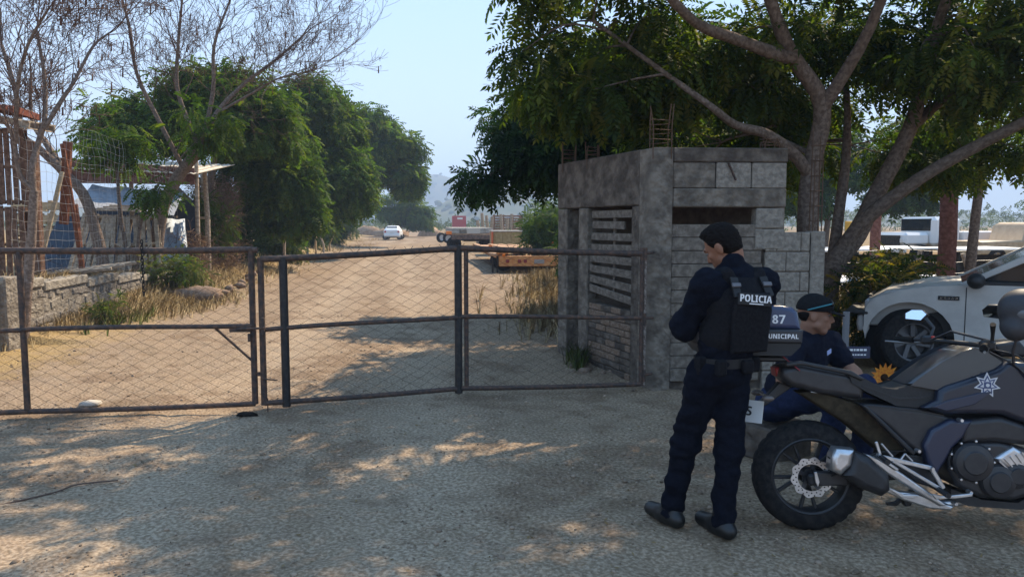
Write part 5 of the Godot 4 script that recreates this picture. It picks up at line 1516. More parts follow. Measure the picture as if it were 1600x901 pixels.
# ---------------------------------------------------------------- white sport-utility car at the right edge
func white_suv() -> void:
	# local x runs towards its nose, z towards the flank that faces the camera
	var t := thing("white_suv", "large white car, shade greyed into its paint, with alloy wheel parked behind the motorcycle", "car", Vector3(4.40, 0.0, -8.28))
	t.basis = Basis(Vector3(-0.866, 0, -0.5).normalized(), Vector3.UP, Vector3(-0.5, 0, 0.866).normalized())
	var paint := M("suv_paint", Color(0.36, 0.345, 0.325), Color(0.43, 0.415, 0.39), 0.45, 0.0, 0.6)  # white paint darkened to grey, with the shade it stands in put into the colour
	var black := M("black_trim", Color(0.012, 0.012, 0.013), null, 0.6)
	var glass := M("dark_glass")
	var arch := func(cx: float, r: float, n: int) -> Array:
		var a := []
		for k in n + 1: a.append(Vector2(cx + r * cos(PI * k / n), 0.36 + r * sin(PI * k / n)))
		return a
	# flanks: lower body outline with wheel arches (origin at the front wheel)
	var low := [Vector2(0.455, 0.46), Vector2(0.46, 0.62), Vector2(0.44, 0.74), Vector2(0.34, 0.84), Vector2(0.12, 0.92), Vector2(-0.20, 0.98), Vector2(-0.60, 1.01), Vector2(-4.25, 1.04), Vector2(-4.32, 0.8), Vector2(-4.3, 0.42)]
	low.append(Vector2(-3.05 - 0.46, 0.40))
	var a2: Array = arch.call(-3.05, 0.44, 12)
	a2.reverse()
	low.append_array(a2)
	low.append(Vector2(-3.05 + 0.46, 0.34)); low.append(Vector2(-0.47, 0.34))
	var a1: Array = arch.call(0.0, 0.44, 12)
	a1.reverse()
	low.append_array(a1)
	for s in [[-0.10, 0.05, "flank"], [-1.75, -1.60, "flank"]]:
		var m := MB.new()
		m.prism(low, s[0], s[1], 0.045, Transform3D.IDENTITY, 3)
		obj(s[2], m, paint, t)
	# bonnet, scuttle, floor and tail between the flanks
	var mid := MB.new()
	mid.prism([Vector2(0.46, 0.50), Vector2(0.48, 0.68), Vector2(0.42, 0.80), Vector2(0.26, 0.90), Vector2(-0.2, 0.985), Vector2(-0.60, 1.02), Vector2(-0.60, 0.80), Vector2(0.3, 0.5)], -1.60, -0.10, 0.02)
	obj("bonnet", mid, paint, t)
	var fl := MB.new()
	fl.box(Vector3(-2.0, 0.55, -0.85), Vector3(4.5, 0.25, 1.48))
	obj("floor_pan", fl, black, t)
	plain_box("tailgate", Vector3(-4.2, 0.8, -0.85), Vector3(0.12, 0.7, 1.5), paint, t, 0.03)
	# cabin: pillars, roof and panes
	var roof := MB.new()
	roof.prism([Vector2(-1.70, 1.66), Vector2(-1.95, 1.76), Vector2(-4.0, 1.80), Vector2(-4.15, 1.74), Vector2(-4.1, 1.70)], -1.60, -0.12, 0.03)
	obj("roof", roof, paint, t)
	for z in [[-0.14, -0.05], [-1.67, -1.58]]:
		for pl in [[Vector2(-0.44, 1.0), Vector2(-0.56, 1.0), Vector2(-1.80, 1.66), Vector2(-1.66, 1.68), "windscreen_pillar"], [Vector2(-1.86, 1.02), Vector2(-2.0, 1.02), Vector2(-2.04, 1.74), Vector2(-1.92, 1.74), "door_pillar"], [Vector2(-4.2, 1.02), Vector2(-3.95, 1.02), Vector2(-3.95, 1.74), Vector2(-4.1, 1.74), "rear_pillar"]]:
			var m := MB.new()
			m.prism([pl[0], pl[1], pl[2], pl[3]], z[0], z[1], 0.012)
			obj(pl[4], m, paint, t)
		for gl in [[Vector2(-0.60, 1.02), Vector2(-1.86, 1.03), Vector2(-1.92, 1.68), Vector2(-1.80, 1.66)], [Vector2(-2.0, 1.03), Vector2(-3.95, 1.03), Vector2(-3.95, 1.72), Vector2(-2.04, 1.72)]]:
			var m := MB.new()
			m.prism(gl, (z[0] + z[1]) * 0.5 - 0.006, (z[0] + z[1]) * 0.5 + 0.006)
			obj("side_window", m, glass, t)
	var ws := MB.new()
	ws.prism([Vector2(-0.48, 1.01), Vector2(-0.50, 1.005), Vector2(-1.72, 1.66), Vector2(-1.70, 1.675)], -1.57, -0.15)
	obj("windscreen", ws, glass, t)
	plain_box("seat_row", Vector3(-1.9, 1.0, -0.85), Vector3(0.3, 0.9, 1.2), black, t, 0.08)
	# door gap, handle, lower moulding, badge
	for x in [-0.52, -1.92]: plain_box("door_gap", Vector3(x, 0.68, 0.049), Vector3(0.010, 0.60, 0.006), black, t, 0.0)
	plain_box("door_handle", Vector3(-1.72, 0.92, 0.062), Vector3(0.2, 0.035, 0.03), black, t, 0.01)
	plain_box("window_seal", Vector3(-1.24, 1.03, 0.03), Vector3(1.24, 0.035, 0.05), black, t, 0.006)
	var bd := plain_box("badge", Vector3(-0.36, 0.86, 0.056), Vector3(0.20, 0.045, 0.012), black, t, 0.004)
	for k in 5: plain_box("badge_letter", Vector3(-0.29 - 0.035 * k, 0.861, 0.064), Vector3(0.022, 0.026, 0.006), M("chrome", Color(0.6, 0.6, 0.6), null, 0.15, 1.0), bd, 0.002)
	# mirror
	var mr := MB.new()
	mr.ell(Vector3(-0.60, 1.06, 0.17), Vector3(0.085, 0.085, 0.12), Basis.IDENTITY, 14, 10)
	mr.bar(Vector3(-0.62, 1.03, 0.03), Vector3(-0.62, 1.05, 0.16), 0.07, 0.05)
	obj("door_mirror", mr, black, t)
	# bumper and lamp at the corner
	var bp := MB.new()
	bp.prism([Vector2(0.44, 0.44), Vector2(0.52, 0.44), Vector2(0.54, 0.52), Vector2(0.53, 0.62), Vector2(0.48, 0.64), Vector2(0.45, 0.60)], -1.72, 0.03, 0.03)
	obj("bumper", bp, M("bumper_grey", Color(0.30, 0.29, 0.28), null, 0.6), t)
	plain_box("bumper_strip", Vector3(0.54, 0.655, -0.8), Vector3(0.24, 0.03, 1.72), black, t, 0.008)
	plain_box("headlight", Vector3(0.43, 0.72, -0.28), Vector3(0.08, 0.16, 0.34), M("lamp_glass", Color(0.5, 0.5, 0.5), null, 0.1), t, 0.03)
	plain_box("grille", Vector3(0.45, 0.72, -0.85), Vector3(0.05, 0.2, 0.7), black, t, 0.02)
	# dark wells and wheels
	for x in [0.0, -3.05]:
		for z in [-0.14, -1.56]:
			var well := MB.new()
			well.lathe([[0.445, -0.12], [0.445, 0.10]], 24, Transform3D(TURN_Z, Vector3(x, 0.37, z)))
			well.lathe([[0.0, -0.12], [0.445, -0.12]], 24, Transform3D(TURN_Z, Vector3(x, 0.37, z)))
			if z > -1.0: obj("wheel_well", well, black, t)
			wheel(t, Vector3(x, 0.355, z + 0.06 if z > -1.0 else z - 0.02), 0.355, 0.24, M("alloy", Color(0.11, 0.11, 0.115), null, 0.6, 0.5), -0.45 if x == 0.0 else 0.0, 7)

# ---------------------------------------------------------------- police motorcycle
# drawing units of the side view -> metres, x forward from the rear axle, y up
func bk(a: Array) -> Array: return a.map(func(q): return Vector2((q[0] * 0.5103 - 100.0) / 297.0, (438.0 - q[1] * 0.5106) / 297.0))
func b3(x: float, y: float, z: float) -> Vector3: return Vector3((x * 0.5103 - 100.0) / 297.0, (438.0 - y * 0.5106) / 297.0, z)
func lettering(txt: String, size: float, mt: Material, parent: Node, xf: Transform3D, bold := true) -> MeshInstance3D:
	var tm := TextMesh.new()
	var sf := SystemFont.new()
	sf.font_names = PackedStringArray(["Droid Sans"])
	sf.font_weight = 700 if bold else 400
	tm.font = sf
	tm.text = txt
	tm.font_size = 32
	tm.pixel_size = size / 32.0
	tm.depth = 0.003
	var o := MeshInstance3D.new()
	o.name = "lettering"
	o.mesh = tm
	o.material_override = mt
	parent.add_child(o, true)
	o.transform = xf
	return o
func motorcycle() -> void:
	var t := thing("police_motorcycle", "dark police motorcycle with top case, star emblem and silver exhaust", "motorcycle", Vector3(1.615, 0.0, -3.98))
	t.basis = Basis(Vector3.UP, -0.10) * Basis(Vector3.RIGHT, -0.10)
	var black := M("bike_black", Color(0.010, 0.010, 0.012), Color(0.018, 0.018, 0.020), 0.5, 0.0, 3.0)
	var gloss := M("bike_gloss", Color(0.010, 0.012, 0.018), null, 0.12)
	gloss.clearcoat_enabled = true
	gloss.clearcoat = 0.8
	var navy := M("bike_navy", Color(0.018, 0.024, 0.05), null, 0.3)
	var grey := M("bike_grey", Color(0.016, 0.016, 0.019), Color(0.026, 0.025, 0.027), 0.42, 0.0, 3.0)
	var brown := M("bike_dusty", Color(0.030, 0.024, 0.016), Color(0.055, 0.042, 0.026), 0.8, 0.0, 3.0)
	var alu := M("bike_alloy", Color(0.50, 0.50, 0.51), Color(0.62, 0.62, 0.63), 0.35, 0.9, 3.0)
	var rubber := M("tyre_rubber")
	var slab := func(called: String, pts: Array, z0: float, z1: float, mt: Material, bev := 0.02, par: Node = t) -> MeshInstance3D:
		var m := MB.new()
		m.prism(bk(pts), z0, z1, bev, Transform3D.IDENTITY, 3)
		return obj(called, m, mt, par)
	# ---- wheels
	for wx in [-0.008, 1.46]:
		var c := Vector3(wx, 0.295, 0)
		var wn := Node3D.new()
		wn.name = "wheel"
		t.add_child(wn, true)
		var X := Transform3D(TURN_Z, c)
		var ty := MB.new()
		var seg := 96
		var prof := [[0.205, 0.062], [0.235, 0.078], [0.262, 0.082], [0.280, 0.068], [0.291, 0.040], [0.295, 0.0], [0.291, -0.040], [0.280, -0.068], [0.262, -0.082], [0.235, -0.078], [0.205, -0.062]]
		for j in seg + 1:
			var a := TAU * j / seg
			for k in prof.size():
				var r: float = prof[k][0]
				# chunky tread: grooves run across the shoulders
				if k >= 2 and k <= 8 and k != 5 and (j + (1 if k > 5 else 0)) % 4 == 0: r -= 0.008
				var nn := Vector3(cos(a), 0, sin(a)) * (0.9 if k > 1 and k < 9 else 0.2) + Vector3.UP * signf(prof[k][1]) * (1.0 - absf(k - 5.0) * -0.2 - 0.9)
				ty.put(X * Vector3(cos(a) * r, prof[k][1], sin(a) * r), (TURN_Z * (Vector3(cos(a), 0, sin(a)) * cos((k - 5) * 0.33) + Vector3.UP * -sin((k - 5) * 0.33))).normalized())
		for j in seg:
			for k in prof.size() - 1:
				var i := j * prof.size() + k
				ty.iq(i, i + 1, i + 1 + prof.size(), i + prof.size())
		obj("tyre", ty, rubber, wn)
		var rm := MB.new()
		rm.lathe([[0.207, 0.062], [0.200, 0.066], [0.190, 0.060], [0.184, 0.02], [0.184, -0.02], [0.190, -0.06], [0.200, -0.066], [0.207, -0.062]], 64, X)
		rm.lathe([[0.0, 0.055], [0.045, 0.055], [0.05, 0.02], [0.05, -0.02], [0.045, -0.055], [0.0, -0.055]], 24, X)
		for k in 5:
			for s: float in [-1.0, 1.0]:
				var a := TAU * k / 5.0 + 0.3
				var e := a + 0.22 * s
				rm.bar(c + TURN_Z * (Vector3(cos(a), 0, sin(a)) * 0.045), c + TURN_Z * (Vector3(cos(e), 0, sin(e)) * 0.19), 0.018, 0.024, Vector3.BACK, 0.004)
		obj("rim", rm, black, wn)
		# wavy brake disc with holes shown as dark studs
		var ds := MB.new()
		var n := 96
		for j in n:
			var a := TAU * j / n; var b := TAU * (j + 1) / n
			var ra := 0.105 + 0.005 * sin(a * 10.0); var rb := 0.105 + 0.005 * sin(b * 10.0)
			for z in [[0.080, Vector3.BACK], [0.075, Vector3.FORWARD]]:
				ds.quad(c + Vector3(cos(a) * 0.072, sin(a) * 0.072, z[0]), c + Vector3(cos(b) * 0.072, sin(b) * 0.072, z[0]), c + Vector3(cos(b) * rb, sin(b) * rb, z[0]), c + Vector3(cos(a) * ra, sin(a) * ra, z[0]), z[1])
			ds.quad(c + Vector3(cos(a) * ra, sin(a) * ra, 0.075), c + Vector3(cos(b) * rb, sin(b) * rb, 0.075), c + Vector3(cos(b) * rb, sin(b) * rb, 0.080), c + Vector3(cos(a) * ra, sin(a) * ra, 0.080), Vector3(cos(a), sin(a), 0))
		var disc := obj("brake_disc", ds, alu, wn)
		var hl := MB.new()
		for j in 40:
			var a := TAU * j / 40.0
			var r := 0.082 + 0.014 * (j % 2)
			hl.lathe([[0.0, 0.0815], [0.0042, 0.0815], [0.0042, 0.078]], 6, Transform3D(TURN_Z, c + Vector3(cos(a) * r, sin(a) * r, 0)))
		obj("disc_holes", hl, black, disc, "stuff")
		var carrier := MB.new()
		for j in 5:
			var a := TAU * j / 5.0
			carrier.bar(c + Vector3(cos(a) * 0.03, sin(a) * 0.03, 0.07), c + Vector3(cos(a + 0.3) * 0.078, sin(a + 0.3) * 0.078, 0.077), 0.006, 0.02, Vector3(-sin(a), cos(a), 0))
		obj("disc_carrier", carrier, grey, disc)
	# ---- swing arm, caliper, chain side
	for z: float in [0.105, -0.105]:
		var m := MB.new()
		m.bar(b3(175, 690, z), b3(520, 655, z * 0.9), 0.035, 0.06, Vector3.UP, 0.01)
		obj("swing_arm", m, black, t)
	slab.call("caliper", [[190, 660], [290, 665], [292, 700], [205, 705]], 0.09, 0.135, grey, 0.01)
	slab.call("axle_bracket", [[188, 662], [196, 660], [204, 690], [200, 705], [192, 690]], 0.13, 0.145, alu, 0.002)
	# ---- silencer
	var mf := slab.call("silencer", [[283, 580], [330, 598], [385, 650], [390, 695], [365, 715], [300, 692], [248, 655], [268, 630]], 0.14, 0.27, black, 0.045)
	slab.call("silencer_cap", [[232, 574], [286, 578], [278, 625], [247, 656], [216, 640], [220, 600]], 0.145, 0.265, alu, 0.03, mf)
	slab.call("silencer_mouth", [[219, 606], [230, 585], [236, 590], [228, 636], [219, 636]], 0.18, 0.235, black, 0.008, mf)
	slab.call("heat_shield", [[328, 596], [372, 610], [440, 652], [500, 694], [565, 742], [545, 746], [470, 702], [390, 652], [356, 626]], 0.14, 0.19, alu, 0.012)
	slab.call("pipe_guard", [[386, 692], [430, 708], [480, 712], [590, 748], [582, 760], [520, 757], [440, 733], [392, 710]], 0.12, 0.165, alu, 0.010)
	slab.call("frame_plate", [[470, 600], [560, 606], [545, 700], [500, 690], [420, 640]], 0.02, 0.12, black, 0.01)
	var ep := MB.new()
	ep.tube([b3(450, 725, 0.13), b3(540, 752, 0.12), b3(640, 742, 0.08), b3(760, 735, 0.04), b3(850, 690, 0.02), b3(870, 600, 0.0)], [0.022], 10)
	obj("exhaust_pipe", ep, alu, t)
	slab.call("shield_trim", [[388, 690], [440, 712], [480, 712], [470, 722], [430, 722]], 0.185, 0.20, alu, 0.004)
	# ---- foot-peg hangers
	for s in [[365, 600, 515, 631, 0.022], [515, 631, 550, 690, 0.022], [405, 612, 545, 694, 0.018], [370, 605, 420, 640, 0.016], [357, 557, 372, 604, 0.010], [372, 562, 405, 600, 0.009], [425, 612, 440, 590, 0.008], [440, 590, 462, 612, 0.008]]:
		var m := MB.new()
		m.bar(b3(s[0], s[1], 0.20), b3(s[2], s[3], 0.20), 0.016, s[4], Vector3.UP, 0.004)
		obj("peg_hanger", m, alu, t)
	slab.call("brake_pedal", [[508, 702], [540, 708], [600, 700], [624, 696], [622, 706], [575, 714], [520, 718]], 0.215, 0.235, alu, 0.004)
	for s in [[535, 692], [368, 600]]:
		var m := MB.new()
		m.tube([b3(s[0], s[1], 0.20), b3(s[0], s[1] + 4, 0.31)], [0.014], 8)
		obj("foot_peg", m, black, t)
	for s in [[580, 732], [515, 631], [476, 580], [596, 486], [622, 697], [366, 598]]:
		var m := MB.new()
		m.lathe([[0.0, 0.012], [0.008, 0.012], [0.010, 0.0], [0.010, -0.03]], 10, Transform3D(TURN_Z, b3(s[0], s[1], 0.212)))
		obj("bolt", m, alu, t)
	# ---- engine
	slab.call("engine_block", [[570, 585], [620, 555], [720, 550], [800, 570], [850, 640], [840, 700], [760, 728], [660, 720], [600, 690], [575, 640]], -0.16, 0.16, grey, 0.03)
	for s in [[638, 612, 58, 0.215], [712, 668, 52, 0.20], [765, 650, 40, 0.19]]:
		var m := MB.new()
		var r: float = s[2] * 0.5103 / 297.0
		m.lathe([[0.0, s[3]], [r * 0.55, s[3]], [r * 0.62, s[3] - 0.008], [r * 0.9, s[3] - 0.014], [r, s[3] - 0.03], [r, 0.1]], 32, Transform3D(TURN_Z, b3(s[0], s[1], 0)))
		obj("engine_cover", m, grey, t)
	slab.call("cylinder", [[700, 600], [755, 562], [800, 590], [790, 625], [740, 632]], -0.12, 0.175, alu, 0.02)
	for k in 5:
		var m := MB.new()
		m.bar(b3(712 + 16 * k, 606 - 7 * k, 0.178), b3(735 + 14 * k, 628 - 6 * k, 0.178), 0.01, 0.006, Vector3.UP)
		obj("fin", m, alu, t)
	slab.call("belly_pan", [[590, 700], [680, 730], [780, 735], [860, 690], [870, 720], [790, 755], [640, 750], [590, 730]], -0.13, 0.13, black, 0.02)
	# ---- bodywork
	slab.call("rear_mudguard", [[150, 424], [205, 415], [335, 455], [475, 580], [455, 600], [395, 600], [300, 520]], -0.07, 0.10, brown, 0.02)
	slab.call("tail_cowl", [[95, 345], [150, 333], [300, 360], [345, 398], [335, 440], [205, 424], [120, 402], [88, 372]], -0.13, 0.13, grey, 0.035)
	slab.call("grab_rail", [[100, 328], [150, 322], [295, 348], [335, 372], [325, 380], [285, 362], [150, 336], [104, 342]], 0.12, 0.15, black, 0.01)
	slab.call("seat", [[285, 350], [340, 374], [385, 398], [430, 403], [467, 390], [545, 393], [535, 432], [490, 457], [430, 453], [345, 414], [300, 388]], -0.14, 0.14, M("seat_vinyl", Color(0.010, 0.010, 0.011), Color(0.016, 0.016, 0.017), 0.6, 0.0, 6.0, 0.3), 0.05)
	slab.call("side_cover", [[318, 448], [430, 452], [492, 457], [562, 470], [604, 490], [590, 540], [560, 602], [500, 602], [468, 582], [400, 520]], -0.15, 0.15, grey, 0.03)
	slab.call("frame_tube", [[322, 452], [336, 450], [482, 590], [470, 600]], 0.13, 0.17, black, 0.01)
	slab.call("lower_panel", [[498, 566], [520, 520], [572, 488], [640, 488], [612, 540], [582, 572], [562, 612], [535, 655], [512, 622]], 0.10, 0.185, navy, 0.02)
	slab.call("tank", [[465, 389], [500, 360], [560, 315], [610, 287], [650, 272], [690, 282], [727, 300], [735, 330], [700, 350], [640, 372], [560, 400], [545, 402]], -0.16, 0.16, gloss, 0.075)
	slab.call("tank_shroud", [[540, 402], [562, 388], [640, 360], [705, 334], [735, 310], [850, 318], [900, 380], [880, 470], [800, 500], [720, 470], [640, 470], [562, 474], [495, 455], [536, 430]], -0.19, 0.19, M("bike_shroud", Color(0.014, 0.017, 0.030), null, 0.28), 0.03)
	slab.call("shroud_panel", [[560, 430], [650, 405], [690, 400], [640, 440], [560, 462], [520, 450]], 0.185, 0.197, navy, 0.006)
	slab.call("lower_cowl", [[604, 490], [720, 475], [800, 500], [880, 480], [900, 540], [800, 560], [700, 552], [612, 560]], -0.17, 0.175, grey, 0.03)
	slab.call("nose_fairing", [[840, 320], [930, 290], [1010, 330], [1040, 400], [1000, 470], [900, 490], [860, 420]], -0.17, 0.17, M("bike_shroud"), 0.07)
	slab.call("windshield", [[880, 300], [935, 190], [945, 190], [930, 300]], -0.14, 0.14, M("smoked_screen", Color(0.03, 0.03, 0.035), null, 0.08), 0.004)
	slab.call("headlight", [[1015, 350], [1046, 395], [1020, 430], [1000, 390]], -0.10, 0.10, M("lamp_glass"), 0.02)
	for z: float in [-0.1, 0.1]:
		var m := MB.new()
		m.tube([b3(905, 330, z), Vector3(1.46, 0.295, z)], [0.027, 0.024], 10)
		obj("fork_leg", m, alu, t)
	slab.call("front_mudguard", [[960, 560], [1010, 520], [1080, 520], [1130, 560], [1120, 570], [1070, 536], [1015, 536], [970, 572]], -0.075, 0.075, black, 0.01)
	slab.call("side_stand", [[560, 735], [575, 735], [500, 800], [470, 800], [470, 792], [495, 790]], -0.19, -0.16, black, 0.004)
	slab.call("stand_spring", [[470, 740], [520, 745], [505, 775], [490, 778]], -0.05, 0.0, black, 0.006)
	# hoses, screws and seams
	for q in [[b3(240, 672, 0.14), b3(300, 640, 0.12), b3(380, 600, 0.11), b3(470, 590, 0.13)], [b3(690, 285, 0.16), b3(760, 330, 0.20), b3(800, 400, 0.2), b3(790, 520, 0.19)], [b3(720, 280, 0.1), b3(800, 310, 0.14), b3(860, 420, 0.15), b3(850, 600, 0.1)]]:
		var m := MB.new()
		m.tube(smooth_line(q), [0.0055], 6)
		obj("hose", m, M("hose_black", Color(0.010, 0.010, 0.010), null, 0.5), t)
	for k in 9:
		var a := TAU * k / 9.0
		var m := MB.new()
		m.lathe([[0.0, 0.006], [0.006, 0.005], [0.007, 0.0], [0.007, -0.02]], 8, Transform3D(TURN_Z, b3(638 + 62 * cos(a), 612 + 62 * sin(a), 0.172)))
		obj("cover_screw", m, alu, t)
	slab.call("seat_seam", [[330, 392], [430, 428], [500, 426], [532, 414], [532, 418], [500, 431], [430, 433], [330, 397]], 0.136, 0.1425, black, 0.001)
	slab.call("panel_seam", [[340, 452], [480, 462], [562, 476], [562, 480], [480, 467], [340, 457]], 0.147, 0.152, black, 0.0)
	# ---- tail: lamp, indicators, plate
	slab.call("tail_light", [[82, 350], [96, 346], [100, 372], [86, 376]], -0.06, 0.06, M("red_lens"), 0.01)
	slab.call("plate_arm", [[100, 395], [140, 410], [60, 470], [20, 490], [14, 478], [52, 450]], -0.03, 0.03, black, 0.008)
	for z: float in [-0.13, 0.13]:
		var m := MB.new()
		m.tube([b3(60, 440, 0), b3(55, 440, z)], [0.008], 6)
		m.ell(b3(52, 440, z), Vector3(0.035, 0.018, 0.02), Basis.IDENTITY, 10, 6)
		obj("indicator", m, M("clear_lens", Color(0.12, 0.10, 0.09), null, 0.2), t)
	var np := MB.new()
	var pb := Basis(Vector3.UP, 0.85) * Basis(Vector3.RIGHT, 0.25)
	np.box(Vector3.ZERO, Vector3(0.005, 0.12, 0.15), Basis.IDENTITY, 0.001)
	var plate := obj("number_plate", np, M("plate_white"), t)
	plate.transform = Transform3D(Basis(Vector3.UP, 0.95) * Basis(Vector3.BACK, -0.25), b3(4, 486, 0.06))
	lettering("S", 0.07, black, plate, Transform3D(Basis(Vector3.UP, -PI * 0.5), Vector3(-0.004, 0, 0)))
	# little sticker and orange reflector
	slab.call("sticker", [[184, 408], [222, 412], [220, 424], [184, 420]], 0.101, 0.104, M("sticker", Color(0.45, 0.48, 0.52), null, 0.4), 0.0)
	# ---- seven-pointed star emblem
	var star := []
	var inner := []
	var sc := b3(675, 382, 0)
	for k in 14:
		var a := PI * 0.5 + TAU * k / 14.0
		var r := 0.066 if k % 2 == 0 else 0.036
		star.append(Vector2(sc.x + cos(a) * r, sc.y + sin(a) * r))
		inner.append(Vector2(sc.x + cos(a) * r * 0.78, sc.y + sin(a) * r * 0.78))
	var sm := MB.new()
	sm.prism(star, 0.186, 0.1915)
	var em := obj("star_emblem", sm, M("emblem_silver", Color(0.55, 0.56, 0.58), null, 0.4), t)
	for e in [[inner, 0.1925, M("emblem_blue", Color(0.05, 0.07, 0.16), null, 0.4)], [inner.map(func(q): return sc2(q, sc, 0.72)), 0.1935, M("emblem_silver")]]:
		var m := MB.new()
		m.prism(e[0], 0.188, e[1])
		obj("emblem_layer", m, e[2], em)
	var sh := MB.new()
	sh.box(Vector3(sc.x, sc.y, 0.194), Vector3(0.034, 0.034, 0.004))
	obj("emblem_shield", sh, M("emblem_blue"), em)
	var cr := MB.new()
	cr.lathe([[0.0, 0.1975], [0.009, 0.1975], [0.009, 0.19]], 12, Transform3D(TURN_Z, Vector3(sc.x, sc.y, 0)))
	obj("emblem_centre", cr, M("emblem_silver"), em)
	# ---- handlebar, levers, mirrors
	var hb := MB.new()
	hb.tube([b3(560, 268, -0.42), b3(600, 262, -0.30), b3(690, 268, -0.10), b3(690, 268, 0.10), b3(640, 262, 0.30), b3(600, 268, 0.42)], [0.013], 8)
	obj("handlebar", hb, black, t)
	for z: float in [-1.0, 1.0]:
		var g := MB.new()
		g.tube([b3(556, 268, -0.43) if z < 0 else b3(596, 268, 0.43), b3(590, 264, -0.32) if z < 0 else b3(632, 263, 0.32)], [0.019], 10)
		obj("grip", g, M("grip_rubber", Color(0.012, 0.012, 0.012), null, 0.8), t)
		var lv := MB.new()
		lv.tube([b3(610, 270, -0.28) if z < 0 else b3(650, 270, 0.28), b3(575, 276, -0.36) if z < 0 else b3(620, 276, 0.36), b3(528, 274, -0.46) if z < 0 else b3(590, 276, 0.46)], [0.009, 0.008, 0.006], 6)
		obj("lever", lv, M("lever_grey", Color(0.2, 0.2, 0.2), null, 0.4, 0.6), t)
		var cl := MB.new()
		cl.box(b3(618, 262, -0.26) if z < 0 else b3(655, 262, 0.26), Vector3(0.07, 0.05, 0.05), Basis.IDENTITY, 0.012)
		var clo := obj("switch_gear", cl, black, t)
		var am := MB.new()
		var m0 := b3(628, 252, -0.26) if z < 0 else b3(668, 258, 0.26)
		var m1 := b3(640, 222, -0.27) if z < 0 else b3(664, 230, 0.28)
		var m2 := b3(622, 192, -0.31) if z < 0 else b3(650, 200, 0.33)
		am.tube([m0, m1, m2], [0.009, 0.009, 0.014], 8)
		obj("mirror_arm", am, black, t)
		var mc := b3(598, 182, -0.33) if z < 0 else b3(640, 165, 0.36)
		var mb := Basis(Vector3.UP, -0.75 if z < 0 else -1.25) * Basis(Vector3.RIGHT, -0.32 if z < 0 else 0.15)
		var ml := MB.new()
		var pent := [Vector2(-0.062, -0.026), Vector2(-0.066, 0.012), Vector2(-0.030, 0.036), Vector2(0.035, 0.036), Vector2(0.066, 0.008), Vector2(0.035, -0.034)]
		ml.prism(pent, -0.03, 0.0, 0.010, Transform3D(mb, mc))
		var mo := obj("mirror", ml, black, t)
		var gl := MB.new()
		gl.prism(pent.map(func(q): return q * 0.86), 0.0, 0.002, 0.0, Transform3D(mb, mc))
		obj("mirror_glass", gl, M("mirror_glass", Color(0.9, 0.92, 0.95), null, 0.02, 1.0), mo)
	plain_box("red_switch", b3(629, 254, -0.235), Vector3(0.018, 0.018, 0.02), M("red_switch", Color(0.5, 0.03, 0.02), null, 0.4), t, 0.004)
	var ck := MB.new()
	ck.tube([b3(612, 262, -0.2), b3(650, 230, -0.1), b3(760, 262, 0.02), b3(840, 320, 0.05)], [0.007], 6)
	obj("cable", ck, black, t)
	var dash := MB.new()
	dash.prism(bk([[720, 262], [800, 250], [840, 300], [740, 302]]), -0.09, 0.09, 0.02)
	obj("dashboard", dash, black, t)
	# ---- top case on its rack
	plain_box("luggage_rack", Vector3(-0.35, 0.925, -0.02), Vector3(0.42, 0.03, 0.26), black, t, 0.01)
	var tc := Node3D.new()
	tc.name = "top_case"
	t.add_child(tc, true)
	var cs := MB.new()
	cs.prism([Vector2(-0.60, 0.95), Vector2(-0.15, 0.95), Vector2(-0.10, 1.00), Vector2(-0.10, 1.02), Vector2(-0.62, 1.02), Vector2(-0.63, 0.99)], -0.22, 0.20, 0.02, Transform3D.IDENTITY, 3)
	obj("case_bottom", cs, M("case_black", Color(0.010, 0.010, 0.011), null, 0.6), tc)
	cs = MB.new()
	cs.prism([Vector2(-0.635, 1.015), Vector2(-0.095, 1.015), Vector2(-0.088, 1.09), Vector2(-0.64, 1.09)], -0.235, 0.215, 0.015, Transform3D.IDENTITY, 3)
	obj("case_band", cs, M("case_band", Color(0.018, 0.019, 0.024), null, 0.5), tc)
	cs = MB.new()
	cs.prism([Vector2(-0.63, 1.085), Vector2(-0.095, 1.085), Vector2(-0.115, 1.18), Vector2(-0.14, 1.205), Vector2(-0.20, 1.215), Vector2(-0.52, 1.215), Vector2(-0.60, 1.19)], -0.225, 0.205, 0.03, Transform3D.IDENTITY, 4)
	obj("case_lid", cs, M("case_blue", Color(0.028, 0.042, 0.095), null, 0.3), tc)
	var white := M("white_print", Color(0.72, 0.72, 0.72), null, 0.5)
	lettering("POLICIA MUNICIPAL", 0.033, white, tc, Transform3D(Basis.IDENTITY, Vector3(-0.278, 1.052, 0.217)))
	lettering("87", 0.062, white, tc, Transform3D(Basis(Vector3.RIGHT, -0.05), Vector3(-0.215, 1.14, 0.207)))
	var strap := MB.new()
	strap.bar(b3(100, 312, 0.10), b3(145, 352, 0.14), 0.004, 0.018, Vector3.BACK)
	obj("red_strap", strap, M("red_strap", Color(0.28, 0.03, 0.04), null, 0.7), t)
	# ---- helmet hung on the near mirror
	var h := thing("helmet", "black open motorcycle helmet with smoky visor hung on the handlebar mirror", "helmet", t.transform * b3(700, 168, 0.42))
	h.scale = Vector3.ONE * 0.86
	h.basis = Basis(Vector3.UP, -0.5).scaled(Vector3.ONE * 0.86)
	var sh2 := body([["e", Vector3(0, 0.02, 0), Vector3(0.12, 0.12, 0.108), Basis.IDENTITY], ["c", Vector3(-0.03, -0.08, 0.05), Vector3(-0.03, -0.08, -0.05), 0.07, 0.07], ["c", Vector3(0.07, -0.10, 0.07), Vector3(0.12, -0.11, 0.0), 0.028, 0.03]], 0.010, 0.03)
	obj("shell", sh2, M("helmet_black", Color(0.020, 0.020, 0.024), Color(0.028, 0.028, 0.032), 0.6, 0.0, 4.0), h)
	var vz := MB.new()
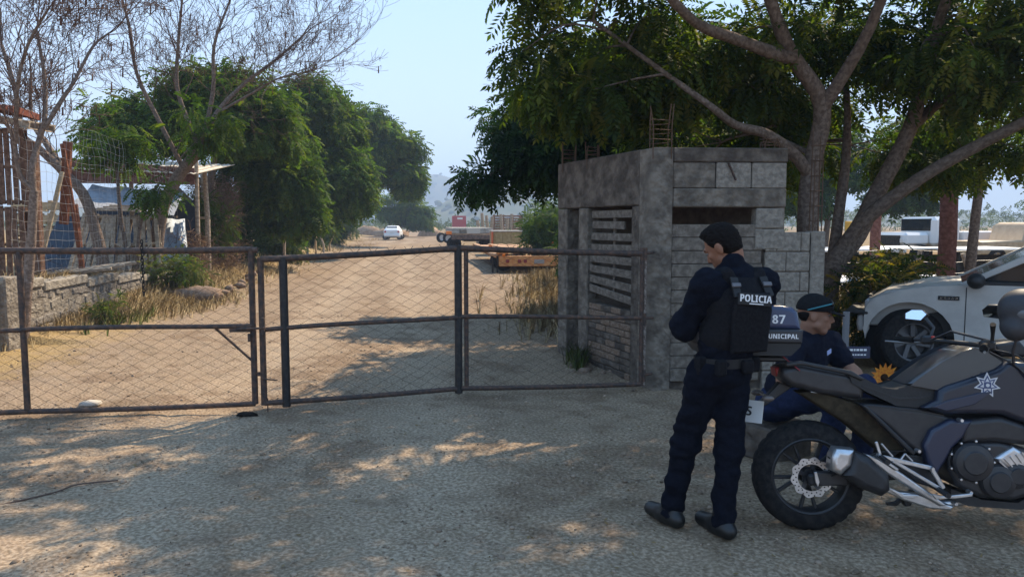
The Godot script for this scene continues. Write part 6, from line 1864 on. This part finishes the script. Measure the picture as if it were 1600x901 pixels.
	vz.ell(Vector3(0.015, 0.01, 0), Vector3(0.118, 0.078, 0.114), Basis.IDENTITY, 24, 8, -0.6, 0.75)
	obj("visor", vz, M("visor_smoke", Color(0.10, 0.11, 0.12), null, 0.06), h)
	var stp := MB.new()
	stp.tube([Vector3(-0.02, -0.10, 0.09), Vector3(-0.04, -0.20, 0.08), Vector3(-0.03, -0.28, 0.06)], [0.008], 5)
	obj("chin_strap", stp, black, h)
func sc2(q: Vector2, c: Vector3, f: float) -> Vector2: return Vector2(c.x, c.y) + (q - Vector2(c.x, c.y)) * f

# ---------------------------------------------------------------- people
func hand(mb: MB, wrist: Vector3, dir: Vector3, back: Vector3, side: float, curl: float) -> void:
	# dir: wrist to knuckles, back: out of the back of the hand, side: +1 if the thumb lies towards dir x back
	var th := dir.cross(back).normalized() * side
	var pr := []
	var palm := wrist + dir * 0.05
	pr.append(["c", wrist - dir * 0.02, wrist + dir * 0.03, 0.026, 0.028])
	for k in 4:
		var o := th * (0.028 - 0.019 * k)
		var kn := wrist + dir * (0.088 - 0.004 * absf(k - 1.2)) + o
		pr.append(["c", wrist + dir * 0.02 + o * 0.6, kn, 0.016, 0.012])
		var L: float = [0.040, 0.045, 0.041, 0.032][k]
		var a := curl * 0.8
		var d1 := (dir * cos(a) - back * sin(a)).normalized()
		var d2 := (dir * cos(a * 2.1) - back * sin(a * 2.1)).normalized()
		var d3 := (dir * cos(a * 2.9) - back * sin(a * 2.9)).normalized()
		var p1 := kn + d1 * L; var p2 := p1 + d2 * L * 0.62; var p3 := p2 + d3 * L * 0.5
		pr.append(["c", kn, p1, 0.0105, 0.0095]); pr.append(["c", p1, p2, 0.0095, 0.0085]); pr.append(["c", p2, p3, 0.0085, 0.007])
	var t0 := wrist + dir * 0.025 + th * 0.026
	var t1 := t0 + (dir * 0.7 + th * 0.6 - back * 0.35).normalized() * 0.042
	var t2 := t1 + (dir * 0.9 + th * 0.1 - back * 0.4).normalized() * 0.034
	pr.append(["c", wrist + dir * 0.01, t0, 0.02, 0.016]); pr.append(["c", t0, t1, 0.014, 0.0115]); pr.append(["c", t1, t2, 0.0115, 0.009])
	body(pr, 0.0045, 0.010, 0.0, 1.0, mb)
func head(mb: MB, c: Vector3, f: Vector3, up: Vector3, neck: Vector3) -> void:
	# c: middle of the skull, f: where the face points
	var r := f.cross(up).normalized()
	var u := r.cross(f).normalized()
	var B := Basis(r, u, -f)
	var P := func(x: float, y: float, z: float) -> Vector3: return c + B * Vector3(x, y, -z)
	var pr := [["e", c + u * 0.025 - f * 0.008, Vector3(0.075, 0.092, 0.094), B], ["e", P.call(0, -0.035, 0.03), Vector3(0.060, 0.078, 0.066), B], ["c", P.call(-0.02, -0.095, 0.062), P.call(0.02, -0.095, 0.062), 0.022, 0.022], ["c", P.call(-0.05, -0.06, 0.015), P.call(0, -0.098, 0.055), 0.024, 0.022], ["c", P.call(0.05, -0.06, 0.015), P.call(0, -0.098, 0.055), 0.024, 0.022],
		["c", P.call(0, 0.012, 0.090), P.call(0, -0.030, 0.110), 0.009, 0.013], ["c", P.call(-0.014, -0.036, 0.094), P.call(0.014, -0.036, 0.094), 0.009, 0.009], ["c", P.call(-0.036, 0.026, 0.083), P.call(0.036, 0.026, 0.083), 0.012, 0.012], ["c", P.call(-0.018, -0.062, 0.090), P.call(0.018, -0.062, 0.090), 0.009, 0.009], ["c", P.call(-0.015, -0.073, 0.087), P.call(0.015, -0.073, 0.087), 0.008, 0.008], ["c", P.call(-0.045, -0.015, 0.066), P.call(0.045, -0.015, 0.066), 0.017, 0.017]]
	for s: float in [-1.0, 1.0]:
		pr.append(["e", P.call(0.078 * s, -0.008, -0.008), Vector3(0.010, 0.030, 0.018), B * Basis(Vector3.UP, 0.3 * s)])
	pr.append(["c", c - u * 0.06 - f * 0.02, neck, 0.056, 0.062])
	body(pr, 0.0055, 0.014, 0.0, 1.0, mb)
	var keep := mb.col
	for s: float in [-1.0, 1.0]:
		mb.col = Color(0.22, 0.19, 0.17)
		mb.ell(P.call(0.031 * s, 0.006, 0.082), Vector3(0.013, 0.008, 0.010), B, 10, 6)
		mb.col = Color(0.02, 0.012, 0.008)
		mb.ell(P.call(0.031 * s, 0.006, 0.090), Vector3(0.005, 0.005, 0.004), B, 8, 5)
		mb.tube([P.call(0.016 * s, 0.026, 0.095), P.call(0.034 * s, 0.031, 0.092), P.call(0.050 * s, 0.026, 0.080)], [0.004], 5)
	mb.col = keep
func officer() -> void:
	var t := thing("person", "standing police officer in navy uniform and black vest, head bowed, back turned", "person", Vector3(1.09, 0, -3.93))
	var o := t.position
	var L := func(x: float, y: float, z: float) -> Vector3: return Vector3(x, y, z) - o
	var rt := Vector3(0.94, 0, -0.35).normalized(); var bkd := Vector3(0.35, 0, 0.94).normalized()
	var TB := Basis(rt, Vector3.UP, bkd)
	var chest: Vector3 = L.call(1.175, 1.215, -3.94)
	var waist: Vector3 = L.call(1.13, 1.01, -3.94)
	var pel: Vector3 = L.call(1.095, 0.88, -3.93)
	var lsh: Vector3 = L.call(1.005, 1.345, -3.87); var rsh: Vector3 = L.call(1.345, 1.335, -4.00)
	var lel: Vector3 = L.call(0.905, 1.10, -3.97); var rel: Vector3 = L.call(1.36, 1.09, -4.13)
	var lwr: Vector3 = L.call(0.985, 1.04, -4.19); var rwr: Vector3 = L.call(1.14, 1.05, -4.27)
	var neck: Vector3 = L.call(1.16, 1.40, -3.95)
	var hc: Vector3 = L.call(1.115, 1.535, -3.985)
	var lhip: Vector3 = L.call(1.005, 0.84, -3.91); var rhip: Vector3 = L.call(1.175, 0.84, -3.95)
	var lkn: Vector3 = L.call(0.935, 0.46, -3.99); var rkn: Vector3 = L.call(1.145, 0.46, -3.90)
	var lan: Vector3 = L.call(0.875, 0.10, -4.02); var ran: Vector3 = L.call(1.115, 0.10, -3.87)
	var skin := Color(0.24, 0.125, 0.08)
	# the body itself
	var sk := MB.new()
	sk.col = skin
	body([["e", chest, Vector3(0.15, 0.19, 0.10), TB], ["e", waist, Vector3(0.13, 0.14, 0.09), TB], ["e", pel, Vector3(0.145, 0.11, 0.10), TB], ["c", neck - Vector3(0, 0.03, 0), neck + Vector3(0, 0.03, 0), 0.055, 0.053],
		["c", lsh, lel, 0.045, 0.036], ["c", lel, lwr, 0.036, 0.027], ["c", rsh, rel, 0.045, 0.036], ["c", rel, rwr, 0.036, 0.027], ["c", lhip, lkn, 0.075, 0.05], ["c", lkn, lan, 0.048, 0.036], ["c", rhip, rkn, 0.075, 0.05], ["c", rkn, ran, 0.048, 0.036], ["c", neck, lsh, 0.045, 0.04], ["c", neck, rsh, 0.045, 0.04]], 0.017, 0.04, 0.0, 1.0, sk)
	var fd := Vector3(-0.62, -0.52, -0.59).normalized()
	head(sk, hc, fd, Vector3(-0.42, 0.90, -0.12).normalized(), neck)
	hand(sk, lwr, Vector3(0.55, 0.05, -0.83).normalized(), Vector3(-0.8, -0.2, -0.5).normalized(), 1.0, 0.55)
	hand(sk, rwr, Vector3(-0.9, 0.08, -0.35).normalized(), Vector3(-0.3, -0.3, -0.9).normalized(), -1.0, 0.6)
	obj("body", sk, vcol("skin", 0.6), t)
	# clothing
	var navy := M("uniform_navy", Color(0.004, 0.005, 0.010), Color(0.007, 0.009, 0.016), 0.9, 0.0, 5.0, 0.3)
	var shirt := body([["e", chest, Vector3(0.178, 0.215, 0.125), TB], ["e", waist, Vector3(0.155, 0.15, 0.115), TB], ["c", neck - Vector3(0, 0.035, 0), rsh, 0.068, 0.068], ["c", neck - Vector3(0, 0.035, 0), lsh, 0.068, 0.068], ["c", lsh, lel, 0.072, 0.060], ["c", lel, lwr, 0.058, 0.044], ["c", rsh, rel, 0.070, 0.058], ["c", rel, rwr, 0.056, 0.042], ["c", neck - Vector3(0, 0.01, 0), neck + Vector3(0.0, 0.045, 0.0), 0.07, 0.066]], 0.0115, 0.05, 0.018, 0.9)
	obj("shirt", shirt, navy, t)
	var tr := body([["e", pel, Vector3(0.155, 0.125, 0.122), TB], ["e", waist - Vector3(0, 0.03, 0), Vector3(0.150, 0.10, 0.112), TB], ["c", lhip, lkn, 0.092, 0.070], ["c", lkn, lan + Vector3(0, -0.01, 0), 0.070, 0.060], ["c", rhip, rkn, 0.090, 0.070], ["c", rkn, ran + Vector3(0, -0.01, 0), 0.070, 0.060], ["cut", Vector3(0, 0.055, 0), Vector3(0, -1, 0)]], 0.0115, 0.04, 0.020, 0.75)
	obj("trousers", tr, M("trouser_navy", Color(0.0035, 0.0042, 0.0085), Color(0.0065, 0.0078, 0.014), 0.9, 0.0, 5.0, 0.3), t)
	var vest := body([["e", chest + Vector3(0, -0.01, 0) + bkd * 0.012, Vector3(0.184, 0.20, 0.142), TB], ["e", waist + Vector3(0, 0.06, 0) + bkd * 0.01, Vector3(0.158, 0.13, 0.128), TB], ["c", chest + TB * Vector3(-0.10, 0.17, 0.04), chest + TB * Vector3(-0.11, 0.15, -0.06), 0.045, 0.04], ["c", chest + TB * Vector3(0.10, 0.17, 0.04), chest + TB * Vector3(0.11, 0.15, -0.06), 0.045, 0.04]], 0.0125, 0.04, 0.006, 1.0)
	var vmat := M("vest_black", Color(0.008, 0.008, 0.010), Color(0.014, 0.014, 0.016), 0.85, 0.0, 8.0, 0.4)
	var vo := obj("vest", vest, vmat, t)
	var bp := MB.new()
	bp.prism([Vector2(-0.115, -0.20), Vector2(0.105, -0.20), Vector2(0.12, 0.02), Vector2(0.10, 0.11), Vector2(-0.10, 0.11), Vector2(-0.125, 0.02)], 0.0, 0.032, 0.018, Transform3D(TB * Basis(Vector3.RIGHT, 0.06), chest + TB * Vector3(0.0, -0.02, 0.118)), 3)
	obj("back_plate", bp, vmat, vo)
	var pa := MB.new()
	var px := Transform3D(TB * Basis(Vector3.RIGHT, -0.08) * Basis(Vector3.BACK, -0.10), chest + TB * Vector3(0.0, 0.055, 0.155))
	pa.box(Vector3.ZERO, Vector3(0.205, 0.062, 0.010), Basis.IDENTITY, 0.003)
	var patch := obj("name_patch", pa, M("patch_black", Color(0.006, 0.006, 0.007), null, 0.7), vo)
	patch.transform = px
	lettering("POLICIA", 0.050, M("white_print"), patch, Transform3D(Basis.IDENTITY, Vector3(0, 0.004, 0.006)))
	var ul := MB.new()
	ul.box(Vector3(0.005, -0.022, 0.006), Vector3(0.085, 0.005, 0.003))
	obj("underline", ul, M("white_print"), patch)
	for s: float in [-1.0, 1.0]:
		var m := MB.new()
		m.bar(chest + TB * Vector3(0.09 * s, 0.165, 0.095), chest + TB * Vector3(0.098 * s, 0.07, 0.148), 0.045, 0.010, bkd)
		var so := obj("shoulder_strap", m, M("patch_black"), vo)
		m = MB.new()
		m.box(chest + TB * Vector3(0.095 * s, 0.13, 0.128), Vector3(0.052, 0.022, 0.012), TB * Basis(Vector3.RIGHT, -0.4), 0.003)
		obj("buckle", m, M("buckle_grey", Color(0.10, 0.10, 0.11), null, 0.4), so)
	var belt := MB.new()
	var ring := []
	for k in 33: ring.append(waist + Vector3(-0.012, -0.075, 0) + TB * Vector3(cos(TAU * k / 32.0) * 0.160, 0, sin(TAU * k / 32.0) * 0.120))
	for k in 32:
		belt.bar(ring[k], ring[k + 1], 0.012, 0.048, Vector3.UP)
	var bo := obj("belt", belt, M("patch_black"), t)
	for s in [[-0.165, 0.03, 0.055, 0.10, 0.05], [-0.10, 0.115, 0.06, 0.085, 0.04], [0.05, 0.135, 0.07, 0.07, 0.035], [0.13, 0.09, 0.05, 0.08, 0.04]]:
		var m := MB.new()
		m.box(waist + Vector3(-0.012, -0.08, 0) + TB * Vector3(s[0], -0.01, s[1]), Vector3(s[2], s[3], s[4]), TB, 0.010)
		obj("belt_pouch", m, vmat, bo)
	# hair: short at the sides, fuller on top
	var f := fd
	var r := f.cross(Vector3(-0.42, 0.90, -0.12)).normalized(); var u := r.cross(f).normalized()
	var HB := Basis(r, u, -f)
	var hair := body([["e", hc + u * 0.033 - f * 0.010, Vector3(0.0772, 0.094, 0.098), HB], ["e", hc + u * 0.098 + f * 0.025, Vector3(0.052, 0.030, 0.060), HB], ["e", hc - u * 0.01 - f * 0.040, Vector3(0.069, 0.068, 0.056), HB], ["cut", hc + u * 0.045 + f * 0.040, (f * 0.85 - u * 0.53).normalized()]], 0.005, 0.02, 0.006, 5.0)
	obj("hair", hair, M("black_hair", Color(0.006, 0.005, 0.005), Color(0.012, 0.010, 0.009), 0.85, 0.0, 20.0, 0.6), t)
	# boots
	for s in [[lan, L.call(0.80, 0.045, -4.16)], [ran, L.call(1.045, 0.045, -4.03)]]:
		var a: Vector3 = s[0]; var toe: Vector3 = s[1]
		var d := (toe - a) * Vector3(1, 0, 1)
		d = d.normalized()
		var heel := Vector3(a.x, 0.05, a.z) - d * 0.045
		var boot := body([["c", a + Vector3(0, 0.03, 0), a + Vector3(0, -0.03, 0), 0.055, 0.055], ["c", heel, Vector3(a.x, 0.055, a.z) + d * 0.05, 0.046, 0.05], ["c", Vector3(a.x, 0.05, a.z) + d * 0.05, Vector3(a.x, 0.042, a.z) + d * 0.175, 0.050, 0.040], ["cut", Vector3(0, 0.006, 0), Vector3(0, -1, 0)]], 0.008, 0.025)
		obj("boot", boot, M("boot_black", Color(0.006, 0.006, 0.006), null, 0.45), t)
	# the phone in his hands
	var ph := MB.new()
	ph.box(Vector3.ZERO, Vector3(0.075, 0.15, 0.009), Basis.IDENTITY, 0.003)
	var po := obj("phone", ph, M("phone_case", Color(0.30, 0.38, 0.48), null, 0.35))
	po.transform = Transform3D(Basis(Vector3.UP, 0.5) * Basis(Vector3.RIGHT, -0.6), Vector3(1.03, 1.07, -4.285))
	tag(po, "pale blue phone held in the standing officer's hands", "phone")

func seated_man() -> void:
	var t := thing("person", "man in black cap and navy polo shirt sitting behind the motorcycle, looking aside", "person", Vector3(2.2, 0, -5.75))
	var o := t.position
	var L := func(x: float, y: float, z: float) -> Vector3: return Vector3(x, y, z) - o
	# trunk faces camera-right
	var fw := Vector3(0.72, 0, 0.69).normalized(); var rt := Vector3(-0.69, 0, 0.72).normalized()
	var TB := Basis(rt, Vector3.UP, -fw)
	var chest: Vector3 = L.call(2.27, 0.66, -5.78); var belly: Vector3 = L.call(2.20, 0.47, -5.82); var pel: Vector3 = L.call(2.14, 0.36, -5.85)
	var rsh: Vector3 = L.call(2.14, 0.755, -5.63); var lsh: Vector3 = L.call(2.47, 0.755, -5.88)
	var rel: Vector3 = L.call(2.03, 0.60, -5.45); var rwr: Vector3 = L.call(2.25, 0.635, -5.33)
	var lel: Vector3 = L.call(2.575, 0.58, -5.72); var lwr: Vector3 = L.call(2.44, 0.54, -5.50)
	var neck: Vector3 = L.call(2.285, 0.835, -5.74); var hc: Vector3 = L.call(2.30, 0.965, -5.70)
	var rkn: Vector3 = L.call(2.33, 0.52, -5.40); var lkn: Vector3 = L.call(2.58, 0.52, -5.60)
	var ran: Vector3 = L.call(2.30, 0.10, -5.42); var lan: Vector3 = L.call(2.60, 0.10, -5.62)
	var rhip := pel + rt * 0.09; var lhip := pel - rt * 0.09
	var sk := MB.new()
	sk.col = Color(0.29, 0.155, 0.105)
	body([["e", chest, Vector3(0.15, 0.17, 0.10), TB], ["e", belly, Vector3(0.15, 0.13, 0.11), TB], ["e", pel, Vector3(0.15, 0.10, 0.11), TB], ["c", neck - Vector3(0, 0.06, 0), neck, 0.06, 0.056], ["c", rsh, rel, 0.050, 0.042], ["c", rel, rwr, 0.042, 0.028], ["c", lsh, lel, 0.050, 0.042], ["c", lel, lwr, 0.042, 0.028], ["c", rhip, rkn, 0.08, 0.055], ["c", rkn, ran, 0.05, 0.036], ["c", lhip, lkn, 0.08, 0.055], ["c", lkn, lan, 0.05, 0.036]], 0.016, 0.04, 0.0, 1.0, sk)
	var fd := Vector3(0.94, -0.06, 0.30).normalized()
	head(sk, hc, fd, Vector3.UP, neck)
	hand(sk, rwr, Vector3(0.97, -0.12, 0.2).normalized(), Vector3(0.1, 0.8, 0.55).normalized(), 1.0, 0.7)
	hand(sk, lwr, Vector3(-0.45, -0.45, 0.77).normalized(), Vector3(0.3, 0.7, 0.6).normalized(), -1.0, 0.6)
	obj("body", sk, vcol("skin", 0.6), t)
	var polo := body([["e", chest, Vector3(0.185, 0.185, 0.135), TB], ["e", belly, Vector3(0.185, 0.15, 0.15), TB], ["c", neck - Vector3(0, 0.06, 0), rsh, 0.07, 0.075], ["c", neck - Vector3(0, 0.06, 0), lsh, 0.07, 0.075], ["c", rsh, rsh.lerp(rel, 0.55), 0.078, 0.072], ["c", lsh, lsh.lerp(lel, 0.55), 0.078, 0.072], ["c", neck - Vector3(0, 0.05, 0), neck - Vector3(0, 0.01, 0), 0.075, 0.066]], 0.012, 0.05, 0.012, 1.3)
	obj("polo_shirt", polo, M("polo_navy", Color(0.007, 0.008, 0.016), Color(0.011, 0.013, 0.023), 0.9, 0.0, 5.0, 0.3), t)
	var tr := body([["e", pel, Vector3(0.175, 0.115, 0.135), TB], ["c", rhip, rkn, 0.10, 0.078], ["c", rkn, ran, 0.076, 0.062], ["c", lhip, lkn, 0.10, 0.078], ["c", lkn, lan, 0.076, 0.062]], 0.0135, 0.04, 0.014, 1.1)
	obj("trousers", tr, M("trouser_blue", Color(0.012, 0.018, 0.045), Color(0.020, 0.028, 0.065), 0.9, 0.0, 5.0, 0.3), t)
	var lg := MB.new()
	lg.box(Vector3.ZERO, Vector3(0.065, 0.030, 0.004), Basis.IDENTITY, 0.001)
	var lo := obj("chest_emblem", lg, M("emblem_pale_blue", Color(0.40, 0.45, 0.70), null, 0.7), t)
	lo.transform = Transform3D(Basis(rt * -1.0, Vector3.UP, fw) * Basis(Vector3.BACK, 0.15), chest + TB * Vector3(-0.07, 0.06, -0.136))
	# cap with brim, sunglasses pushed up on it
	var r := fd.cross(Vector3.UP).normalized(); var u := r.cross(fd).normalized()
	var HB := Basis(r, u, -fd)
	var cap := body([["e", hc + u * 0.038 - fd * 0.008, Vector3(0.088, 0.098, 0.106), HB], ["c", hc + u * 0.055 + fd * 0.05, hc + u * 0.06 + fd * 0.06, 0.055, 0.05], ["cut", hc + u * 0.028, -u]], 0.0065, 0.02)
	var co := obj("cap", cap, M("cap_black", Color(0.009, 0.009, 0.010), Color(0.014, 0.014, 0.015), 0.85, 0.0, 8.0), t)
	var br := MB.new()
	var pts := []
	for k in 13:
		var a := PI * k / 12.0
		pts.append(Vector2(cos(a) * 0.080, 0.02 + sin(a) * 0.105))
	br.prism(pts, 0.0, 0.006, 0.0, Transform3D(Basis(r, fd * 0.97 - u * 0.22, u * 0.97 + fd * 0.22), hc + u * 0.034 + fd * 0.055))
	obj("brim", br, M("cap_black"), co)
	var gl := MB.new()
	for s: float in [-1.0, 1.0]:
		gl.ell(hc + u * 0.082 + fd * 0.092 + r * 0.036 * s, Vector3(0.030, 0.018, 0.010), HB, 12, 6)
	gl.bar(hc + u * 0.085 + fd * 0.099 - r * 0.012, hc + u * 0.085 + fd * 0.099 + r * 0.012, 0.006, 0.006)
	var go := obj("sunglasses", gl, M("lens_dark", Color(0.008, 0.008, 0.010), null, 0.1), t)
	for s: float in [-1.0, 1.0]:
		var tm := MB.new()
		tm.tube([hc + u * 0.082 + fd * 0.088 + r * 0.060 * s, hc + u * 0.068 + fd * 0.04 + r * 0.093 * s, hc + u * 0.035 - fd * 0.05 + r * 0.090 * s], [0.0045], 6)
		obj("temple_arm", tm, M("teal_plastic", Color(0.03, 0.20, 0.24), null, 0.3), go)
	var hr := body([["e", hc + u * 0.002 - fd * 0.030, Vector3(0.0735, 0.060, 0.070), HB], ["cut", hc - fd * 0.035, (fd * 0.95 - u * 0.3).normalized()]], 0.006, 0.01)
	obj("hair", hr, M("black_hair"), t)
	for s in [[ran, Vector3(0.7, 0, 0.7)], [lan, Vector3(0.9, 0, 0.4)]]:
		var a: Vector3 = s[0]; var d: Vector3 = s[1].normalized()
		var boot := body([["c", a + Vector3(0, 0.02, 0), a + Vector3(0, -0.03, 0), 0.05, 0.05], ["c", Vector3(a.x, 0.05, a.z) - d * 0.04, Vector3(a.x, 0.05, a.z) + d * 0.05, 0.045, 0.048], ["c", Vector3(a.x, 0.05, a.z) + d * 0.05, Vector3(a.x, 0.042, a.z) + d * 0.16, 0.048, 0.038], ["cut", Vector3(0, 0.006, 0), Vector3(0, -1, 0)]], 0.009, 0.025)
		obj("shoe", boot, M("boot_black"), t)
	t.position = Vector3(1.95, 0, -5.15)
	t.scale = Vector3.ONE * 1.075
	# concrete block he sits on
	var st := MB.new()
	st.box(Vector3(0, 0.125, 0), Vector3(0.42, 0.25, 0.30), Basis(Vector3.UP, 0.5), 0.015)
	var so := obj("seat_block", st, M("booth_stained"))
	so.position = Vector3(1.88, 0, -5.28)
	tag(so, "grey concrete block under the sitting man", "block")

# ---------------------------------------------------------------- small things on the ground
func small_things() -> void:
	# orange artificial flowers showing over the motorcycle seat, in a dark pot
	var f := thing("flower_pot", "dark pot of orange sunflowers on the ground behind the motorcycle seat", "flowers", Vector3(2.62, 0, -5.15))
	var pot := MB.new()
	pot.lathe([[0.0, 0.0], [0.09, 0.0], [0.12, 0.20], [0.13, 0.21], [0.11, 0.21], [0.10, 0.16], [0.0, 0.16]], 18)
	obj("pot", pot, M("pot_dark", Color(0.02, 0.02, 0.022), null, 0.7), f)
	for s in [[-0.06, 0.60, 0.02, 0.085], [0.10, 0.57, 0.0, 0.065]]:
		var st := MB.new()
		st.tube([Vector3(s[0] * 0.3, 0.15, 0), Vector3(s[0] * 0.7, 0.4, 0), Vector3(s[0], s[1], s[2])], [0.006], 5)
		obj("stem", st, M("stem_green", Color(0.04, 0.08, 0.02), null, 0.8), f)
		var c := Vector3(s[0], s[1], s[2] + 0.01)
		var hd := MB.new()
		hd.ell(c, Vector3(0.35 * s[3], 0.35 * s[3], 0.015), Basis.IDENTITY, 12, 6)
		var ho := obj("flower_head", hd, M("seed_brown", Color(0.035, 0.018, 0.01), null, 0.9), f)
		for k in 16:
			var a := TAU * k / 16.0
			var d := Vector3(cos(a), sin(a), 0.15)
			var w: Vector3 = Vector3(-sin(a), cos(a), 0) * s[3] * 0.16
			var pt := MB.new()
			pt.prism([Vector2(0, -0.05), Vector2(0.5, -0.17), Vector2(1, 0), Vector2(0.5, 0.17), Vector2(0, 0.05)], -0.02, 0.02, 0.0, Transform3D(Basis(d * s[3], w / 0.16, Vector3.BACK * 0.05), c + d * s[3] * 0.25))
			obj("petal", pt, M("petal_orange", Color(0.62, 0.15, 0.012), Color(0.75, 0.32, 0.02), 0.7, 0.0, 8.0), ho)
	# grey stake with a small blue notice board by the bush
	var s := thing("notice_stake", "small dark blue notice board on a grey stake before the bush", "sign", Vector3(3.12, 0, -6.85))
	var m := MB.new()
	m.tube([Vector3(-0.05, -0.02, -0.03), Vector3(-0.05, 0.85, -0.03)], [0.032], 8)
	obj("stake", m, M("stake_grey", Color(0.16, 0.16, 0.165), null, 0.8), s)
	plain_box("board", Vector3(0.0, 0.48, 0.015), Vector3(0.32, 0.11, 0.012), M("notice_blue", Color(0.02, 0.026, 0.06), null, 0.5), s, 0.003)
	for j in 2:
		var x := -0.13
		while x < 0.12:
			var wd := rf(0.012, 0.03)
			plain_box("lettering", Vector3(x + wd * 0.5, 0.505 - 0.045 * j, 0.0225), Vector3(wd, 0.018 - 0.006 * j, 0.002), M("white_print"), s, 0.0)
			x += wd + 0.008
	# rag by the latch, brick bits, a flat stone and a cord beyond the gate
	var r := obj("dark_rag", rock(Vector3(0.09, 0.022, 0.035), 2.0), M("rag", Color(0.02, 0.018, 0.016), null, 0.95))
	r.position = Vector3(-2.28, 0.02, -6.38)
	tag(r, "scrap of dark rag lying under the gate latch", "rag")
	var ps := obj("flat_stone", rock(Vector3(0.11, 0.035, 0.06), 6.0), M("pale_stone", Color(0.42, 0.38, 0.33), null, 0.9))
	ps.position = Vector3(-3.85, 0.02, -6.75)
	tag(ps, "flat pale stone lying behind the bottom rail of the gate", "stone")
	var cord := MB.new()
	cord.tube(smooth_line([Vector3(-0.25, 0.012, 0.10), Vector3(-0.05, 0.016, -0.10), Vector3(0.0, 0.012, -0.25), Vector3(0.22, 0.014, -0.32)]), [0.005], 5)
	var cd := obj("twig", cord, M("twig_bark"))
	cd.position = Vector3(-2.75, 0.0, -4.4)
	tag(cd, "thin crooked twig lying on the gravel before the gate", "twig")
	for k in 6:
		var b := obj("broken_brick", rock(Vector3(rf(0.04, 0.08), rf(0.025, 0.05), rf(0.04, 0.06)), 20.0 + k), M("old_brick"))
		b.position = Vector3(0.85 + rf(-0.25, 0.35), 0.02, -8.0 - rf(0.0, 0.7))
		tag(b, "broken brick lying at the foot of the booth", "brick", "broken bricks at the foot of the booth")
	# fallen leaves in the shade
	var lm := MB.new()
	lm.quad(Vector3(-1, 0, 0), Vector3(0, 0.15, 0.4), Vector3(1, 0.1, 0), Vector3(0, -0.05, -0.4), Vector3.UP)
	var xf := []; var co := []
	for k in 2600:
		var d := rf(2.4, 9.5)
		var x := rf(-0.75, 0.8) * d + 0.5
		if rng.randf() > 0.35 + 0.5 * clampf(x / 4.0 + 0.3, 0, 1): continue
		var sc := rf(0.008, 0.018)
		xf.append(Transform3D(Basis.from_euler(Vector3(rf(-0.4, 0.4), rf(0, 6.3), rf(-0.4, 0.4))).scaled(Vector3.ONE * sc), Vector3(x, gh(x, -d) + 0.008, -d)))
		var v := rf(0.5, 1.2)
		co.append(Color(0.20 * v, 0.135 * v, 0.065 * v))
	tag(copies("fallen_leaves", lm.mesh(), vcol("stone"), xf, co, null, "stuff"), "small dry fallen leaves scattered under the shade trees", "leaves")
